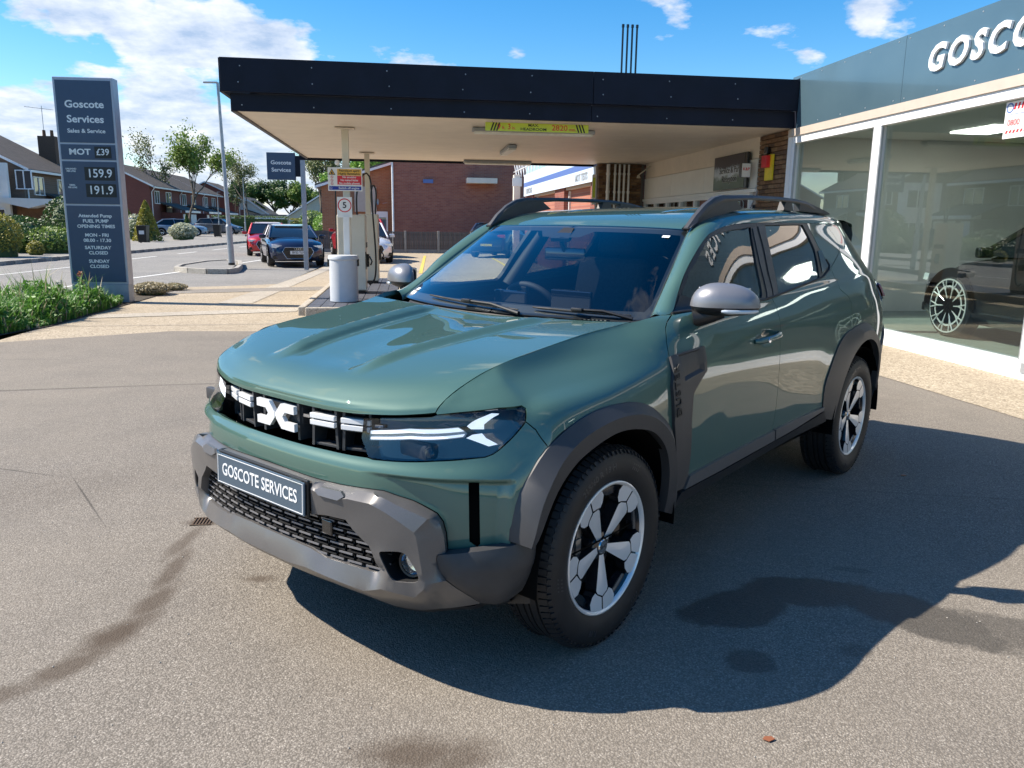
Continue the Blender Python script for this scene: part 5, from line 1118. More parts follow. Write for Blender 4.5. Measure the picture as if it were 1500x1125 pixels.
# ================================================================== vegetation
def leafmat(name,a,b2,tr=.25):
    b=NB(name); oi=b.nd('ShaderNodeObjectInfo'); g=b.nd('ShaderNodeNewGeometry')
    c=b.ramp(g.outputs['Random Per Island'],[(0,a),(.5,tuple((x+y)/2 for x,y in zip(a,b2))),(1,b2)]); b.col(c).set(Roughness=.55)
    tl=b.nd('ShaderNodeBsdfTranslucent'); b.L.new(c,tl.inputs[0]); mx=b.nd('ShaderNodeMixShader'); mx.inputs[0].default_value=tr; b.L.new(b.b.outputs[0],mx.inputs[1]); b.L.new(tl.outputs[0],mx.inputs[2]); b.L.new(mx.outputs[0],b.out.inputs[0]); return b.m
leafmat('leaf_spring',(.11,.19,.03),(.22,.30,.06)); leafmat('leaf_olive',(.10,.13,.04),(.20,.22,.08)); leafmat('leaf_dark',(.03,.07,.018),(.07,.13,.03)); leafmat('leaf_hedge',(.05,.10,.02),(.10,.17,.035)); leafmat('leaf_gold',(.20,.20,.03),(.36,.32,.05)); leafmat('leaf_bright',(.12,.26,.03),(.24,.40,.06)); leafmat('leaf_straw',(.32,.27,.16),(.48,.42,.28)); leafmat('blade_green',(.06,.17,.02),(.16,.34,.05),.3); leafmat('leaf_rust',(.25,.08,.04),(.4,.16,.08)); leafmat('leaf_variegated',(.35,.38,.25),(.55,.55,.42))
simple('bark',(.10,.08,.06),.9,noise_=.3,nscale=12,bump=.5,bscale=30)
def leaves(cent,rad,n,size,r,flat=1.0):
    V=[];F=[]
    for k in range(n):
        c=cent[r.randrange(len(cent))]; q=c[1] if len(c)>1 and not isinstance(c[0],float) else rad
        p0=Vector(c[0]) if not isinstance(c[0],float) else Vector(c)
        d=Vector((r.gauss(0,1),r.gauss(0,1),r.gauss(0,1)*flat)); d.normalize(); p=p0+d*q*1.25*(r.random()**.6)
        a=Vector((r.gauss(0,1),r.gauss(0,1),r.gauss(0,1))).normalized(); b_=a.orthogonal().normalized(); s=size*r.uniform(.6,1.4)
        o=len(V); V+=[tuple(p-a*s*.5),tuple(p+b_*s*.32),tuple(p+a*s*.5),tuple(p-b_*s*.32)]; F.append((o,o+1,o+2,o+3))
    return V,F
def tree(label,x,y,h,spread,mat,n=5200,leaf=.22,seed=1,trunk_h=.28,density=1.0,group='trees beyond the houses',lean=0):
    r=random.Random(seed); t=thing('tree',label,'tree',(x,y,-.1),0,group); mb=MB(); tips=[]
    def grow(p,d,L,rad,lev):
        q=p; pts=[p]; rr=[rad]
        for k in range(4):
            d=(d+Vector((r.gauss(0,.12),r.gauss(0,.12),.05+r.gauss(0,.06)))).normalized(); q=q+d*L/4; pts.append(q); rr.append(rad*(1-.13*(k+1)))
        mb.tube([tuple(a) for a in pts],rr,6 if lev<2 else 4,0,False)
        if lev>=3: tips.append((tuple(q),L*.55)); tips.append((tuple(pts[2]),L*.4)); return
        for k in range(r.choice((3,4)) if lev<2 else 3):
            an=r.uniform(0,2*PI); nd_=(d+Vector((math.cos(an),math.sin(an),r.uniform(-.1,.4)))*spread*r.uniform(.6,1.15)).normalized(); grow(pts[r.choice((2,3,4))] if lev else pts[r.choice((3,4))],nd_,L*r.uniform(.6,.8),rad*.52,lev+1)
    grow(Vector((0,0,0)),Vector((lean,0,1)),h*trunk_h*1.25,h*.0125,0)
    # leader
    zmax=max(p[0][2] for p in tips); k=h/zmax
    mb.v=[(a*k,b_*k,c*k) for a,b_,c in mb.v]; tips=[((p[0]*k,p[1]*k,p[2]*k),q*k) for p,q in tips]
    mb.build('trunk',[M('bark')],t,True,60)
    tp=[tips[i] for i in range(len(tips)) if r.random()<density]
    V,F=leaves(tp,1,n,leaf,r); pymesh('crown',V,F,M(mat),t); return t
tree('tall loose leafed tree rising behind the terrace roofs right of the pylon',-21.5,84,10.2,.46,'leaf_spring',5200,.24,3,.30,.9)
tree('thin pale tree close behind the pylon above the terrace roof',-29.5,98,11.0,.5,'leaf_olive',1500,.22,8,.3,.7)
tree('sparse twiggy rounded tree left of the projecting sign',-21.6,118,10.4,.5,'leaf_olive',4200,.20,12,.26,.9)
tree('small dark conifer like tree at the end of the terrace',-24.5,122,7.6,.4,'leaf_dark',1800,.2,14,.3,1)
tree('slender feathery green tree behind the projecting sign post',-9.4,92,11.0,.55,'leaf_olive',6000,.22,21,.14,1)
tree('bright green bushy tree just left of the fuel pumps',-5.2,66,5.0,.9,'leaf_bright',6500,.17,25,.14,1)
tree('leafy tree showing through beneath the canopy left of the brick house',-4.2,74,8.0,.8,'leaf_spring',4600,.2,31,.25,1)
tree('tree crown above the side extension roof behind the pump hoses',-.8,60,7.2,.8,'leaf_bright',4200,.18,37,.25,1)
for i,(x,y,h,m) in enumerate([(-27,145,7.6,'leaf_hedge'),(-23.5,148,8.4,'leaf_dark'),(-19.5,143,7.8,'leaf_hedge'),(-16,140,7.2,'leaf_spring'),(-31,150,8,'leaf_dark'),(-12,136,7.6,'leaf_hedge')]):
    tree(['dense rounded tree left in the far tree line','darkest tree in the far tree line','broad green tree in the middle of the far tree line','pale green tree at the right of the far tree line','far tree furthest left, beyond the white bungalow','far tree just behind the pale green bungalow'][i],x,y,h,1.1,m,7000,.36,50+i,.12,1,'far tree line')
def hedge(label,x0,y0,x1,y1,w,h,mat,n,seed,name='hedge',group=None,leaf=.10):
    t=thing(name,label,'hedge',(0,0,0),0,group); r=random.Random(seed); V=[];F=[]; L=math.hypot(x1-x0,y1-y0); dx,dy=(x1-x0)/L,(y1-y0)/L
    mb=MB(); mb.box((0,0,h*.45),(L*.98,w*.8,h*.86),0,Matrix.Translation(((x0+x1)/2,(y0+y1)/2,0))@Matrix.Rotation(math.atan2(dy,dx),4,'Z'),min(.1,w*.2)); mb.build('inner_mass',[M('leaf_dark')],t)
    for k in range(n):
        s=r.random()*L; f=r.random(); 
        if f<.45: q=(-.5*w,r.uniform(0,h))
        elif f<.55: q=(.5*w,r.uniform(0,h))
        else: q=(r.uniform(-.5,.5)*w,h)
        j=Vector((r.gauss(0,.04),r.gauss(0,.04),r.gauss(0,.05))); p=Vector((x0+dx*s-dy*q[0],y0+dy*s+dx*q[0],q[1]))+j
        a=Vector((r.gauss(0,1),r.gauss(0,1),r.gauss(0,1))).normalized(); b_=a.orthogonal().normalized(); z=leaf*r.uniform(.6,1.4); o=len(V); V+=[tuple(p-a*z*.5),tuple(p+b_*z*.35),tuple(p+a*z*.5),tuple(p-b_*z*.35)]; F.append((o,o+1,o+2,o+3))
    pymesh('foliage',V,F,M(mat),t); return t
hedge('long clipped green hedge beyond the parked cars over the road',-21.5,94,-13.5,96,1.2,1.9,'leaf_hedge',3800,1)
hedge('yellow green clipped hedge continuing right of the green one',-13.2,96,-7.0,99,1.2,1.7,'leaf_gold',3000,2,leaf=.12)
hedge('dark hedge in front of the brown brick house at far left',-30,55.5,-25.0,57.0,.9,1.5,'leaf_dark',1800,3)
def bush(label,x,y,rx,rz_,mat,n,seed,leaf=.08,shape='round',group='garden shrubs over the road',z=0,name='shrub'):
    t=thing(name,label,'shrub',(x,y,z),0,group); r=random.Random(seed); V=[];F=[]
    for k in range(n):
        v=r.random(); an=r.uniform(0,2*PI)
        if shape=='cone': rad=rx*(1-v)**.75*(.75+.3*r.random()); zz=v*rz_*2
        elif shape=='box': rad=rx*(.9+.15*r.random()); zz=v*rz_*2
        else: c=r.uniform(-1,1); rad=rx*math.sqrt(1-c*c)*(.8+.25*r.random()); zz=rz_*(1+c*(.85+.2*r.random()))
        p=Vector((rad*math.cos(an),rad*math.sin(an),zz)); a=Vector((r.gauss(0,1),r.gauss(0,1),r.gauss(0,1))).normalized(); b_=a.orthogonal().normalized(); s=leaf*r.uniform(.6,1.5); o=len(V)
        V+=[tuple(p-a*s*.5),tuple(p+b_*s*.35),tuple(p+a*s*.5),tuple(p-b_*s*.35)]; F.append((o,o+1,o+2,o+3))
    pymesh('foliage',V,F,M(mat),t)
    mb=MB(); pr_=[(0,0),(rx*.72,.02),(rx*.75,rz_),(rx*.45,rz_*1.5),(0,rz_*1.8)] if shape!='cone' else [(0,0),(rx*.7,.05),(rx*.35,rz_),(0,rz_*1.7)]
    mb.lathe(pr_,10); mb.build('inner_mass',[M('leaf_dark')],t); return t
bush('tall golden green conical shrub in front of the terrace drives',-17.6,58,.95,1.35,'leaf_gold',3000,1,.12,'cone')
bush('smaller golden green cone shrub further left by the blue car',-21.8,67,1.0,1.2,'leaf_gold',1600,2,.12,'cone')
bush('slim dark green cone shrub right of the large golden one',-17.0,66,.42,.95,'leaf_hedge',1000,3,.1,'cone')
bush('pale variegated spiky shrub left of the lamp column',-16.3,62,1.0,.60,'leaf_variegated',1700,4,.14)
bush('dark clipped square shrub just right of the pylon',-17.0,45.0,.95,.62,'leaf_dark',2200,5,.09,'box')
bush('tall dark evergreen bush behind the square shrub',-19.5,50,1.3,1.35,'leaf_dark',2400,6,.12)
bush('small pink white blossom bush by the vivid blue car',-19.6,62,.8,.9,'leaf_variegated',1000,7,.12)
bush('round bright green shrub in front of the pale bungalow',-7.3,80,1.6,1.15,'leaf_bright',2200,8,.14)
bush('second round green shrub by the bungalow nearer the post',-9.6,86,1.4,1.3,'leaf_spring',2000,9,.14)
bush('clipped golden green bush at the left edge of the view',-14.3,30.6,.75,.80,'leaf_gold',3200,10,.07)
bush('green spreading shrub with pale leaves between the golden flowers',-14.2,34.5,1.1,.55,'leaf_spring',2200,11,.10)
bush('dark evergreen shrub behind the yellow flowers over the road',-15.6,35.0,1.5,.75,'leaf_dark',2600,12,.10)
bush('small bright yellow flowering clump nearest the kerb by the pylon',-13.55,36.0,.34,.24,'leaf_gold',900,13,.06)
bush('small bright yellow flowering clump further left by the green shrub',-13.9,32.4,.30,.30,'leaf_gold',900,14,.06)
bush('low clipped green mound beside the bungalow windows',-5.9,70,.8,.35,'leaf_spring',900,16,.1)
# planted verge in front of the pylon: blades and weeds nobody could count
def verge():
    r=random.Random(5); V=[];F=[];V2=[];F2=[]
    def edge(y): return np.interp(y,[8.8,10.4,11.5,13.7,14.7],[-5.7,-5.15,-4.85,-4.82,-4.9])
    for k in range(15000):
        y=8.6+6.3*r.random(); xe=edge(y); x=xe-abs(r.gauss(0,1.2))-.02 if r.random()<.75 else xe-r.uniform(0,5)
        if x<-10: continue
        if 14.6<y and -5.95<x<-4.8: continue
        clump=.5+.5*math.sin(x*3.1+y*1.7)*math.sin(y*2.9-x*1.3); h=(.12+.34*r.random()*clump+.14*clump)*(1 if r.random()<.93 else 1.7); h*=min(1,.35+ (xe-x)*2.2)
        a=r.uniform(0,2*PI); w=.006+.008*r.random(); d=Vector((math.cos(a),math.sin(a),0)); n=Vector((-d.y,d.x,0))*w; b_=Vector((x,y,0)); lean=r.uniform(.1,.7)
        p1=b_+Vector((0,0,h*.6))+d*h*lean*.35; p2=b_+Vector((0,0,h*(1-.25*lean)))+d*h*lean; T=(V,F) if r.random()<.82 else (V2,F2); o=len(T[0])
        T[0].extend([tuple(b_-n),tuple(b_+n),tuple(p1+n*.8),tuple(p1-n*.8),tuple(p2)]); T[1].extend([(o,o+1,o+2,o+3),(o+3,o+2,o+4)])
    for k in range(15000):   # broad leaves
        y=9.0+5.7*r.random(); xe=edge(y); x=xe-abs(r.gauss(0,.8))-.05; clump=.5+.5*math.sin(x*3.1+y*1.7)*math.sin(y*2.9-x*1.3)
        if clump<.35 and r.random()<.6: continue
        p=Vector((x,y,.03+r.random()*.46*clump*min(1,.3+(xe-x)*2))); a=Vector((r.gauss(0,1),r.gauss(0,1),r.gauss(0,.6))).normalized(); b_=a.orthogonal().normalized(); s=r.uniform(.02,.06); o=len(V); V+=[tuple(p-a*s),tuple(p+b_*s*.45),tuple(p+a*s),tuple(p-b_*s*.45)]; F.append((o,o+1,o+2,o+3))
    o=pymesh('verge_grass',V,F,M('blade_green')); o['kind']='stuff'; o2=pymesh('dry_grass',V2,F2,M('leaf_straw')); o2['kind']='stuff'
verge()
sheet('planting_bed',[(-11,8.3),(-6.2,8.6),(-5.1,10.3),(-4.83,11.5),(-4.80,13.7),(-4.78,18.0),(-6.0,18.0),(-6.8,15.2),(-8.3,11),(-11,9)],.008,M('soil'))
for (x,y,h,l) in ((-5.35,14.0,.55,'tall weed with rusty flower head against the bottom of the pylon'),(-5.6,13.7,.42,'leafy stem with pale leaves left of the rusty flower'),(-5.05,13.9,.34,'short leafy stem right of the rusty flower at the pylon foot')):
    t=thing('flower_stem',l,'plant',(x,y,0),0,'tall weeds by the pylon'); r=random.Random(int(h*100)); mb=MB(); mb.tube([(0,0,0),(.02,.01,h*.6),(.0,.0,h)],.006,5); mb.build('stem',[M('leaf_hedge')],t)
    V,F=leaves([((0,0,h*f),.09*(1.1-f*.6)) for f in (.2,.35,.5,.65,.8)],.08,260,.05,r); pymesh('leaf_mass',V,F,M('blade_green'),t)
    V,F=leaves([((0,0,h),.04)],.03,90 if 'rusty flower head' in l else 26,.03,r); pymesh('flower_head',V,F,M('leaf_rust' if 'head' in l else 'leaf_variegated'),t)
bush('dry straw coloured bush at the right foot of the pylon',-4.98,16.4,.34,.12,'leaf_straw',2600,20,.045,'round','tall weeds by the pylon')
bush('second smaller dry bush trailing right of the pylon foot',-4.85,17.5,.26,.07,'leaf_straw',900,21,.04,'round','tall weeds by the pylon')
# loose pebbles, a fallen leaf, drain cover on the tarmac
dr=thing('drain_cover','small rusty drain grating in the tarmac left of the number plate','drain',(-1.01,3.84,.0)); dr.scale=(.55,.55,.8); mb=MB()
for k in range(6): mb.box((-.07+k*.028,0,.003),(.012,.16,.006))
mb.box((0,.085,.003),(.18,.012,.006)); mb.box((0,-.085,.003),(.18,.012,.006)); mb.build('grating',[simple('rust',(.09,.055,.03),.8)],dr)
for (x,y,s,l) in ((1.02,1.92,.012,'tiny fallen brown leaf on the sunlit tarmac near the bottom edge'),(2.95,4.2,.012,'small brown leaf in the shade behind the rear wheel')):
    mb=MB(); mb.prism([(0,-s),(s*1.8,-s*.3),(s*1.4,s*.8),(-.3*s,s),(-s*1.2,s*.1)],.003,.005); o=mb.build('fallen_leaf',[M('leaf_rust')]); o.location=(x,y,.001); tag(o,l,'leaf')
r=random.Random(99); V=[];F=[]
for k in range(1500):
    x=r.uniform(-4,5.5); y=r.uniform(1.2,9); s=r.uniform(.0015,.0045); p=Vector((x,y,s*.4)); o=len(V); V+=[tuple(p+Vector((s,0,0))),tuple(p+Vector((0,s,0))),tuple(p+Vector((-s,0,0))),tuple(p+Vector((0,-s,0))),tuple(p+Vector((0,0,s*.7)))]; F+=[(o,o+1,o+4),(o+1,o+2,o+4),(o+2,o+3,o+4),(o+3,o,o+4)]
o=pymesh('loose_grit',V,F,simple('grit',(.35,.32,.28),.9)); o['kind']='stuff'
OUT={
 'seam_bonnet':[(3.236,7.147,0),(3.245,7.798,0),(3.313,8.289,0),(3.460,8.603,0),(3.681,8.807,0),(3.955,8.939,0),(4.254,9.032,0),(4.600,9.050,0),(4.971,9.032,0),(5.450,8.953,0),(5.856,8.897,0),(6.091,8.898,0),(6.274,8.909,0),(6.438,8.927,0),(6.593,8.948,0),(6.742,8.969,0),(6.890,8.993,0),(7.039,9.022,0),(7.184,9.055,0),(7.325,9.083,0),(7.463,9.102,0),(7.601,9.113,0),(7.739,9.122,0),(7.881,9.138,0),(8.027,9.166,0),(8.179,9.206,0),(8.337,9.249,0),(8.495,9.274,0)],
 'door_front':[(9.106,9.401,0),(8.904,8.805,0),(8.800,8.421,0),(8.679,7.610,0),(8.607,6.745,0),(8.517,5.077,0),(8.618,3.685,0),(8.738,2.843,0)],
 'arch_o':[(4.878,2.128,0),(4.891,2.479,0),(4.989,3.300,0),(5.219,4.017,0),(5.647,4.522,0),(6.259,4.874,0),(6.838,5.150,0),(7.376,5.036,0),(7.725,4.741,0),(8.080,4.188,0),(8.540,3.489,0),(8.752,2.702,0),(8.852,2.001,0),(8.935,1.037,0),(8.885,0.759,0)],
 'hl_top':[(5.190,6.894,0),(4.585,7.072,0),(4.160,7.071,0),(3.716,7.069,0),(3.273,7.011,0)],
 'hl_right':[(5.190,6.894,0),(5.282,6.665,0),(5.196,6.348,0),(5.116,6.020,0)],
 'hl_bot':[(5.116,6.020,0),(4.805,5.629,0),(4.519,5.289,0),(4.421,5.188,0),(4.271,5.111,0),(3.335,5.089,0),(2.569,4.991,0),(2.143,4.953,0),(2.034,5.018,0)],
 'hl_in':[(2.034,5.018,0),(1.870,5.613,0),(1.828,5.823,0),(1.846,6.336,0),(1.876,6.764,0)],
 'hl_tin':[(1.876,6.764,0),(2.193,6.831,0),(2.502,6.858,0),(2.873,6.882,0),(3.165,6.906,0),(3.273,7.011,0)],
 'grille_bot':[(0.762,4.983,0),(1.271,5.014,0),(1.669,5.002,0),(2.046,4.987,0)],
 'bf_seam':[(5.116,6.020,0),(5.382,5.504,0),(5.647,4.522,0)],
 'dark_top':[(4.878,2.002,0),(4.650,1.931,0),(4.314,1.859,0),(3.989,1.837,0),(3.624,1.834,0)],
 'grey_top':[(0.000,3.405,0),(0.475,3.370,0),(1.100,3.317,0),(1.657,3.319,0),(2.149,3.364,0),(2.417,3.361,0),(2.657,3.228,0),(2.888,3.124,0),(3.382,2.788,0),(3.508,2.578,0),(3.582,2.270,0),(3.624,1.834,0)],
 'ledge':[(1.656,3.568,0),(2.889,4.043,0),(3.532,4.037,0),(3.927,4.058,0),(4.329,4.258,0)],
 'slot':[(4.021,3.947,0),(4.213,3.960,0),(4.286,1.981,0),(4.249,1.912,0),(4.088,2.053,0)],
 'g_ridge1':[(1.251,3.390,0.03),(1.783,3.404,0.03),(2.252,3.414,0.03),(2.579,3.226,0.03),(2.740,3.100,0.03),(2.974,2.970,0.03),(3.294,2.800,0.03)],
 'g_ridge2':[(1.267,3.180,0.045),(1.767,3.013,0.045),(1.942,3.080,0.045),(2.325,3.064,0.045),(2.577,2.896,0.045),(2.815,2.697,0.045),(3.082,2.464,0.045)],
 'g_open_top':[(1.224,2.307,0.035),(1.479,2.420,0.035),(1.873,2.433,0.035),(1.994,2.230,0.035),(2.276,1.898,0.035),(2.398,1.526,0.035),(2.440,1.349,0.035)],
 'g_open_bot':[(2.423,1.328,0.03),(2.339,1.235,0.03),(1.859,1.260,0.03),(1.346,1.263,0.03),(1.040,1.360,0.03),(0.484,1.394,0.03)],
 'g_crease':[(3.082,2.464,0.045),(3.118,2.363,0.045),(3.193,1.779,0.045),(3.282,1.286,0.045)],
 'g_seam':[(3.282,1.286,0.045),(3.673,1.285,0.02)],
 'g_side':[(3.639,1.891,0.015),(3.465,1.860,0.015),(3.451,1.741,0.015),(3.504,1.528,0.015),(3.667,1.261,0.015)],
 'g_skidline':[(1.016,1.066,0.04),(1.565,1.018,0.04),(2.125,0.948,0.04),(2.482,1.070,0.04),(3.070,1.008,0.04),(3.315,1.241,0.04)],
 'g_low':[(0.000,0.341,0.01),(0.353,0.357,0.01),(1.210,0.407,0.01),(1.804,0.347,0.01),(2.146,0.238,0.01),(2.776,0.306,0.01),(3.223,0.438,0.01),(4.000,0.540,0.01)],
 'g_lowside':[(3.661,1.236,0.01),(3.960,0.952,0.01),(4.239,0.650,0.01),(4.000,0.540,0.01)],
 'fogpocket':[(2.477,1.781,0.04),(2.562,1.849,0.04),(2.859,1.904,0.04),(3.001,1.728,0.04),(3.146,1.448,0.04),(3.130,1.296,0.04),(2.880,1.250,0.04),(2.697,1.270,0.04),(2.562,1.537,0.04)],
 'dark':[(3.639,1.891,0.015),(3.465,1.860,0.015),(3.451,1.741,0.015),(3.504,1.528,0.015),(3.651,1.292,0.015),(3.969,0.985,0.015),(4.253,0.690,0.015),(4.566,0.633,0.015),(4.844,0.707,0.015),(5.168,0.891,0.015),(5.400,1.324,0.015),(5.368,2.124,0.015),(5.094,2.130,0.015),(4.846,2.067,0.015)],
 'dlo_top':[(9.161,9.631,0),(9.367,10.500,0),(9.564,11.062,0),(9.845,11.460,0),(10.014,11.644,0),(10.187,11.807,0),(10.527,12.042,0),(10.878,12.270,0),(11.349,12.349,0),(11.950,12.378,0),(13.102,12.438,0)],
 'dlo_back':[(13.102,12.438,0),(13.100,11.954,0),(13.121,11.132,0),(13.184,10.675,0),(13.220,10.336,0),(12.978,10.116,0),(12.752,9.966,0)],
 'belt':[(12.752,9.966,0),(11.824,9.786,0),(11.030,9.136,0),(10.754,9.087,0),(9.946,9.253,0),(9.128,9.475,0)],
 'glass_f':[(9.502,10.209,-0.006),(9.612,10.812,-0.006),(9.935,11.453,-0.006),(10.113,11.638,-0.006),(10.373,11.776,-0.006),(10.681,11.916,-0.006),(11.167,12.072,-0.006),(10.980,10.910,-0.006),(10.805,9.443,-0.006)],
 'glass_r':[(11.558,12.161,-0.006),(12.064,12.184,-0.006),(12.883,12.259,-0.006),(12.933,11.598,-0.006),(12.928,11.119,-0.006),(12.812,10.495,-0.006),(12.682,9.983,-0.006),(11.215,9.650,-0.006),(11.365,10.962,-0.006)],
 'glass_q':[(12.998,11.049,-0.004),(13.156,11.085,-0.004),(13.184,10.385,-0.004),(12.851,10.168,-0.004)],
 'pil_split':[(11.030,9.136,0),(11.152,10.563,0),(11.261,11.393,0),(11.321,12.058,0),(11.349,12.349,0)],
 'door_split':[(11.030,9.136,0),(11.041,8.400,0),(11.023,7.683,0),(11.005,5.822,0),(11.030,4.489,0),(11.067,3.559,0),(11.063,2.741,0),(11.036,2.281,0),(11.026,2.038,0)],
 'rdoor_back':[(12.752,9.966,0),(13.220,10.336,0)],
 'rdoor_cut':[(13.102,12.438,0),(13.870,12.507,0),(14.078,11.659,0),(14.016,11.092,0),(13.784,10.796,0),(13.269,10.324,0),(13.251,9.841,0),(13.202,8.651,0),(13.438,7.959,0),(13.505,7.486,0),(13.497,6.542,0),(13.527,5.444,0)],
 'rarch_o':[(12.608,1.964,0),(12.587,2.090,0),(12.563,2.848,0),(12.704,3.596,0),(12.943,4.550,0),(13.229,5.183,0),(13.545,5.436,0),(13.988,5.636,0),(14.346,5.384,0),(14.677,4.773,0),(15.043,3.954,0)],
 'sill_top':[(9.142,1.892,0),(9.729,1.948,0),(10.331,1.989,0),(11.026,2.038,0),(11.551,2.087,0),(12.587,2.090,0)],
 'sill_mid':[(9.049,1.483,0),(9.767,1.470,0),(10.376,1.516,0),(11.137,1.615,0),(11.597,1.679,0),(12.613,1.932,0)],
 'sill_bot':[(8.784,1.002,0),(9.541,1.004,0),(10.270,1.053,0),(11.214,1.167,0),(11.653,1.226,0),(12.802,1.342,0)],
 'trim':[(8.570,6.681,0.008),(8.966,6.733,0.008),(9.306,6.745,0.008),(9.328,5.364,0.008),(9.065,4.504,0.008),(9.063,3.505,0.008),(9.100,2.623,0.008),(9.098,1.944,0.008),(9.000,1.543,0.008),(8.835,1.589,0.008),(8.670,2.883,0.008),(8.546,3.720,0.008),(8.451,5.114,0.008)],
 'handle':[(10.363,6.213,0),(10.934,6.383,0)],
 'hl_arrow1':[(3.866,6.301,-0.016),(3.962,6.431,-0.016),(4.434,6.930,-0.016),(4.585,6.856,-0.016),(4.221,6.296,-0.016),(4.210,6.095,-0.016),(3.945,6.166,-0.016)],
 'hl_arrow2':[(3.845,5.855,-0.016),(3.970,5.950,-0.016),(4.166,5.949,-0.016),(4.255,5.752,-0.016),(4.502,5.488,-0.016),(4.328,5.466,-0.016)],
 'hl_bar1':[(1.946,6.122,-0.018),(1.948,5.996,-0.018),(2.685,6.197,-0.018),(3.798,6.123,-0.018),(3.674,6.291,-0.018),(2.689,6.345,-0.018)],
 'hl_bar2':[(1.955,5.865,-0.018),(1.961,5.769,-0.018),(2.688,5.958,-0.018),(3.769,5.926,-0.018),(3.811,6.018,-0.018),(2.684,6.065,-0.018)],
 'hl_guide':[(1.896,6.128,-0.024),(1.916,5.714,-0.024),(2.675,5.916,-0.024),(3.811,5.890,-0.024),(3.852,6.031,-0.024),(3.686,6.319,-0.024),(2.676,6.362,-0.024)],
}
car=thing('parked_car','glossy green compact SUV parked in the foreground with GOSCOTE SERVICES number plate','car',(0.096,3.171,0),R(-47.688))
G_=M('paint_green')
# ---- bonnet
SEAM=np.array([Pt(p[0],p[1]) for p in OUT['seam_bonnet']])
def bonnet_net():
    C=[(-.712,.866),(-.711,.884),(-.700,.905),(-.625,.951),(-.50,.983),(-.34,1.012),(-.14,1.037),(.08,1.057),(.24,1.068),(.335,1.074)]
    E=[(.622,-.588,.890),(.626,-.574,.914),(.632,-.555,.935),(.640,-.500,.966),(.651,-.425,.995),(.665,-.338,1.020),(.690,-.22,1.050),(.697,.0,1.074),(.703,.19,1.088),(.720,.40,1.100)]
    E=[tuple(p) for p in SEAM[[0,1,3,5,8,12,16,20,23,26]]]; S=[0,.2,.4,.6,.8,.93,1.0]; N=[]
    for i,((cy,cz),(ex,ey,ez)) in enumerate(zip(C,E)):
        rw=[]; t=i/9
        for s in S:
            g=s**(3.0-1.2*t); zz=s**(2.2 if i>2 else 3.5); crown=.004*math.sin(PI*s)*(min(1,max(0,(i-2)/3)))
            rw.append((ex*s,cy+(ey-cy)*g,cz+(ez-cz)*zz+crown))
        N.append(rw)
    return padnet(np.array(N),True,False)
BNET=bonnet_net()
def sstep(x): x=np.clip(x,0,1); return x*x*(3-2*x)
def Bn(u,v,d=0):
    u=np.atleast_1d(np.asarray(u,float)); v=np.atleast_1d(np.asarray(v,float)); P=ev(BNET,u,v).copy()
    x,y=P[:,0],P[:,1]; xr=.235+.11*np.clip((y+.5)/.85,0,1.1)
    fade=sstep((y+.60)/.16)*(1-sstep((y-.22)/.12)*.85); d=x-xr
    tri=np.where(d<0,np.clip(1+d/.062,0,1),np.clip(1-d/.046,0,1)); tri=tri*tri*(3-2*tri)*.55+tri*.45
    P[:,2]+=fade*(.021*tri-.010*(1-sstep((d+.062)/.03)))
    return P
g=panel_geo([(0,0,0),(6,0,0),(6,9,0),(0,9,0)],step=(.07,.10),f=Bn,flange=.022,gap=.0018,noflange=lambda a,b:abs(a)<1e-4)
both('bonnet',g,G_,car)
# ---- fender, bumper cover
seamA=O('seam_bonnet',0); dfront=O('door_front',0); archo=O('arch_o',0)
i_top=[p for p in archo]  # starts low in front, runs over the wheel to the sill
k803=4
fender=seamA+[(8.95,9.55,0)]+dfront+archo[k803:12][::-1]+[(p[0],p[1],0) for p in OUT['bf_seam'][1:2]]+O('hl_right',0)[::-1]+O('hl_top',0)[1:]
pair('fender',panel_geo(fender,step=(.14,.22)),G_,car)
bump=[(0,3.40,0)]+O('grey_top',0)[1:]+O('dark_top',0)[::-1][1:]+archo[1:k803+1]+[(p[0],p[1],0) for p in OUT['bf_seam'][::-1][1:]]+O('hl_bot',0)[1:]+[(1.67,5.0,0),(1.27,5.0,0),(.7,4.98,0),(0,4.98,0)]
slot=O('slot',0)
def Wb(u,v,d=0):    # bumper cover: the band under the lamps leads to a ledge, with a set-back face below it towards the corner
    P=Wd(u,v,d); n=nrm(W,np.atleast_1d(u).astype(float),np.atleast_1d(v).astype(float))
    u=np.atleast_1d(u); v=np.atleast_1d(v)
    k=sstep((u-2.0)/1.2)*(1-sstep((u-4.6)/.3)); rec=(1-sstep((v-3.90)/.18))*k*.030
    rec=rec+ 0*sstep((u-3.75)/.45)*(1-sstep((u-4.30)/.05))*(1-sstep((v-4.05)/.25))*sstep((v-2.25)/.3)*.9
    return P-n*rec[:,None]
both('front_bumper',panel_geo(bump,[slot],step=(.07,.14),f=Wb,noflange=lambda a,b:abs(a)<1e-4),G_,car)
def box_void(name,pts,depth,mat,par,mir):
    """dark pocket behind an opening: outline pushed inwards"""
    P=np.array([Pt(*p) for p in pts]); n=nrm(W,np.array([p[0] for p in pts]),np.array([p[1] for p in pts]))
    Q=P-n*depth; v=[tuple(p) for p in P]+[tuple(p) for p in Q]; k=len(pts)
    f=[[i,k+i,k+(i+1)%k,(i+1)%k] for i in range(k)]+[list(range(k,2*k))]
    return sym((v,f,None),mir)
for mir in (0,1):
    g=box_void('s',[(p[0],p[1],-.03) for p in OUT['slot']],.09,None,None,mir); o=mesh_from('air_slot',[(*g,False)],M('matt_void'),car)
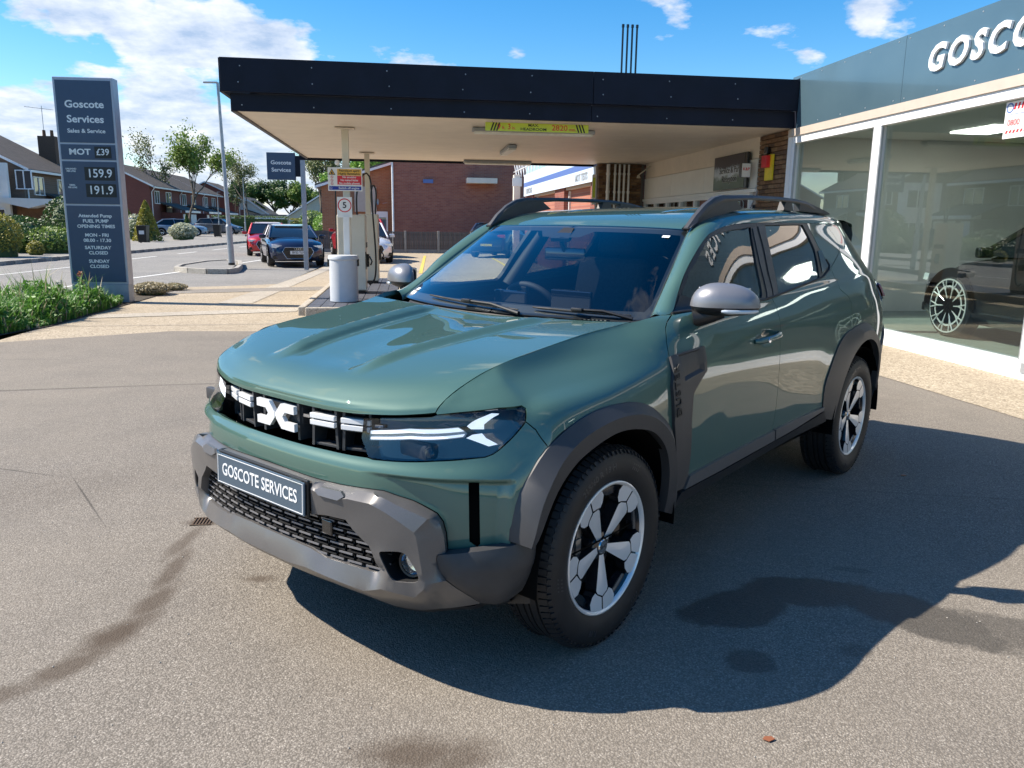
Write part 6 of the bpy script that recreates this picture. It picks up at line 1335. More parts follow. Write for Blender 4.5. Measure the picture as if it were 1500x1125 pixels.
# ---- grey relief bumper
gt=OUT['grey_top']; r1=OUT['g_ridge1']; r2=OUT['g_ridge2']; ot=OUT['g_open_top']; ob=OUT['g_open_bot']; crz=OUT['g_crease']; sm=OUT['g_seam']
def P3(l,d=None): return [(p[0],p[1],p[2] if d is None else d) for p in l]
inset=.62   # the plate sits in a step of the upper bar
# build as a half with its opening on the centre line
outer=[(0,3.38,.0)]+P3(gt[1:],.002)+P3(OUT['g_side'][1:])+P3(OUT['g_lowside'][1:3])+[(4.0,.54,.005)]+P3(OUT['g_low'][::-1][1:-1])+[(0,.36,.008),(0,1.02,.050),(0,1.39,.014)]+P3(ob[::-1][0:],.014)+P3(ot[::-1][1:-1])+[(1.17,2.32,.032),(1.14,2.44,.020),(.6,2.44,.018),(0,2.44,.018)]
cre=[[(0,3.28,.024),(.6,3.27,.024),(1.08,3.26,.024),(1.27,3.37,.028)]+P3(r1[1:]),
     [(1.14,2.44,.020),(1.12,3.0,.022),(1.08,3.26,.024)],
     [(1.20,2.33,.034),(1.24,3.08,.042)]+P3(r2[1:])+P3(crz[1:]),
     [(1.24,3.08,.042),(1.27,3.37,.028)],
     [r1[-1],r2[-1]],[r1[-1],P3(gt[8:9],.002)[0]],
     P3(sm),[(0,1.02,.050),(.6,1.02,.050),(1.02,1.07,.050)]+P3(OUT['g_skidline'][1:],.050)]
def closed_smooth(l,n=4):
    l=[np.array(p) for p in l]; m=len(l); o=[]
    for i in range(m):
        for t in np.linspace(0,1,n,endpoint=False):
            w=cr(np.array([t]))[0]; o.append(tuple(sum(w[k]*l[(i-1+k)%m] for k in range(4))))
    return o
fp=closed_smooth(P3(OUT['fogpocket']))
gg=panel_geo(outer,[fp],cre,step=(.14,.16),flange=.03,gap=.001,relief=True,noflange=lambda a,b:abs(a)<1e-4)
both('bumper_guard',gg,M('bumper_grey'),car,52,list(SHARP))
# steps either side of the plate: hexagonal studs
for mir in (0,1):
    st=[(1.32,3.12,.042),(1.42,3.24,.034),(1.80,3.24,.034),(1.88,3.12,.040),(1.78,2.98,.046),(1.42,3.0,.046)]
    g=sym(panel_geo([(p[0],p[1],p[2]+.004) for p in st],step=(.2,.2),flange=.01,gap=0,relief=True),mir); mesh_from('guard_stud',[(*g,False)],M('bumper_grey'),car)
    # fog lamp in its pocket
    c=[(p[0],p[1],.035) for p in fp]
    g=box_void('f',c,.075,None,None,mir); fpk=mesh_from('fog_lamp_pocket',[(*g,False)],M('plastic_black'),car)
    fu,fv=2.97,1.58; P0=Pt(fu,fv,.012); n0=nrm(W,np.array([fu]),np.array([fv]))[0]*.45+np.array([0,-.62,0]); n0/=np.linalg.norm(n0)
    s=-1 if mir else 1; P0=P0*np.array([s,1,1]); n0=n0*np.array([s,1,1]); T=FR(P0,Vector((0,0,1)).cross(Vector(n0)),None,n0)
    mb=MB(); mb.lathe([(.0,-.03),(.033,-.02),(.036,.0)],24,0,T); fg=mb.build('fog_lamp',[M('fog_reflector')],car,True)
    mb=MB(); mb.lathe([(.0,.012),(.02,.009),(.034,.0)],24,0,T); mb.build('lens',[M('lamp_lens')],fg,True)
    mb=MB(); mb.lathe([(.036,-.03),(.036,.004),(.042,.006),(.046,-.002),(.046,-.03)],28,0,T); mb.build('bezel',[M('plastic_black')],fg,True)
    for uu,vv in ((4.02,1.62),(5.22,1.72)):   # parking sensors
        P1=Pt(uu,vv,.018)*np.array([s,1,1]); n1=nrm(W,np.array([uu]),np.array([vv]))[0]*np.array([s,1,1]); T=FR(P1,Vector((0,0,1)).cross(Vector(n1)),None,n1)
        mb=MB(); mb.lathe([(0,.004),(.0085,.004),(.0095,.002),(.0095,-.001)],20,0,T); mb.lathe([(.0115,.001),(.0115,.003),(.0135,.003),(.014,-.002)],20,0,T); mb.build('parking_sensor',[M('plastic_black')],car,True)
# dark lower corner of the bumper
dk=O('dark'); dkc=[[(3.72,1.72,.026),(4.3,1.62,.034),(4.9,1.62,.034),(5.28,1.62,.026)],[(3.85,1.32,.032),(4.3,1.0,.034),(4.75,.95,.034)]]
pair('bumper_corner',panel_geo(dk,[],dkc,step=(.14,.2),flange=.03,gap=.001,relief=True),M('plastic_dark'),car,ang=40)
# splitter and valance under the guard
low=[Pt(p[0],p[1],p[2]-.002) for p in [(0,.37,.008)]+P3(OUT['g_low'][2:])+[(4.25,.66,.01),(4.57,.63,.01),(4.84,.72,.01)]]
l2=[(p[0]*.99,p[1]+.03,p[2]-.022) for p in low]; l3=[(p[0]*.92,p[1]+.25,max(.27,p[2]-.04)) for p in low]
both('undertray',loft_geo([low,l2,l3],40),M('plastic_black'),car,40)
# lower mesh grille behind the opening
back=[(x,-.71+.062*(x/.52)**2) for x in np.linspace(0,.60,15)]
g=([(x,y,z) for x,y in back for z in (.34,.60)],[[2*i,2*i+2,2*i+3,2*i+1] for i in range(14)],None)
both('grille_backing',g,M('matt_void'),car)
row_z=[.397,.421,.445,.469,.493,.517,.541,.565]
CELL=None; lg=thing('lower_grille',None,None,parent=car)
for j,z in enumerate(row_z):
    xs=np.arange(-.60,.61,.072)+(.036 if j%2 else 0)
    for x in xs:
        a=abs(x); y=-.762+.062*(a/.52)**2
        lim=.30+ (.565-z)*1.30 if z>.47 else .47-(.47-z)*.4
        if z>.50: lim=.56-(z-.50)*2.0
        else: lim=.545
        if a>lim: continue
        sl=math.atan2(.124*x/.52**2,1)
        T=Matrix.Translation((x,y,z))@Matrix.Rotation(sl,4,'Z')
        if CELL is None:
            mb=MB(); mb.box((0,0,.007),(.062,.022,.0045)); mb.box((0,0,-.008),(.062,.022,.0045)); mb.box((-.028,.004,0),(.003,.016,.014)); mb.box((.028,.004,0),(.003,.016,.014)); mb.box((0,-.0125,.008),(.056,.003,.006),1)
            o=mb.build('grille_cell',[M('plastic_black'),M('silver_satin')],lg); CELL=o.data
        else: o=link('grille_cell',CELL,lg)
        o.matrix_local=T
mb=MB(); mb.box((0,-.52,.80),(1.1,.03,.20)); mb.build('bulkhead',[M('matt_void')],car)
mb=MB(); mb.box((.30,-.745,.50),(.05,.03,.05),0,None,.004); mb.build('radar_sensor',[M('gloss_black')],car)
# ---- number plate
pl=thing('number_plate',None,None,parent=car); pl['label']='blue grey number plate reading GOSCOTE SERVICES'
T=Matrix.Translation((0,-.808,.594))@Matrix.Rotation(R(-2),4,'X')
mb=MB(); mb.box((0,.012,0),(.53,.012,.125),0,T,.004); mb.build('plate_holder',[M('plastic_black')],pl)
mb=MB(); mb.box((0,0,0),(.520,.006,.111),0,T,.002); mb.build('plate_face',[M('plate_blue')],pl)
mb=MB()
for a,b,c,d in ((0,.049,.505,.0025),(0,-.049,.505,.0025),(-.2515,0,.0025,.0955),(.2515,0,.0025,.0955)): mb.box((a,-.0035,b),(c,.001,d),0,T)
tv,tf=text_geo('GOSCOTE SERVICES',.062,.0006,.0012,sx=.80); mb.add(tv,tf,0,T@Matrix.Translation((0,-.0038,0))@Matrix.Rotation(R(90),4,'X')); mb.build('plate_print',[M('white_print')],pl)
mb=MB(); mb.box((-.245,-.004,.054),(.022,.006,.012),0,T,.001); mb.box((.215,-.004,.054),(.06,.006,.014),0,T,.001); mb.build('plate_clip',[M('glass_clear')],pl)
# ---- upper grille
gr=thing('upper_grille',None,None,parent=car)
def fy(x,z):   # nose face in plan
    a=abs(x); return -.712+.03*(z-.75)/.13+.155*(a/.55)**2.6
v=[];f=[]
xs=np.linspace(-.46,.46,31)
for x in xs: v+=[(x,fy(x,.74)+.055,.735),(x,fy(x,.87)+.055,.885)]
mesh_from('grille_backing',[(v,[[2*i,2*i+2,2*i+3,2*i+1] for i in range(30)],None,False)],M('matt_void'),gr)
def nose_T(x,z,off=0):
    y=fy(x,z); dy=(fy(x+.01,z)-fy(x-.01,z))/.02; return Matrix.Translation((x,y-off,z))@Matrix.Rotation(math.atan(dy),4,'Z')
cx=[-.345,-.222,0,.222,.345]
for c in cx[:2]+cx[3:]:
    T=nose_T(c,.815); mb=MB()
    for s in (-1,1):   # side plates, leaning outwards at the foot
        mb.prism([(s*.048-.005,.055),(s*.048+.005,.055),(s*.050+.005,-.02),(s*.053+.005,-.078),(s*.053-.005,-.078),(s*.050-.005,-.02)][::1],-.055,.014,0,T@Matrix.Rotation(R(90),4,'X')@Matrix.Rotation(0,4,'Y'))
    mb.box((0,.010,.012),(.10,.05,.050),0,T,.004); mb.box((0,.010,.048),(.05,.03,.012),0,T,.003); mb.box((0,.012,-.072),(.106,.04,.010),0,T,.002)
    k=mb.build('grille_block',[M('plastic_dark')],gr)
    mb=MB()
    for z in (.025,.003): mb.box((0,-.020,z),(.106,.014,.017),0,T,.002)
    mb.build('grille_bar',[M('chrome_white')],gr)
for c in (-.2835,-.13,.13,.2835,.41,-.41):
    T=nose_T(c,.815)
    mb=MB(); mb.box((0,.0,.012),(.03,.012,.010),0,T); mb.build('grille_link',[M('plastic_chrome')],gr)
# emblem: two angular letter forms meeting in the middle
T=nose_T(0,.815,.028)@Matrix.Rotation(R(90),4,'X')
mb=MB(); mb.box((0,.02,.008),(.215,.05,.065),0,nose_T(0,.815),.006)
for s in (-1,1): mb.prism([(s*.10-.006,.05),(s*.10+.006,.05),(s*.10+.006,-.075),(s*.10-.006,-.075)],-.05,.012,0,nose_T(0,.815)@Matrix.Rotation(R(90),4,'X'))
mb.build('grille_block',[M('plastic_dark')],gr)
mb=MB()
half=[(.0035,.010),(.034,.043),(.108,.043),(.108,.016),(.056,.016),(.042,.0),(.056,-.016),(.108,-.016),(.108,-.043),(.034,-.043),(.0035,-.010)]
Tm=T
mb.prism(half,-.006,.008,0,Tm); mb.prism([(-x,y) for x,y in half][::-1],-.006,.008,0,Tm); mb.box((0,0,.001),(.03,.012,.012),0,Tm)
em=mb.build('emblem',[M('chrome_white')],gr)
# ---- headlights
hlp=[(p[0],p[1]) for p in OUT['hl_in'][:-1]]+[(p[0],p[1]) for p in OUT['hl_tin']]+[(p[0],p[1]) for p in OUT['hl_top'][::-1][1:]]+[(p[0],p[1]) for p in OUT['hl_right'][1:]]+[(p[0],p[1]) for p in OUT['hl_bot'][1:-1]]
hlp=hlp[::-1]
def shrink(l,k):
    cx_=sum(p[0] for p in l)/len(l); cy_=sum(p[1] for p in l)/len(l); return [(cx_+(p[0]-cx_)*(1-k*.5),cy_+(p[1]-cy_)*(1-k)) for p in l]
for mir in (0,1):
    hl=thing('headlight',None,None,parent=car); s=-1 if mir else 1
    g=sym(panel_geo([(a,b,0) for a,b in hlp],step=(.12,.2),f=lambda u,v,d=0:Wd(u,v,np.asarray(d)-.002),flange=0,gap=.003),mir); mesh_from('lens',[(*g,False)],M('lamp_lens'),hl)
    g=box_void('h',[(a,b,-.004) for a,b in shrink(hlp,.01)],.075,None,None,mir)
    mesh_from('lamp_housing',[(*g,False)],M('gloss_black'),hl)
    def strip(name,pts,d,mat,fl=.012,st=(.15,.2)):
        g=sym(panel_geo([(a,b,0) for a,b in pts],step=st,f=lambda u,v,dd=0:Wd(u,v,np.asarray(dd)+d),flange=fl,gap=0),mir); mesh_from(name,[(*g,False)],mat,hl)
    # light bar: two bright strips with a paler channel between, then the arrow
    strip('light_bar',[p[:2] for p in OUT['hl_bar1']][::-1],-.018,M('led_strip_sunlit'))
    strip('light_bar',[p[:2] for p in OUT['hl_bar2']][::-1],-.018,M('led_strip_sunlit'))
    strip('light_guide',[p[:2] for p in OUT['hl_guide']],-.024,M('silver_satin'))
    strip('light_arrow',[p[:2] for p in OUT['hl_arrow1']],-.016,M('led_strip_sunlit'))
    strip('light_arrow',[p[:2] for p in OUT['hl_arrow2']],-.016,M('led_strip_sunlit'))
    # projector
    P1=Pt(3.0,5.5,-.045)*np.array([s,1,1]); T=FR(P1,(1,0,0),None,(0.1*s,-1,0)); mb=MB()
    mb.box((-.05,0,0),(.12,.05,.03),0,T,.008); mb.lathe([(0,.016),(.018,.012),(.024,0)],20,1,T@Matrix.Translation((.02,0,.012))); mb.build('projector',[M('arch_grey'),M('lamp_lens')],hl,True)
# ---- doors, cladding, glass
PB=lambda k:[(p[0],p[1],0) for p in OUT[k]]
belt=PB('belt'); dsp=PB('door_split'); pil=PB('pil_split'); dlo_t=PB('dlo_top'); dlo_b=PB('dlo_back'); rcut=PB('rdoor_cut'); ra=PB('rarch_o'); sm_=PB('sill_mid'); st_=PB('sill_top'); sb_=PB('sill_bot'); trim=OUT['trim']
i_sp=belt.index(min(belt,key=lambda p:abs(p[0]-11.03)))
fdoor=belt[i_sp:]+[(9.11,9.37,0)]+dfront[1:]+archo[12:13]+[(9.05,1.48,0)]+sm_[1:3]+[(11.10,1.58,0)]+dsp[::-1][:-1]
fdoor=[p for i,p in enumerate(fdoor) if i==0 or abs(p[0]-fdoor[i-1][0])+abs(p[1]-fdoor[i-1][1])>1e-3]
rdoor=belt[:i_sp+1]+dsp[1:]+[(11.10,1.58,0)]+sm_[4:]+ra[1:7]+rcut[::-1][1:]
rdoor=belt[:i_sp+1]+dsp[1:]+[(11.10,1.58,0)]+sm_[4:5]+[(12.60,1.95,0)]+ra[1:7]+[rcut[-1]]+rcut[:-1][::-1]+dlo_b[1:-1]
def Wdoor(u,v,d=0):   # hand recess behind the handles and the gentle hollow above the sill
    P=Wd(u,v,d); u=np.atleast_1d(u); v=np.atleast_1d(v); n=nrm(W,u.astype(float),v.astype(float))
    rec=.014*np.exp(-(((u-10.66)/.13)**2+((v-6.25)/.42)**2)**2)
    hol=.004*np.exp(-((v-3.4)/.9)**2)*sstep((u-9.3)/.6)*(1-sstep((u-12.2)/.5))
    return P-n*(rec+hol)[:,None]
seam_all=[]
for mir in (0,1):
    s=-1 if mir else 1
    fd=thing('front_door',None,None,parent=car); rd=thing('rear_door',None,None,parent=car)
    mesh_from('door_skin',[(*sym(panel_geo(fdoor,step=(.12,.22),f=Wdoor),mir),False)],G_,fd)
    mesh_from('door_skin',[(*sym(panel_geo(rdoor,step=(.12,.22),f=Wdoor),mir),False)],G_,rd)
    # black window surround with two openings per side, built as frames
    ring=dlo_t+dlo_b[1:]+belt[1:]
    def closed(l): return l
    # front frame and rear frame share the split pillar
    i_p=dlo_t.index(min(dlo_t,key=lambda p:abs(p[0]-11.35)))
    ff=dlo_t[:i_p+1]+pil[::-1][1:]+belt[i_sp+1:-1]
    rf=dlo_t[i_p:]+dlo_b[1:]+belt[1:i_sp+1]+pil[1:-1]
    gf=PB('glass_f'); gf=[(9.26,9.55,0),(9.42,10.45,0)]+[(9.62,10.98,0),(9.9,11.36,0)]+gf[3:]
    grr=PB('glass_r'); gq=PB('glass_q')
    fr_mat=[M('gloss_black'),M('plastic_black')]
    mesh_from('window_frame',[(*sym(panel_geo(ff,[gf],step=(.12,.3),f=lambda u,v,d=0:Wd(u,v,np.asarray(d)-.001),flange=.02,gap=.001),mir),False)],M('plastic_black'),fd)
    mesh_from('window_frame',[(*sym(panel_geo(rf,[grr],step=(.12,.3),f=lambda u,v,d=0:Wd(u,v,np.asarray(d)-.001),flange=.02,gap=.001),mir),False)],M('plastic_black'),rd)
    mesh_from('pillar_trim',[(*sym(panel_geo([(11.06,9.25,0),(10.92,9.3,0),(11.05,10.9,0),(11.19,12.0,0),(11.29,12.1,0),(11.24,11.39,0),(11.13,10.56,0)],step=(.12,.3),f=lambda u,v,d=0:Wd(u,v,np.asarray(d)+.003),flange=.008,gap=.001),mir),False)],M('arch_grey'),fd)
    mesh_from('pillar_trim',[(*sym(panel_geo([(11.07,9.25,0),(11.20,9.5,0),(11.37,10.96,0),(11.52,12.1,0),(11.34,12.1,0),(11.28,11.39,0),(11.17,10.56,0)],step=(.12,.3),f=lambda u,v,d=0:Wd(u,v,np.asarray(d)+.003),flange=.008,gap=.001),mir),False)],M('arch_grey'),rd)
    mesh_from('door_glass',[(*sym(panel_geo(gf,step=(.12,.3),f=lambda u,v,d=0:Wd(u,v,np.asarray(d)-.007),flange=0,gap=-.004),mir),False)],M('glass_side'),fd)
    mesh_from('door_glass',[(*sym(panel_geo(grr,step=(.12,.3),f=lambda u,v,d=0:Wd(u,v,np.asarray(d)-.007),flange=0,gap=-.004),mir),False)],M('glass_privacy'),rd)
    mesh_from('hidden_handle',[(*sym(panel_geo(gq,step=(.12,.3),f=lambda u,v,d=0:Wd(u,v,np.asarray(d)+.003),flange=.006,gap=.002),mir),False)],M('gloss_black'),rd)
    # belt weather strips
    bs=MB(); q=[tuple(Pt(p[0],p[1],.002)*np.array([s,1,1])) for p in belt[i_sp:]]; bs.tube([tuple(x) for x in resamp(q,24)],.006,6); bs.build('weather_strip',[M('rubber_seal')],fd,True,60)
    bs=MB(); q=[tuple(Pt(p[0],p[1],.002)*np.array([s,1,1])) for p in dlo_b[3:]+belt[1:i_sp+1]]; bs.tube([tuple(x) for x in resamp(q,24)],.006,6); bs.build('weather_strip',[M('rubber_seal')],rd,True,60)
    # mirror corner triangle
    mesh_from('mirror_triangle',[(*sym(panel_geo([(9.15,9.45,0),(9.62,9.42,0),(9.56,10.2,0),(9.40,10.5,0),(9.2,9.7,0)],step=(.12,.3),f=lambda u,v,d=0:Wd(u,v,np.asarray(d)+.002),flange=.006,gap=.001),mir),False)],M('plastic_black'),fd)
    # handle
    a=Pt(10.36,6.18,.0)*np.array([s,1,1]); b=Pt(10.96,6.38,.0)*np.array([s,1,1]); c=[a+(b-a)*t+np.array([s*.030*math.sin(PI*min(1,max(0,t)))**.5+s*.002,0,0]) for t in np.linspace(0,1,13)]
    mb=MB(); mb.tube([tuple(x) for x in c],[.010]+[.0135]*11+[.010],10); h=mb.build('door_handle',[G_],fd,True,60)
    mb=MB(); mb.lathe([(0,.004),(.011,.003),(.0125,0)],20,0,FR(a+(b-a)*.26+np.array([s*.041,0,0]),(0,1,0),None,(s,0,0))); mb.build('lock_cover',[M('plastic_chrome')],h,True)
    # sill cladding, pale band on the doors over black plastic
    f1=[(9.05,1.48),(9.14,1.90),(9.73,1.95),(10.33,1.99),(11.03,2.04),(11.07,1.6),(10.38,1.52),(9.77,1.47)]
    r1_=[(11.10,1.6),(11.06,2.05),(11.55,2.09),(12.59,2.10),(12.60,1.95),(11.6,1.68)]
    for l,par in ((f1,fd),(r1_,rd)):
        mesh_from('sill_band',[(*sym(panel_geo([(x,y,.014) for x,y in l][::-1],[],[],step=(.15,.2),flange=.02,gap=.001,relief=True),mir),False)],M('bumper_grey'),par)
    l=[(8.78,1.0,.012),(8.95,1.45,.016)]+[(p[0],p[1]-.03,.016) for p in OUT['sill_mid']]+[(12.8,1.34,.012)]+[(p[0],p[1],.004) for p in OUT['sill_bot'][::-1][1:-1]]
    mesh_from('sill_trim',[(*sym(panel_geo(l,[],[],step=(.15,.2),flange=.05,gap=0,relief=True),mir),False)],M('plastic_black'),car)
    # shield-shaped trim with the lettered strip
    tr=[(p[0],p[1],.013) for p in trim]; 
    pk=[(8.78,6.52,.006),(9.19,6.56,.006),(9.22,5.55,.002),(8.86,5.35,.002)]
    mesh_from('side_badge_panel',[(*sym(panel_geo(tr,[],[[(8.72,6.62,.014),(8.68,5.6,.015),(8.70,4.6,.016),(8.80,2.9,.015),(8.95,1.9,.013)],[(8.74,6.60,.014),(9.24,6.64,.014),(9.27,5.42,.014),(8.82,5.2,.016),(8.74,6.60,.014)],pk+[pk[0]]],step=(.1,.2),flange=.02,gap=.001,relief=True),mir),False)],M('arch_grey'),fd)
    T0=Pt(8.60,5.6,.013)*np.array([s,1,1]); 
    mb=MB(); n0=nrm(W,np.array([8.6]),np.array([5.]))[0]*np.array([s,1,1]); T=FR(T0,(0,0,1),None,n0) if not mir else FR(T0,(0,0,1),None,n0)
    tv,tf=text_geo('DUSTER',.050,.0006,.004,spacing=1.15,align='CENTER')
    a_=Pt(8.585,6.35,.0275); b_=Pt(8.665,3.75,.0225); ax=(a_-b_)*np.array([s,1,1]); cc=(a_+b_)/2*np.array([s,1,1]); T=FR(cc,ax,None,n0)
    mb.add(tv,tf,0,T); mb.build('side_lettering',[M('rubber_seal')],fd)
    # door mirror
    mrr=thing('door_mirror',None,None,parent=fd); mc=np.array([.925*s,.70,1.165]); MA=R(30); mr=lambda x,y:(x*math.cos(MA)-y*math.sin(MA),x*math.sin(MA)+y*math.cos(MA))
    # shell: an egg squashed to a mirror housing
    def shell(sc,y0,cut):
        V=[];F=[];nu,nv=28,16
        for j in range(nv+1):
            ph=PI*j/nv-PI/2
            for i in range(nu):
                th=2*PI*i/nu; cx_=math.cos(ph)*math.cos(th); cy_=math.cos(ph)*math.sin(th); cz_=math.sin(ph)
                px=abs(cx_)**.8*np.sign(cx_); pz=abs(cz_)**.85*np.sign(cz_); py=abs(cy_)**.9*np.sign(cy_)
                x=.132*px*sc*(1-.10*pz)+ .012*(-py if py<0 else 0); y=(.085 if py<0 else .045)*py*sc; z=(.078 if pz>0 else .052)*pz*sc*(1+.10*(-px))
                x,y=mr(x,y); V.append((mc[0]+s*x,mc[1]+y+y0,mc[2]+z))
        for j in range(nv):
            for i in range(nu): q=(j*nu+i,j*nu+(i+1)%nu,(j+1)*nu+(i+1)%nu,(j+1)*nu+i); F.append(q)
        return V,F
    V,F=shell(1,0,0); keep=[q for q in F if sum(V[i][2] for i in q)/4>mc[2]-.014]
    if mir: keep=[q[::-1] for q in keep]
    mesh_from('mirror_cap',[(V,keep,None,False)],M('silver_satin'),mrr,60)
    V,F=shell(.985,0,0)
    if mir: F=[q[::-1] for q in F]
    mesh_from('mirror_body',[(V,F,None,False)],M('plastic_black'),mrr,60)
    mb=MB(); q=[(mc[0]+s*mr(x,-.086*math.sqrt(max(0,1-(x/.135)**2)))[0],mc[1]+mr(x,-.086*math.sqrt(max(0,1-(x/.135)**2)))[1],mc[2]-.026) for x in np.linspace(-.02,.120,12)]; mb.tube(q,[.006]+[.010]*10+[.006],8); mb.build('indicator',[M('lamp_lens'),],mrr,True,60)
    mb=MB(); mb.tube([tuple(np.array([p[0],p[1]+.004,p[2]])) for p in q],[.005]+[.008]*10+[.005],6); mb.build('indicator_reflector',[M('chrome_white')],mrr,True,60)
    A0=np.array([.825*s,.635,1.100]); mb=MB(); mb.tube([tuple(A0),(.85*s,.65,1.105),(.885*s,.67,1.118),(.92*s,.69,1.135)],[.036,.034,.032,.03],12); mb.build('mirror_arm',[M('plastic_black')],mrr,True,60)
    mb=MB(); mb.box((0,.043,.008),(.20,.004,.10),0,Matrix.Translation(Vector(mc))@Matrix.Rotation(s*MA,4,'Z'),.001); mb.build('mirror_glass',[M('plastic_chrome')],mrr)
# ---- wheel arch cladding: outer edge on the body, a proud crease, inner lip
def arch_trim(outer,inner,name,mir,d0=.006,mid=.42,extra=None):
    s=-1 if mir else 1; n=40
    A=resamp([Pt(p[0],p[1],d0) for p in outer],n); I=resamp(inner,n)
    Mi=A*(1-mid)+I*mid; Mi[:,0]=np.maximum(Mi[:,0],I[:,0])+.006
    A2=A.copy(); A2[:,0]-=.02; I2=I.copy(); I2[:,0]-=.035; c=np.array([I[:,1].mean(),.35])
    g=loft_geo([A2,A,Mi,I,I2]); V=[(p[0]*s,p[1],p[2]) for p in g[0]]; F=g[1]
    # orientation outward
    a,b,c_=[np.array(V[i]) for i in F[n+5][:3]]; nn=np.cross(b-a,c_-a)
    if nn[0]*s<0: F=[q[::-1] for q in F]
    return mesh_from(name,[(V,F,None,False)],M('arch_grey'),car,30)
fin=[(.905,-.455,.50),(.912,-.435,.531),(.918,-.36,.655),(.922,-.266,.73),(.925,-.15,.768),(.926,-.032,.785),(.926,.09,.772),(.925,.207,.735),(.92,.30,.66),(.912,.352,.56),(.90,.372,.46),(.885,.378,.38)]
fout=[(p[0],p[1]) for p in OUT['arch_o']]; fout=[(fout[0][0]+.0,fout[0][1]-.0)]+fout[1:]
rin=[(.89,2.28,.40),(.90,2.30,.50),(.912,2.33,.62),(.922,2.41,.735),(.926,2.52,.80),(.927,2.66,.822),(.925,2.80,.795),(.918,2.93,.715),(.905,3.00,.60),(.89,3.03,.48)]
rout=[(12.75,1.45),(12.61,1.96),(12.56,2.85),(12.70,3.60),(12.94,4.55),(13.23,5.18),(13.54,5.44),(13.99,5.64),(14.35,5.38),(14.68,4.77),(15.04,3.95),(15.25,3.0),(15.33,2.2),(15.36,1.5)]
def liner(y0,mir,rad=.40,z0=.35):
    s=-1 if mir else 1; mb=MB(); V=[];F=[];n=26
    for k in range(n+1):
        a=R(-4)+R(188)*k/n
        for x in (.90,.72,.52): V.append((s*x,y0+rad*math.cos(a),z0+rad*math.sin(a)))
    for k in range(n):
        for j in range(2): q=(k*3+j,k*3+j+1,k*3+j+4,k*3+j+3); F.append(q)
    F.append(tuple(k*3+2 for k in range(n+1)))
    return mesh_from('arch_liner',[(V,F,None,False)],M('matt_void'),car,30)
for mir in (0,1):
    arch_trim(fout,fin,'wheel_arch_trim',mir); arch_trim(rout,rin,'wheel_arch_trim',mir,mid=.45)
    liner(.0,mir,.43); liner(2.657,mir,.42)
    s=-1 if mir else 1
    for y,z in ((.405,.52),(.40,.43),(.35,.64)):
        mb=MB(); mb.lathe([(0,.006),(.008,.004),(.010,0)],14,0,FR((s*.80,y,z),(1,0,0),None,(0,-1,0))); mb.build('liner_clip',[M('arch_grey')],car)
    mb=MB(); mb.prism([(-.0,.40),(.10,.40),(.11,.30),(.02,.27)],0,.004,0,FR((s*.78,-.40,0),(1,0,0),None,(0,-1,0)) if 0 else Matrix(((s,0,0,s*.80 if 0 else s*.76),(0,0,-1,-.42),(0,1,0,0),(0,0,0,1)))); mb.build('air_deflector',[M('plastic_black')],car)
# ---- quarter panel, roof side, pillars
quarter=[(13.87,12.51,0),(15.2,12.45,0),(16.2,12.4,0),(16.5,11.0,0),(16.75,9.6,0),(16.8,8.4,0),(16.35,8.3,0),(16.3,6.6,0),(16.8,6.5,0),(16.85,5.0,0),(16.6,4.2,0),(15.35,3.6,0),(15.04,3.95,0),(14.68,4.77,0),(14.35,5.38,0),(13.99,5.64,0)]+rcut[::-1][:-1]
pair('quarter_panel',panel_geo(quarter,step=(.14,.22)),G_,car)
Aed=[Pt(8.95,9.55)]+[Pt(p[0],p[1]) for p in OUT['dlo_top']]+[Pt(13.87,12.51),Pt(14.6,12.49),Pt(15.2,12.45),Pt(16.2,12.4)]
WS_EDGE=[(.708,.500,1.095),(.672,.66,1.205),(.635,.81,1.307),(.600,.94,1.390),(.578,1.03,1.443)]
ROOFE=[(.578,1.03,1.443),(.571,1.12,1.478),(.567,1.25,1.508),(.566,1.45,1.530),(.567,1.75,1.545),(.568,2.1,1.550),(.566,2.5,1.545),(.556,2.85,1.530),(.52,3.12,1.505)]
Bed=WS_EDGE[:-1]+ROOFE
def cant():
    n=90; A=resamp(Aed,n); B=resamp(Bed,n)
    # pair points by y so that sections run square to the car
    ys=A[:,1]; o=np.argsort(B[:,1]); B=np.stack([np.interp(ys,B[o,1],B[o,k]) for k in range(3)],1); B[:,1]=ys
    # along the screen pillar the section leans with the pillar
    cs=[]
    for t in np.linspace(0,1,11):
        P=A*(1-t)+B*t; chord=B-A; L=np.linalg.norm(chord,axis=1,keepdims=True)
        nn=np.cross(np.gradient(A,axis=0),chord); nn/=np.linalg.norm(nn,axis=1,keepdims=True); nn*=np.sign(nn@np.array([[1.],[-.6],[1.]]))
        cs.append(P+nn*L*.20*(4*t*(1-t))*(1-.25*t))
    # turned-down edges
    top=cs[-1].copy(); top[:,2]-=.02; top[:,0]-=.004
    return loft_geo(cs+[top])
cg=cant()
for mir in (0,1):
    g=sym(cg,mir); a,b,c_=[np.array(g[0][i]) for i in g[1][95*4][:3]]; nn=np.cross(b-a,c_-a); F=g[1]
    if nn[2]<0: F=[q[::-1] for q in F]
    mesh_from('roof_side',[(g[0],F,None,False)],G_,car,50)
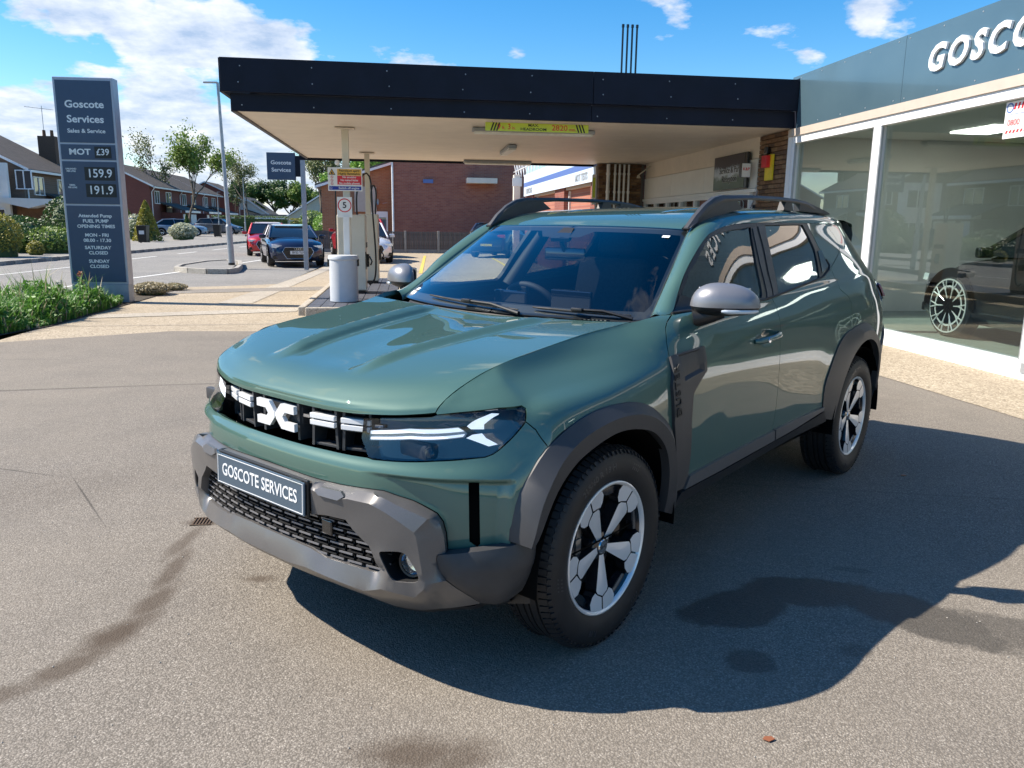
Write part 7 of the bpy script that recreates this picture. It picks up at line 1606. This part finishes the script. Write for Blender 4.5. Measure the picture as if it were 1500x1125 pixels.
# ---- windscreen, roof
ws_bot=[(0,.345,1.085),(.2,.352,1.086),(.4,.385,1.088),(.56,.43,1.091),(.66,.475,1.093),(.708,.500,1.095)]
ws_top=[(0,.955,1.456),(.17,.958,1.4555),(.33,.968,1.454),(.46,.986,1.451),(.54,1.008,1.447),(.578,1.03,1.443)]
def ws_net(bulge=.018):
    rows=[]; n=6
    for i in range(n):
        t=i/(n-1); r=[]
        for (a,b) in zip(ws_bot,ws_top):
            a=np.array(a);b=np.array(b); p=a+(b-a)*t; k=math.sin(PI*t)*bulge; p=p+np.array([0,-.45,.9])*k*(1-(abs(a[0])/.72)**3*.8); r.append(p)
        rows.append(r)
    return padnet(np.array(rows),True,False)
WSN=ws_net()
def Ws(u,v,d=0):
    u=np.atleast_1d(np.asarray(u,float)); v=np.atleast_1d(np.asarray(v,float)); P=ev(WSN,u,v); 
    if np.any(np.asarray(d)!=0): P=P+nrm(lambda a,b:ev(WSN,a,b),u,v)*np.asarray(d)
    return P
full=[(0,0,0),(5,0,0),(5,5,0),(0,5,0)]
both('windscreen',panel_geo(full,step=(.25,.25),f=Ws,flange=0,gap=0),M('glass_windscreen'),car)
inner=[(0,.42,0),(4.3,.42,0),(4.62,.75,0),(4.62,4.3,0),(4.4,4.62,0),(0.9,4.62,0),(.62,4.2,0),(0,4.15,0)]
def fritgeo():
    # black ceramic band printed on the inside of the glass
    o=[(0,0,0),(5,0,0),(5,5,0),(0,5,0),(0,4.15,0),(.62,4.2,0),(.9,4.62,0),(4.4,4.62,0),(4.62,4.3,0),(4.62,.75,0),(4.3,.42,0),(0,.42,0)]
    return panel_geo(o,step=(.25,.25),f=lambda u,v,d=0:Ws(u,v,-.004),flange=0,gap=0)
both('windscreen_border',fritgeo(),M('rubber_seal'),car)
roof_rows=[]
for y,zc,dy in ((.955,1.456,1),(1.05,1.487,.8),(1.2,1.514,.4),(1.45,1.542,.1),(1.8,1.562,0),(2.2,1.570,0),(2.6,1.566,0),(3.0,1.548,0),(3.28,1.520,-.5)):
    E_=np.array(ROOFE); t=[0,1.09-.955,.3,.5,.85,1.2,1.6,2.0,2.3]
    yy=min(max(y+(.075*dy),1.03),3.12); ex=np.interp(yy,E_[:,1],E_[:,0]); ez=np.interp(yy,E_[:,1],E_[:,2]); r=[]
    for s_ in (0,.3,.58,.8,.93,1.0):
        r.append((ex*s_,y+.075*dy*s_**2.2,zc+(ez-zc)*s_**2.3))
    roof_rows.append(r)
RFN=padnet(np.array(roof_rows),True,False)
def Rf(u,v,d=0): return ev(RFN,np.atleast_1d(np.asarray(u,float)),np.atleast_1d(np.asarray(v,float)))
def Rf2(u,v,d=0):
    P=Rf(u,v); x=P[:,0]; v=np.atleast_1d(v); k=sstep((v-2.2)/.8)*(1-sstep((v-7)/.8))
    P[:,2]-=.006*k*(np.exp(-((x-.30)/.018)**2)+0*x); return P
both('roof',panel_geo([(0,0,0),(5,0,0),(5,8,0),(0,8,0)],step=(.2,.2),f=Rf2,flange=.02,gap=.002,noflange=lambda a,b:abs(a)<1e-4),G_,car)
# roof rails
for mir in (0,1):
    s=-1 if mir else 1; rl=thing('roof_rail',None,None,parent=car)
    P=[(.580,.995,1.452,.004),(.585,1.06,1.506,.022),(.588,1.14,1.556,.028),(.589,1.22,1.588,.024),(.590,1.30,1.602,.016),(.590,1.6,1.612,.011),(.591,1.95,1.616,.011),(.590,2.2,1.613,.011),(.588,2.38,1.603,.014),(.582,2.52,1.586,.020),(.575,2.66,1.566,.018),(.568,2.76,1.548,.006)]
    V=[];F=[];K=8
    for (x,y,z,h) in P:
        base=z-h*2; w=.019
        zt=z
        ring=[(-w*.9,zt-.010),(-w*.5,zt),(w*.5,zt),(w,zt-.012),(w*1.15,zt-h*1.2),(w*.9,zt-h*1.9),(-w*.8,zt-h*1.9),(-w,zt-h)]
        V+=[(s*(x+a),y,b) for a,b in ring]
    for i in range(len(P)-1):
        for k in range(K): q=(i*K+k,i*K+(k+1)%K,(i+1)*K+(k+1)%K,(i+1)*K+k); F.append(q[::-1] if mir else q)
    F.append(tuple(range(K)) if mir else tuple(range(K-1,-1,-1))); F.append(tuple((len(P)-1)*K+k for k in range(K)))
    mesh_from('rail_bar',[(V,F,None,False)],M('plastic_dark'),rl,30)
    # feet filling the front and rear ends down to the roof
    for pts in ([(1.0,1.45),(1.06,1.49),(1.12,1.535),(1.22,1.575),(1.44,1.585),(1.52,1.545),(1.4,1.528),(1.2,1.497),(1.06,1.468)],[(2.26,1.60),(2.36,1.596),(2.56,1.575),(2.74,1.548),(2.76,1.538),(2.5,1.545),(2.26,1.548)],[(2.06,1.60),(2.14,1.60),(2.17,1.548),(2.03,1.548)]):
        mb=MB(); mb.prism(pts,.568,.603,0,Matrix(((0,0,s,0),(1,0,0,0),(0,1,0,0),(0,0,0,1)))); mb.build('rail_foot',[M('plastic_dark')],rl)
mb=MB(); mb.tube([(0,2.95,1.55),(.0,3.08,1.70)],[.006,.003],8); mb.lathe([(.025,-.01),(.02,.012),(.008,.02)],16,0,Matrix.Translation((0,2.95,1.545))); mb.build('aerial',[M('plastic_black')],car,True,40)
# ---- wipers and scuttle
v=[];f=[]
for k,x in enumerate(np.linspace(-.64,.64,29)):
    a=abs(x); yb=np.interp(a,[p[0] for p in ws_bot],[p[1] for p in ws_bot]); zb=np.interp(a,[p[0] for p in ws_bot],[p[2] for p in ws_bot])
    v+=[(x,yb-.0,zb-.004),(x,yb+.07-.0,zb-.045),(x,yb+.02,zb-.03)]
for x in (0,):
    pass
q=[]
for x in np.linspace(-.64,.64,29):
    a=abs(x); yb=np.interp(a,[p[0] for p in ws_bot],[p[1] for p in ws_bot]); q.append([(x,yb-.10,1.02),(x,yb-.025,1.045),(x,yb+.012,1.082)])
mesh_from('scuttle',[(*loft_geo([[c[j] for c in q] for j in (0,1,2)]),False)],M('plastic_black'),car)
def on_ws(x,h,d=.012):
    P=Ws(np.linspace(0,5,60),np.full(60,h)); i=np.interp(abs(x),P[:,0],np.linspace(0,5,60)); p=Ws(i,h,d)[0]; return (math.copysign(p[0],x) if x else 0,p[1],p[2])
for (p0,x0,x1,h0,h1) in (((-.30,.335,1.09),-.44,.16,.30,.10),((.30,.335,1.09),.22,.64,.26,.10)):
    w=thing('windscreen_wiper',None,None,parent=car)
    bl=[on_ws(x,h) for x,h in zip(np.linspace(x0,x1,10),np.linspace(h0,h1,10))]
    mb=MB(); mb.tube(bl,[.003]+[.0055]*8+[.003],6); mb.build('wiper_blade',[M('rubber_seal')],w,True,60)
    m=on_ws((x0+x1)/2,(h0+h1)/2,.024); e=on_ws(x1,.05,.02)
    mb=MB(); mb.tube([on_ws(x1+.01,-.0,.006),on_ws((x1*.75+x0*.25),(h0*.35+h1*.65),.024),m],[.009,.006,.005],8); mb.box((0,0,0),(.055,.020,.014),0,Matrix.Translation(m),.004); mb.build('wiper_arm',[M('plastic_black')],w,True,40)
mb=MB(); n0=nrm(lambda a,b:Ws(a,b),np.array([4.2]),np.array([4.5]))[0]; c=on_ws(.52,4.42,.002); mb.box((0,0,0),(.035,.018,.0008),0,FR(c,(1,.1,-.02),None,n0)); 
c=on_ws(-.62,.55,.002); mb.box((0,0,0),(.022,.022,.0008),0,FR(c,(1,-.1,0),None,n0)); mb.build('windscreen_sticker',[M('white_print')],car)
# ---- tail
tail=[(16.85,5.0,0),(20,5.0,0),(20,9.2,0),(16.8,9.2,0),(16.78,8.45,0),(17.9,8.3,0),(17.9,6.6,0),(16.82,6.5,0)]
both('tailgate',panel_geo(tail,step=(.2,.25),noflange=lambda a,b:a>19.99),G_,car)
rg=[(16.85,9.25,0),(20,9.25,0),(20,12.2,0),(16.6,12.2,0)]
both('rear_glass',panel_geo(rg,step=(.2,.3),flange=0,f=lambda u,v,d=0:Wd(u,v,-.004)),M('glass_privacy'),car)
rb=[(15.36,1.2,0),(15.35,3.6,0),(16.6,4.2,0),(16.85,4.95,0),(20,4.95,0),(20,.3,0),(15.9,.3,0)]
both('rear_bumper',panel_geo(rb,step=(.2,.25),f=lambda u,v,d=0:Wd(u,v,.012),noflange=lambda a,b:a>19.99),M('arch_grey'),car)
tl=[(16.32,6.65,.012),(17.95,6.55,.02),(17.95,8.3,.02),(16.38,8.25,.012)]
for mir in (0,1):
    t=thing('tail_lamp',None,None,parent=car); mesh_from('housing',[(*sym(panel_geo(tl,[],[[(16.75,6.6,.045),(16.78,8.3,.045)]],step=(.2,.3),flange=.06,relief=True),mir),False)],M('gloss_black'),t)
    mesh_from('lens',[(*sym(panel_geo([(16.5,6.9,.040),(17.2,6.9,.046),(17.0,8.0,.046),(16.5,7.9,.040)],step=(.2,.3),flange=.01,relief=True),mir),False)],M('tail_red'),t)
sp=[[(x,3.10+.05*(1-abs(x)/.6),1.535-.03*(x/.6)**2),(x,3.30-.05*(x/.6)**2,1.52-.035*(x/.6)**2),(x,3.325-.05*(x/.6)**2,1.50-.035*(x/.6)**2),(x,3.16,1.47)] for x in np.linspace(-.58,.58,25)]
mesh_from('tailgate_spoiler',[(*loft_geo([[c[j] for c in sp] for j in (3,2,1,0)]),False)],G_,car,40)
for s in (-1,1):
    mb=MB(); mb.prism([(3.04,1.50),(3.22,1.49),(3.30,1.465),(3.335,1.42),(3.32,1.33),(3.25,1.27),(3.14,1.33),(3.08,1.46)],.535,.568,0,Matrix(((0,0,s,0),(1,0,0,0),(0,1,0,0),(0,0,0,1)))); mb.build('spoiler_fin',[M('gloss_black')],car)
# ---- dark inner shell so that no light shows through the joints, and the floor
sh=[(0,0,-.03)]
shell_out=[(0,1.0,-.035),(4.8,1.0,-.035),(5.02,.9,-.03),(9.03,.9,-.035),(12.65,.9,-.035),(15.36,.9,-.035),(20,.9,-.035),(20,8.9,-.035),(16.5,8.9,-.035),(9.3,8.9,-.03),(8.6,8.3,-.03),(5.3,6.3,-.06),(4.6,4.9,-.06),(0,4.9,-.06)]
fh=[(5.04,1.0,-.03),(5.05,2.4,-.03),(5.5,4.2,-.03),(6.3,4.95,-.03),(7.4,5.15,-.03),(8.3,4.2,-.03),(8.9,2.6,-.03),(9.0,1.0,-.03)]
rh=[(12.68,1.0,-.03),(12.55,2.7,-.03),(13.1,5.0,-.03),(14.0,5.8,-.03),(14.7,4.9,-.03),(15.2,3.4,-.03),(15.33,1.0,-.03)]
both('inner_shell',panel_geo(shell_out,[fh[::-1],rh[::-1]],step=(.4,.6),flange=0,gap=0,relief=True),M('matt_void'),car,60)
mb=MB(); mb.box((0,1.40,.31),(1.1,3.6,.10),0); mb.box((0,1.35,.36),(1.5,1.75,.08),0); mb.box((0,-.45,.40),(1.0,.25,.3),0); mb.build('underbody',[M('matt_void')],car)
for s in (1,-1):
    mb=MB(); q=[Pt(u,1.1,0)*np.array([s,1,1]) for u in (8.8,9.5,10.3,11,11.6,12.7)]; V=[tuple(p) for p in q]+[(p[0]-s*.07,p[1],p[2]-.015) for p in q]+[(p[0]-s*.35,p[1],.33) for p in q]
    mb.add(V,[(i,i+1,i+7,i+6) for i in range(5)]+[(i+6,i+7,i+13,i+12) for i in range(5)]); mb.build('sill_underside',[M('plastic_black')],car)
# ---- interior
it=car
mb=MB(); q=[[(x,.45+.0*x,1.05+.015*(1-(x/.7)**2)),(x,.70,1.07+.012*(1-(x/.7)**2)),(x,.93,1.055),(x,.99,.98),(x,1.0,.70)] for x in np.linspace(-.69,.69,17)]
g=loft_geo([[c[j] for c in q] for j in range(5)]); mesh_from('dashboard',[(*g,False)],M('interior_dark'),it,35)
mb=MB()
for k in range(46):
    x=-.50+k*.0222; mb.box((x,.55-.03*(x/.5)**2,1.073),(.010,.03,.010),0)
mb.build('dash_vent',[M('seat_light')],it)
mb=MB(); mb.box((.02,.93,1.095),(.24,.02,.10),0,None,.006); mb.box((-.38,.95,1.085),(.22,.03,.07),0,None,.01); mb.build('dash_screen',[M('gloss_black')],it)
T=FR((-.38,1.14,.99),(1,0,0),None,(0,-.42,.0) if 0 else (0,.80,.42)); ring=[(math.cos(a)*.185,math.sin(a)*.175,0) for a in np.linspace(0,2*PI,40,endpoint=False)]
mb=MB(); mb.tube(ring,.017,10,0,True,T,True); mb.box((0,0,-.02),(.16,.11,.05),0,T,.02); mb.box((0,-.0,-.01),(.34,.03,.02),0,T,.005); mb.box((0,-.09,-.01),(.04,.16,.02),0,T,.005); mb.build('steering_wheel',[M('interior_dark')],it,True,40)
def seat(x,y,mat):
    t=thing('seat',None,None,parent=it)
    mb=MB(); mb.box((x,y,.60),(.50,.52,.16),0,None,.05); mb.build('cushion',[M(mat)],t,True,50)
    mb=MB(); mb.box((0,0,.31),(.48,.13,.62),0,Matrix.Translation((x,y+.27,.66))@Matrix.Rotation(R(-14),4,'X'),.05); mb.build('backrest',[M(mat)],t,True,50)
    mb=MB(); mb.box((0,0,.73),(.26,.10,.17),0,Matrix.Translation((x,y+.27,.66))@Matrix.Rotation(R(-14),4,'X'),.04); mb.build('head_restraint',[M(mat)],t,True,50)
seat(-.37,1.5,'seat_fabric'); seat(.37,1.5,'seat_fabric')
seat(-.40,2.35,'seat_fabric'); seat(.40,2.35,'seat_fabric'); seat(0,2.38,'seat_fabric')
both('headlining',panel_geo([(0,.6,0),(4.9,.6,0),(4.9,7.6,0),(0,7.6,0)],step=(.4,.4),f=lambda u,v,d=0:Rf(u,v)+np.array([0,0,-.035]),flange=0,gap=0),M('headliner'),it)
for s in (1,-1):   # inner pillars
    for pts in ([(s*.74,1.36,1.1),(s*.60,1.55,1.46)],[(s*.74,2.3,1.15),(s*.60,2.5,1.46)]):
        mb=MB(); mb.tube(pts,[.05,.04],8); mb.build('pillar_lining',[M('interior_dark')],it,True,50)
    mb=MB(); mb.box((s*.79,1.42,.82),(.03,1.6,.46),0,None,.01); mb.build('door_lining',[M('interior_dark')],it)
mb=MB(); c=on_ws(0,4.1,-.05); mb.box((c[0],c[1]+.03,c[2]-.035),(.24,.02,.06),0,None,.012); mb.tube([(0,c[1],c[2]+.02),(0,c[1]+.03,c[2]-.02)],.012,8); mb.build('interior_mirror',[M('gloss_black')],it,True,40)
mb=MB(); mb.prism([(-.055,-.045),(.055,-.045),(.03,.045),(-.03,.045)],0,.02,0,FR(on_ws(-.0,4.45,-.02),(1,0,0),None,(0,-.55,.83))); mb.build('camera_housing',[M('plastic_black')],it)
mb=MB(); mb.box((0,3.0,.95),(1.1,.3,.06)); mb.build('parcel_shelf',[M('interior_dark')],it)
# ---- wheels
def wheel(x,y,side,turn=0):
    w=thing('wheel',None,None,loc=(x,y,.352),parent=car); w.rotation_euler=(0,0,turn)
    # local: axle along +z of this frame points outwards
    A=Matrix(((0,0,side,0),(side,0,0,0),(0,1,0,0),(0,0,0,1)))    # x_l->along car, y_l->up, z_l->outwards
    prof=[(.236,.078),(.242,.093),(.252,.099),(.275,.1065),(.300,.1085),(.322,.105),(.338,.097),(.348,.088),(.3535,.078)]
    tp=prof+[(.355,.060),(.355,.0515),(.348,.0505),(.348,.0445),(.3555,.0435),(.356,.020),(.356,.0165),(.348,.0155),(.348,.0095),(.356,.0085),(.356,-.0085),(.348,-.0095),(.348,-.0155),(.356,-.0165),(.3555,-.0435),(.348,-.0445),(.348,-.0505),(.355,-.0515),(.355,-.060)]+[(r,-z) for r,z in prof[::-1]]
    mb=MB(); mb.lathe(tp,96,0,A)
    ty=mb.build('tyre',[M('tyre_rubber')],w,True,35)
    mb=MB()
    for k in range(84):   # shoulder blocks
        a=2*PI*k/84
        for sg in (1,-1):
            T=A@Matrix.Rotation(a,4,'Z')@Matrix.Translation((.3525,0,sg*.076))@Matrix.Rotation(sg*R(-24),4,'Y'); mb.box((0,0,0),(.010,.0205,.030),0,T)
        T=A@Matrix.Rotation(a,4,'Z')@Matrix.Translation((.3435,0,.096))@Matrix.Rotation(R(-55),4,'Y'); mb.box((0,0,0),(.006,.012 if k%2 else .006,.014),0,T)
    mb.build('tread',[M('tyre_rubber')],ty)['kind']='stuff'
    # sidewall lettering
    mb=MB()
    def arc_text(s_,r0,a0,size,sx=1):
        tv,tf=text_geo(s_,size,.0008,.0016,sx=sx)
        V=[]
        for p in tv:
            rr=r0+p.y; a=a0-p.x/r0; z=.1075-max(0,rr-.305)*.28-max(0,.28-rr)*.12
            V.append(Vector((rr*math.cos(a),rr*math.sin(a),z+p.z+.0008)))
        mb.add(V,tf,0,A)
    arc_text('215/60 R 18 H',.298,R(90+18)*1,.030,1.15)
    for k in range(3): arc_text('////',.298,R(90-28-k*118),.034,1.4)
    arc_text('R 18',.298,R(250),.026)
    mb.build('sidewall_lettering',[M('tyre_lettering')],ty)
    # rim: barrel and lip
    rm=thing('rim',None,None,parent=w)
    mb=MB(); mb.lathe([(.212,.02),(.216,.075),(.224,.083)],64,0,A); mb.lathe([(.21,-.09),(.205,-.02),(.212,.02)],64,0,A); mb.build('barrel',[M('wheel_black')],rm,True)
    mb=MB(); mb.lathe([(.224,.083),(.228,.0935),(.2345,.097),(.2395,.095),(.240,.086)],80,0,A); mb.build('rim_lip',[M('machined_alloy')],rm,True,50)
    for k in range(5):
        T=A@Matrix.Rotation(R(72*k-23),4,'Z')
        # spoke along +x of the rotated frame; y tangential
        sp_=[(.022,-.011),(.152,-.036),(.164,-.029),(.177,0),(.164,.029),(.152,.036),(.022,.011)]
        def facez(r): return .066+.020*(r/.17)**1.5
        V=[Vector((a,b,facez(a))) for a,b in sp_]+[Vector((.11,0,facez(.11)+.004))]
        n_=len(sp_); F=[(i,(i+1)%n_,n_) for i in range(n_)]
        V2=[Vector((a*.995,b*1.25,facez(a)-.042)) for a,b in sp_]; o=len(V)
        mb=MB(); mb.add(V,F,0,T); mb.add([Vector((a,b,facez(a))) for a,b in sp_]+V2,[(i,i+n_,(i+1)%n_+n_,(i+1)%n_) for i in range(n_)],1,T); mb.build('spoke',[M('machined_alloy'),M('wheel_black')],rm)
        for sg in (-1,1):
            pl_=[(.182,.0035),(.168,.031),(.158,.043),(.168,.062),(.190,.076),(.213,.072),(.226,.040),(.230,.0035)]
            V=[Vector((a,sg*b,.0865+.006*((a-.18)/.05))) for a,b in pl_]; n_=len(pl_); F=[tuple(range(n_)) if sg>0 else tuple(range(n_-1,-1,-1))]
            V2=[Vector((a,sg*b*1.0,.045)) for a,b in pl_]
            mb=MB(); mb.add(V,F,0,T); q=[(i,i+n_,(i+1)%n_+n_,(i+1)%n_) for i in range(n_)]; mb.add(V+V2,q if sg>0 else [z[::-1] for z in q],1,T); mb.build('rim_plate',[M('machined_alloy'),M('wheel_black')],rm)
        # dark bevelled pocket between forks
        T2=A@Matrix.Rotation(R(72*k-23+36),4,'Z'); mb=MB(); mb.prism([(.188,-.045),(.214,-.058),(.222,0),(.214,.058),(.188,.045),(.182,.0)],.050,.074,0,T2,.8); mb.build('rim_pocket',[M('wheel_black')],rm)
    mb=MB(); mb.lathe([(.0,.074),(.022,.0735),(.026,.069)],28,0,A); mb.build('hub_cap',[M('plastic_chrome')],rm,True)
    mb=MB(); Tm=A@Matrix.Translation((0,0,.0745))@Matrix.Scale(.17,4); hf=[(.012,.004),(.047,.037),(.108,.037),(.108,.014),(.054,.014),(.038,0),(.054,-.014),(.108,-.014),(.108,-.037),(.047,-.037),(.012,-.004)]
    mb.prism(hf,-.001,.006,0,Tm); mb.prism([(-a,b) for a,b in hf][::-1],-.001,.006,0,Tm); mb.build('hub_emblem',[M('arch_grey')],rm)
    mb=MB(); mb.lathe([(.026,.070),(.050,.064),(.058,.045),(.06,.0)],32,0,A)
    for k in range(5): a=2*PI*k/5+.8; mb.lathe([(0,.062),(.008,.060),(.0085,.04)],8,0,A@Matrix.Translation((.04*math.cos(a),.04*math.sin(a),.004)))
    mb.build('hub',[M('wheel_black')],rm,True,40)
    mb=MB(); mb.lathe([(.05,.012),(.150,.012),(.150,-.012),(.05,-.012)],48,0,A); mb.build('brake_disc',[M('brake_metal')],w,True,30)
    mb=MB(); mb.box((-.13,.03,.01),(.07,.13,.075),0,A,.012); mb.box((-.125,.03,.05),(.03,.06,.01),0,A,.003); mb.build('brake_caliper',[M('brake_metal')],w,True,30)
    return w
wheel(.785,0,1); wheel(.785,2.657,1); wheel(-.785,0,-1); wheel(-.785,2.657,-1)
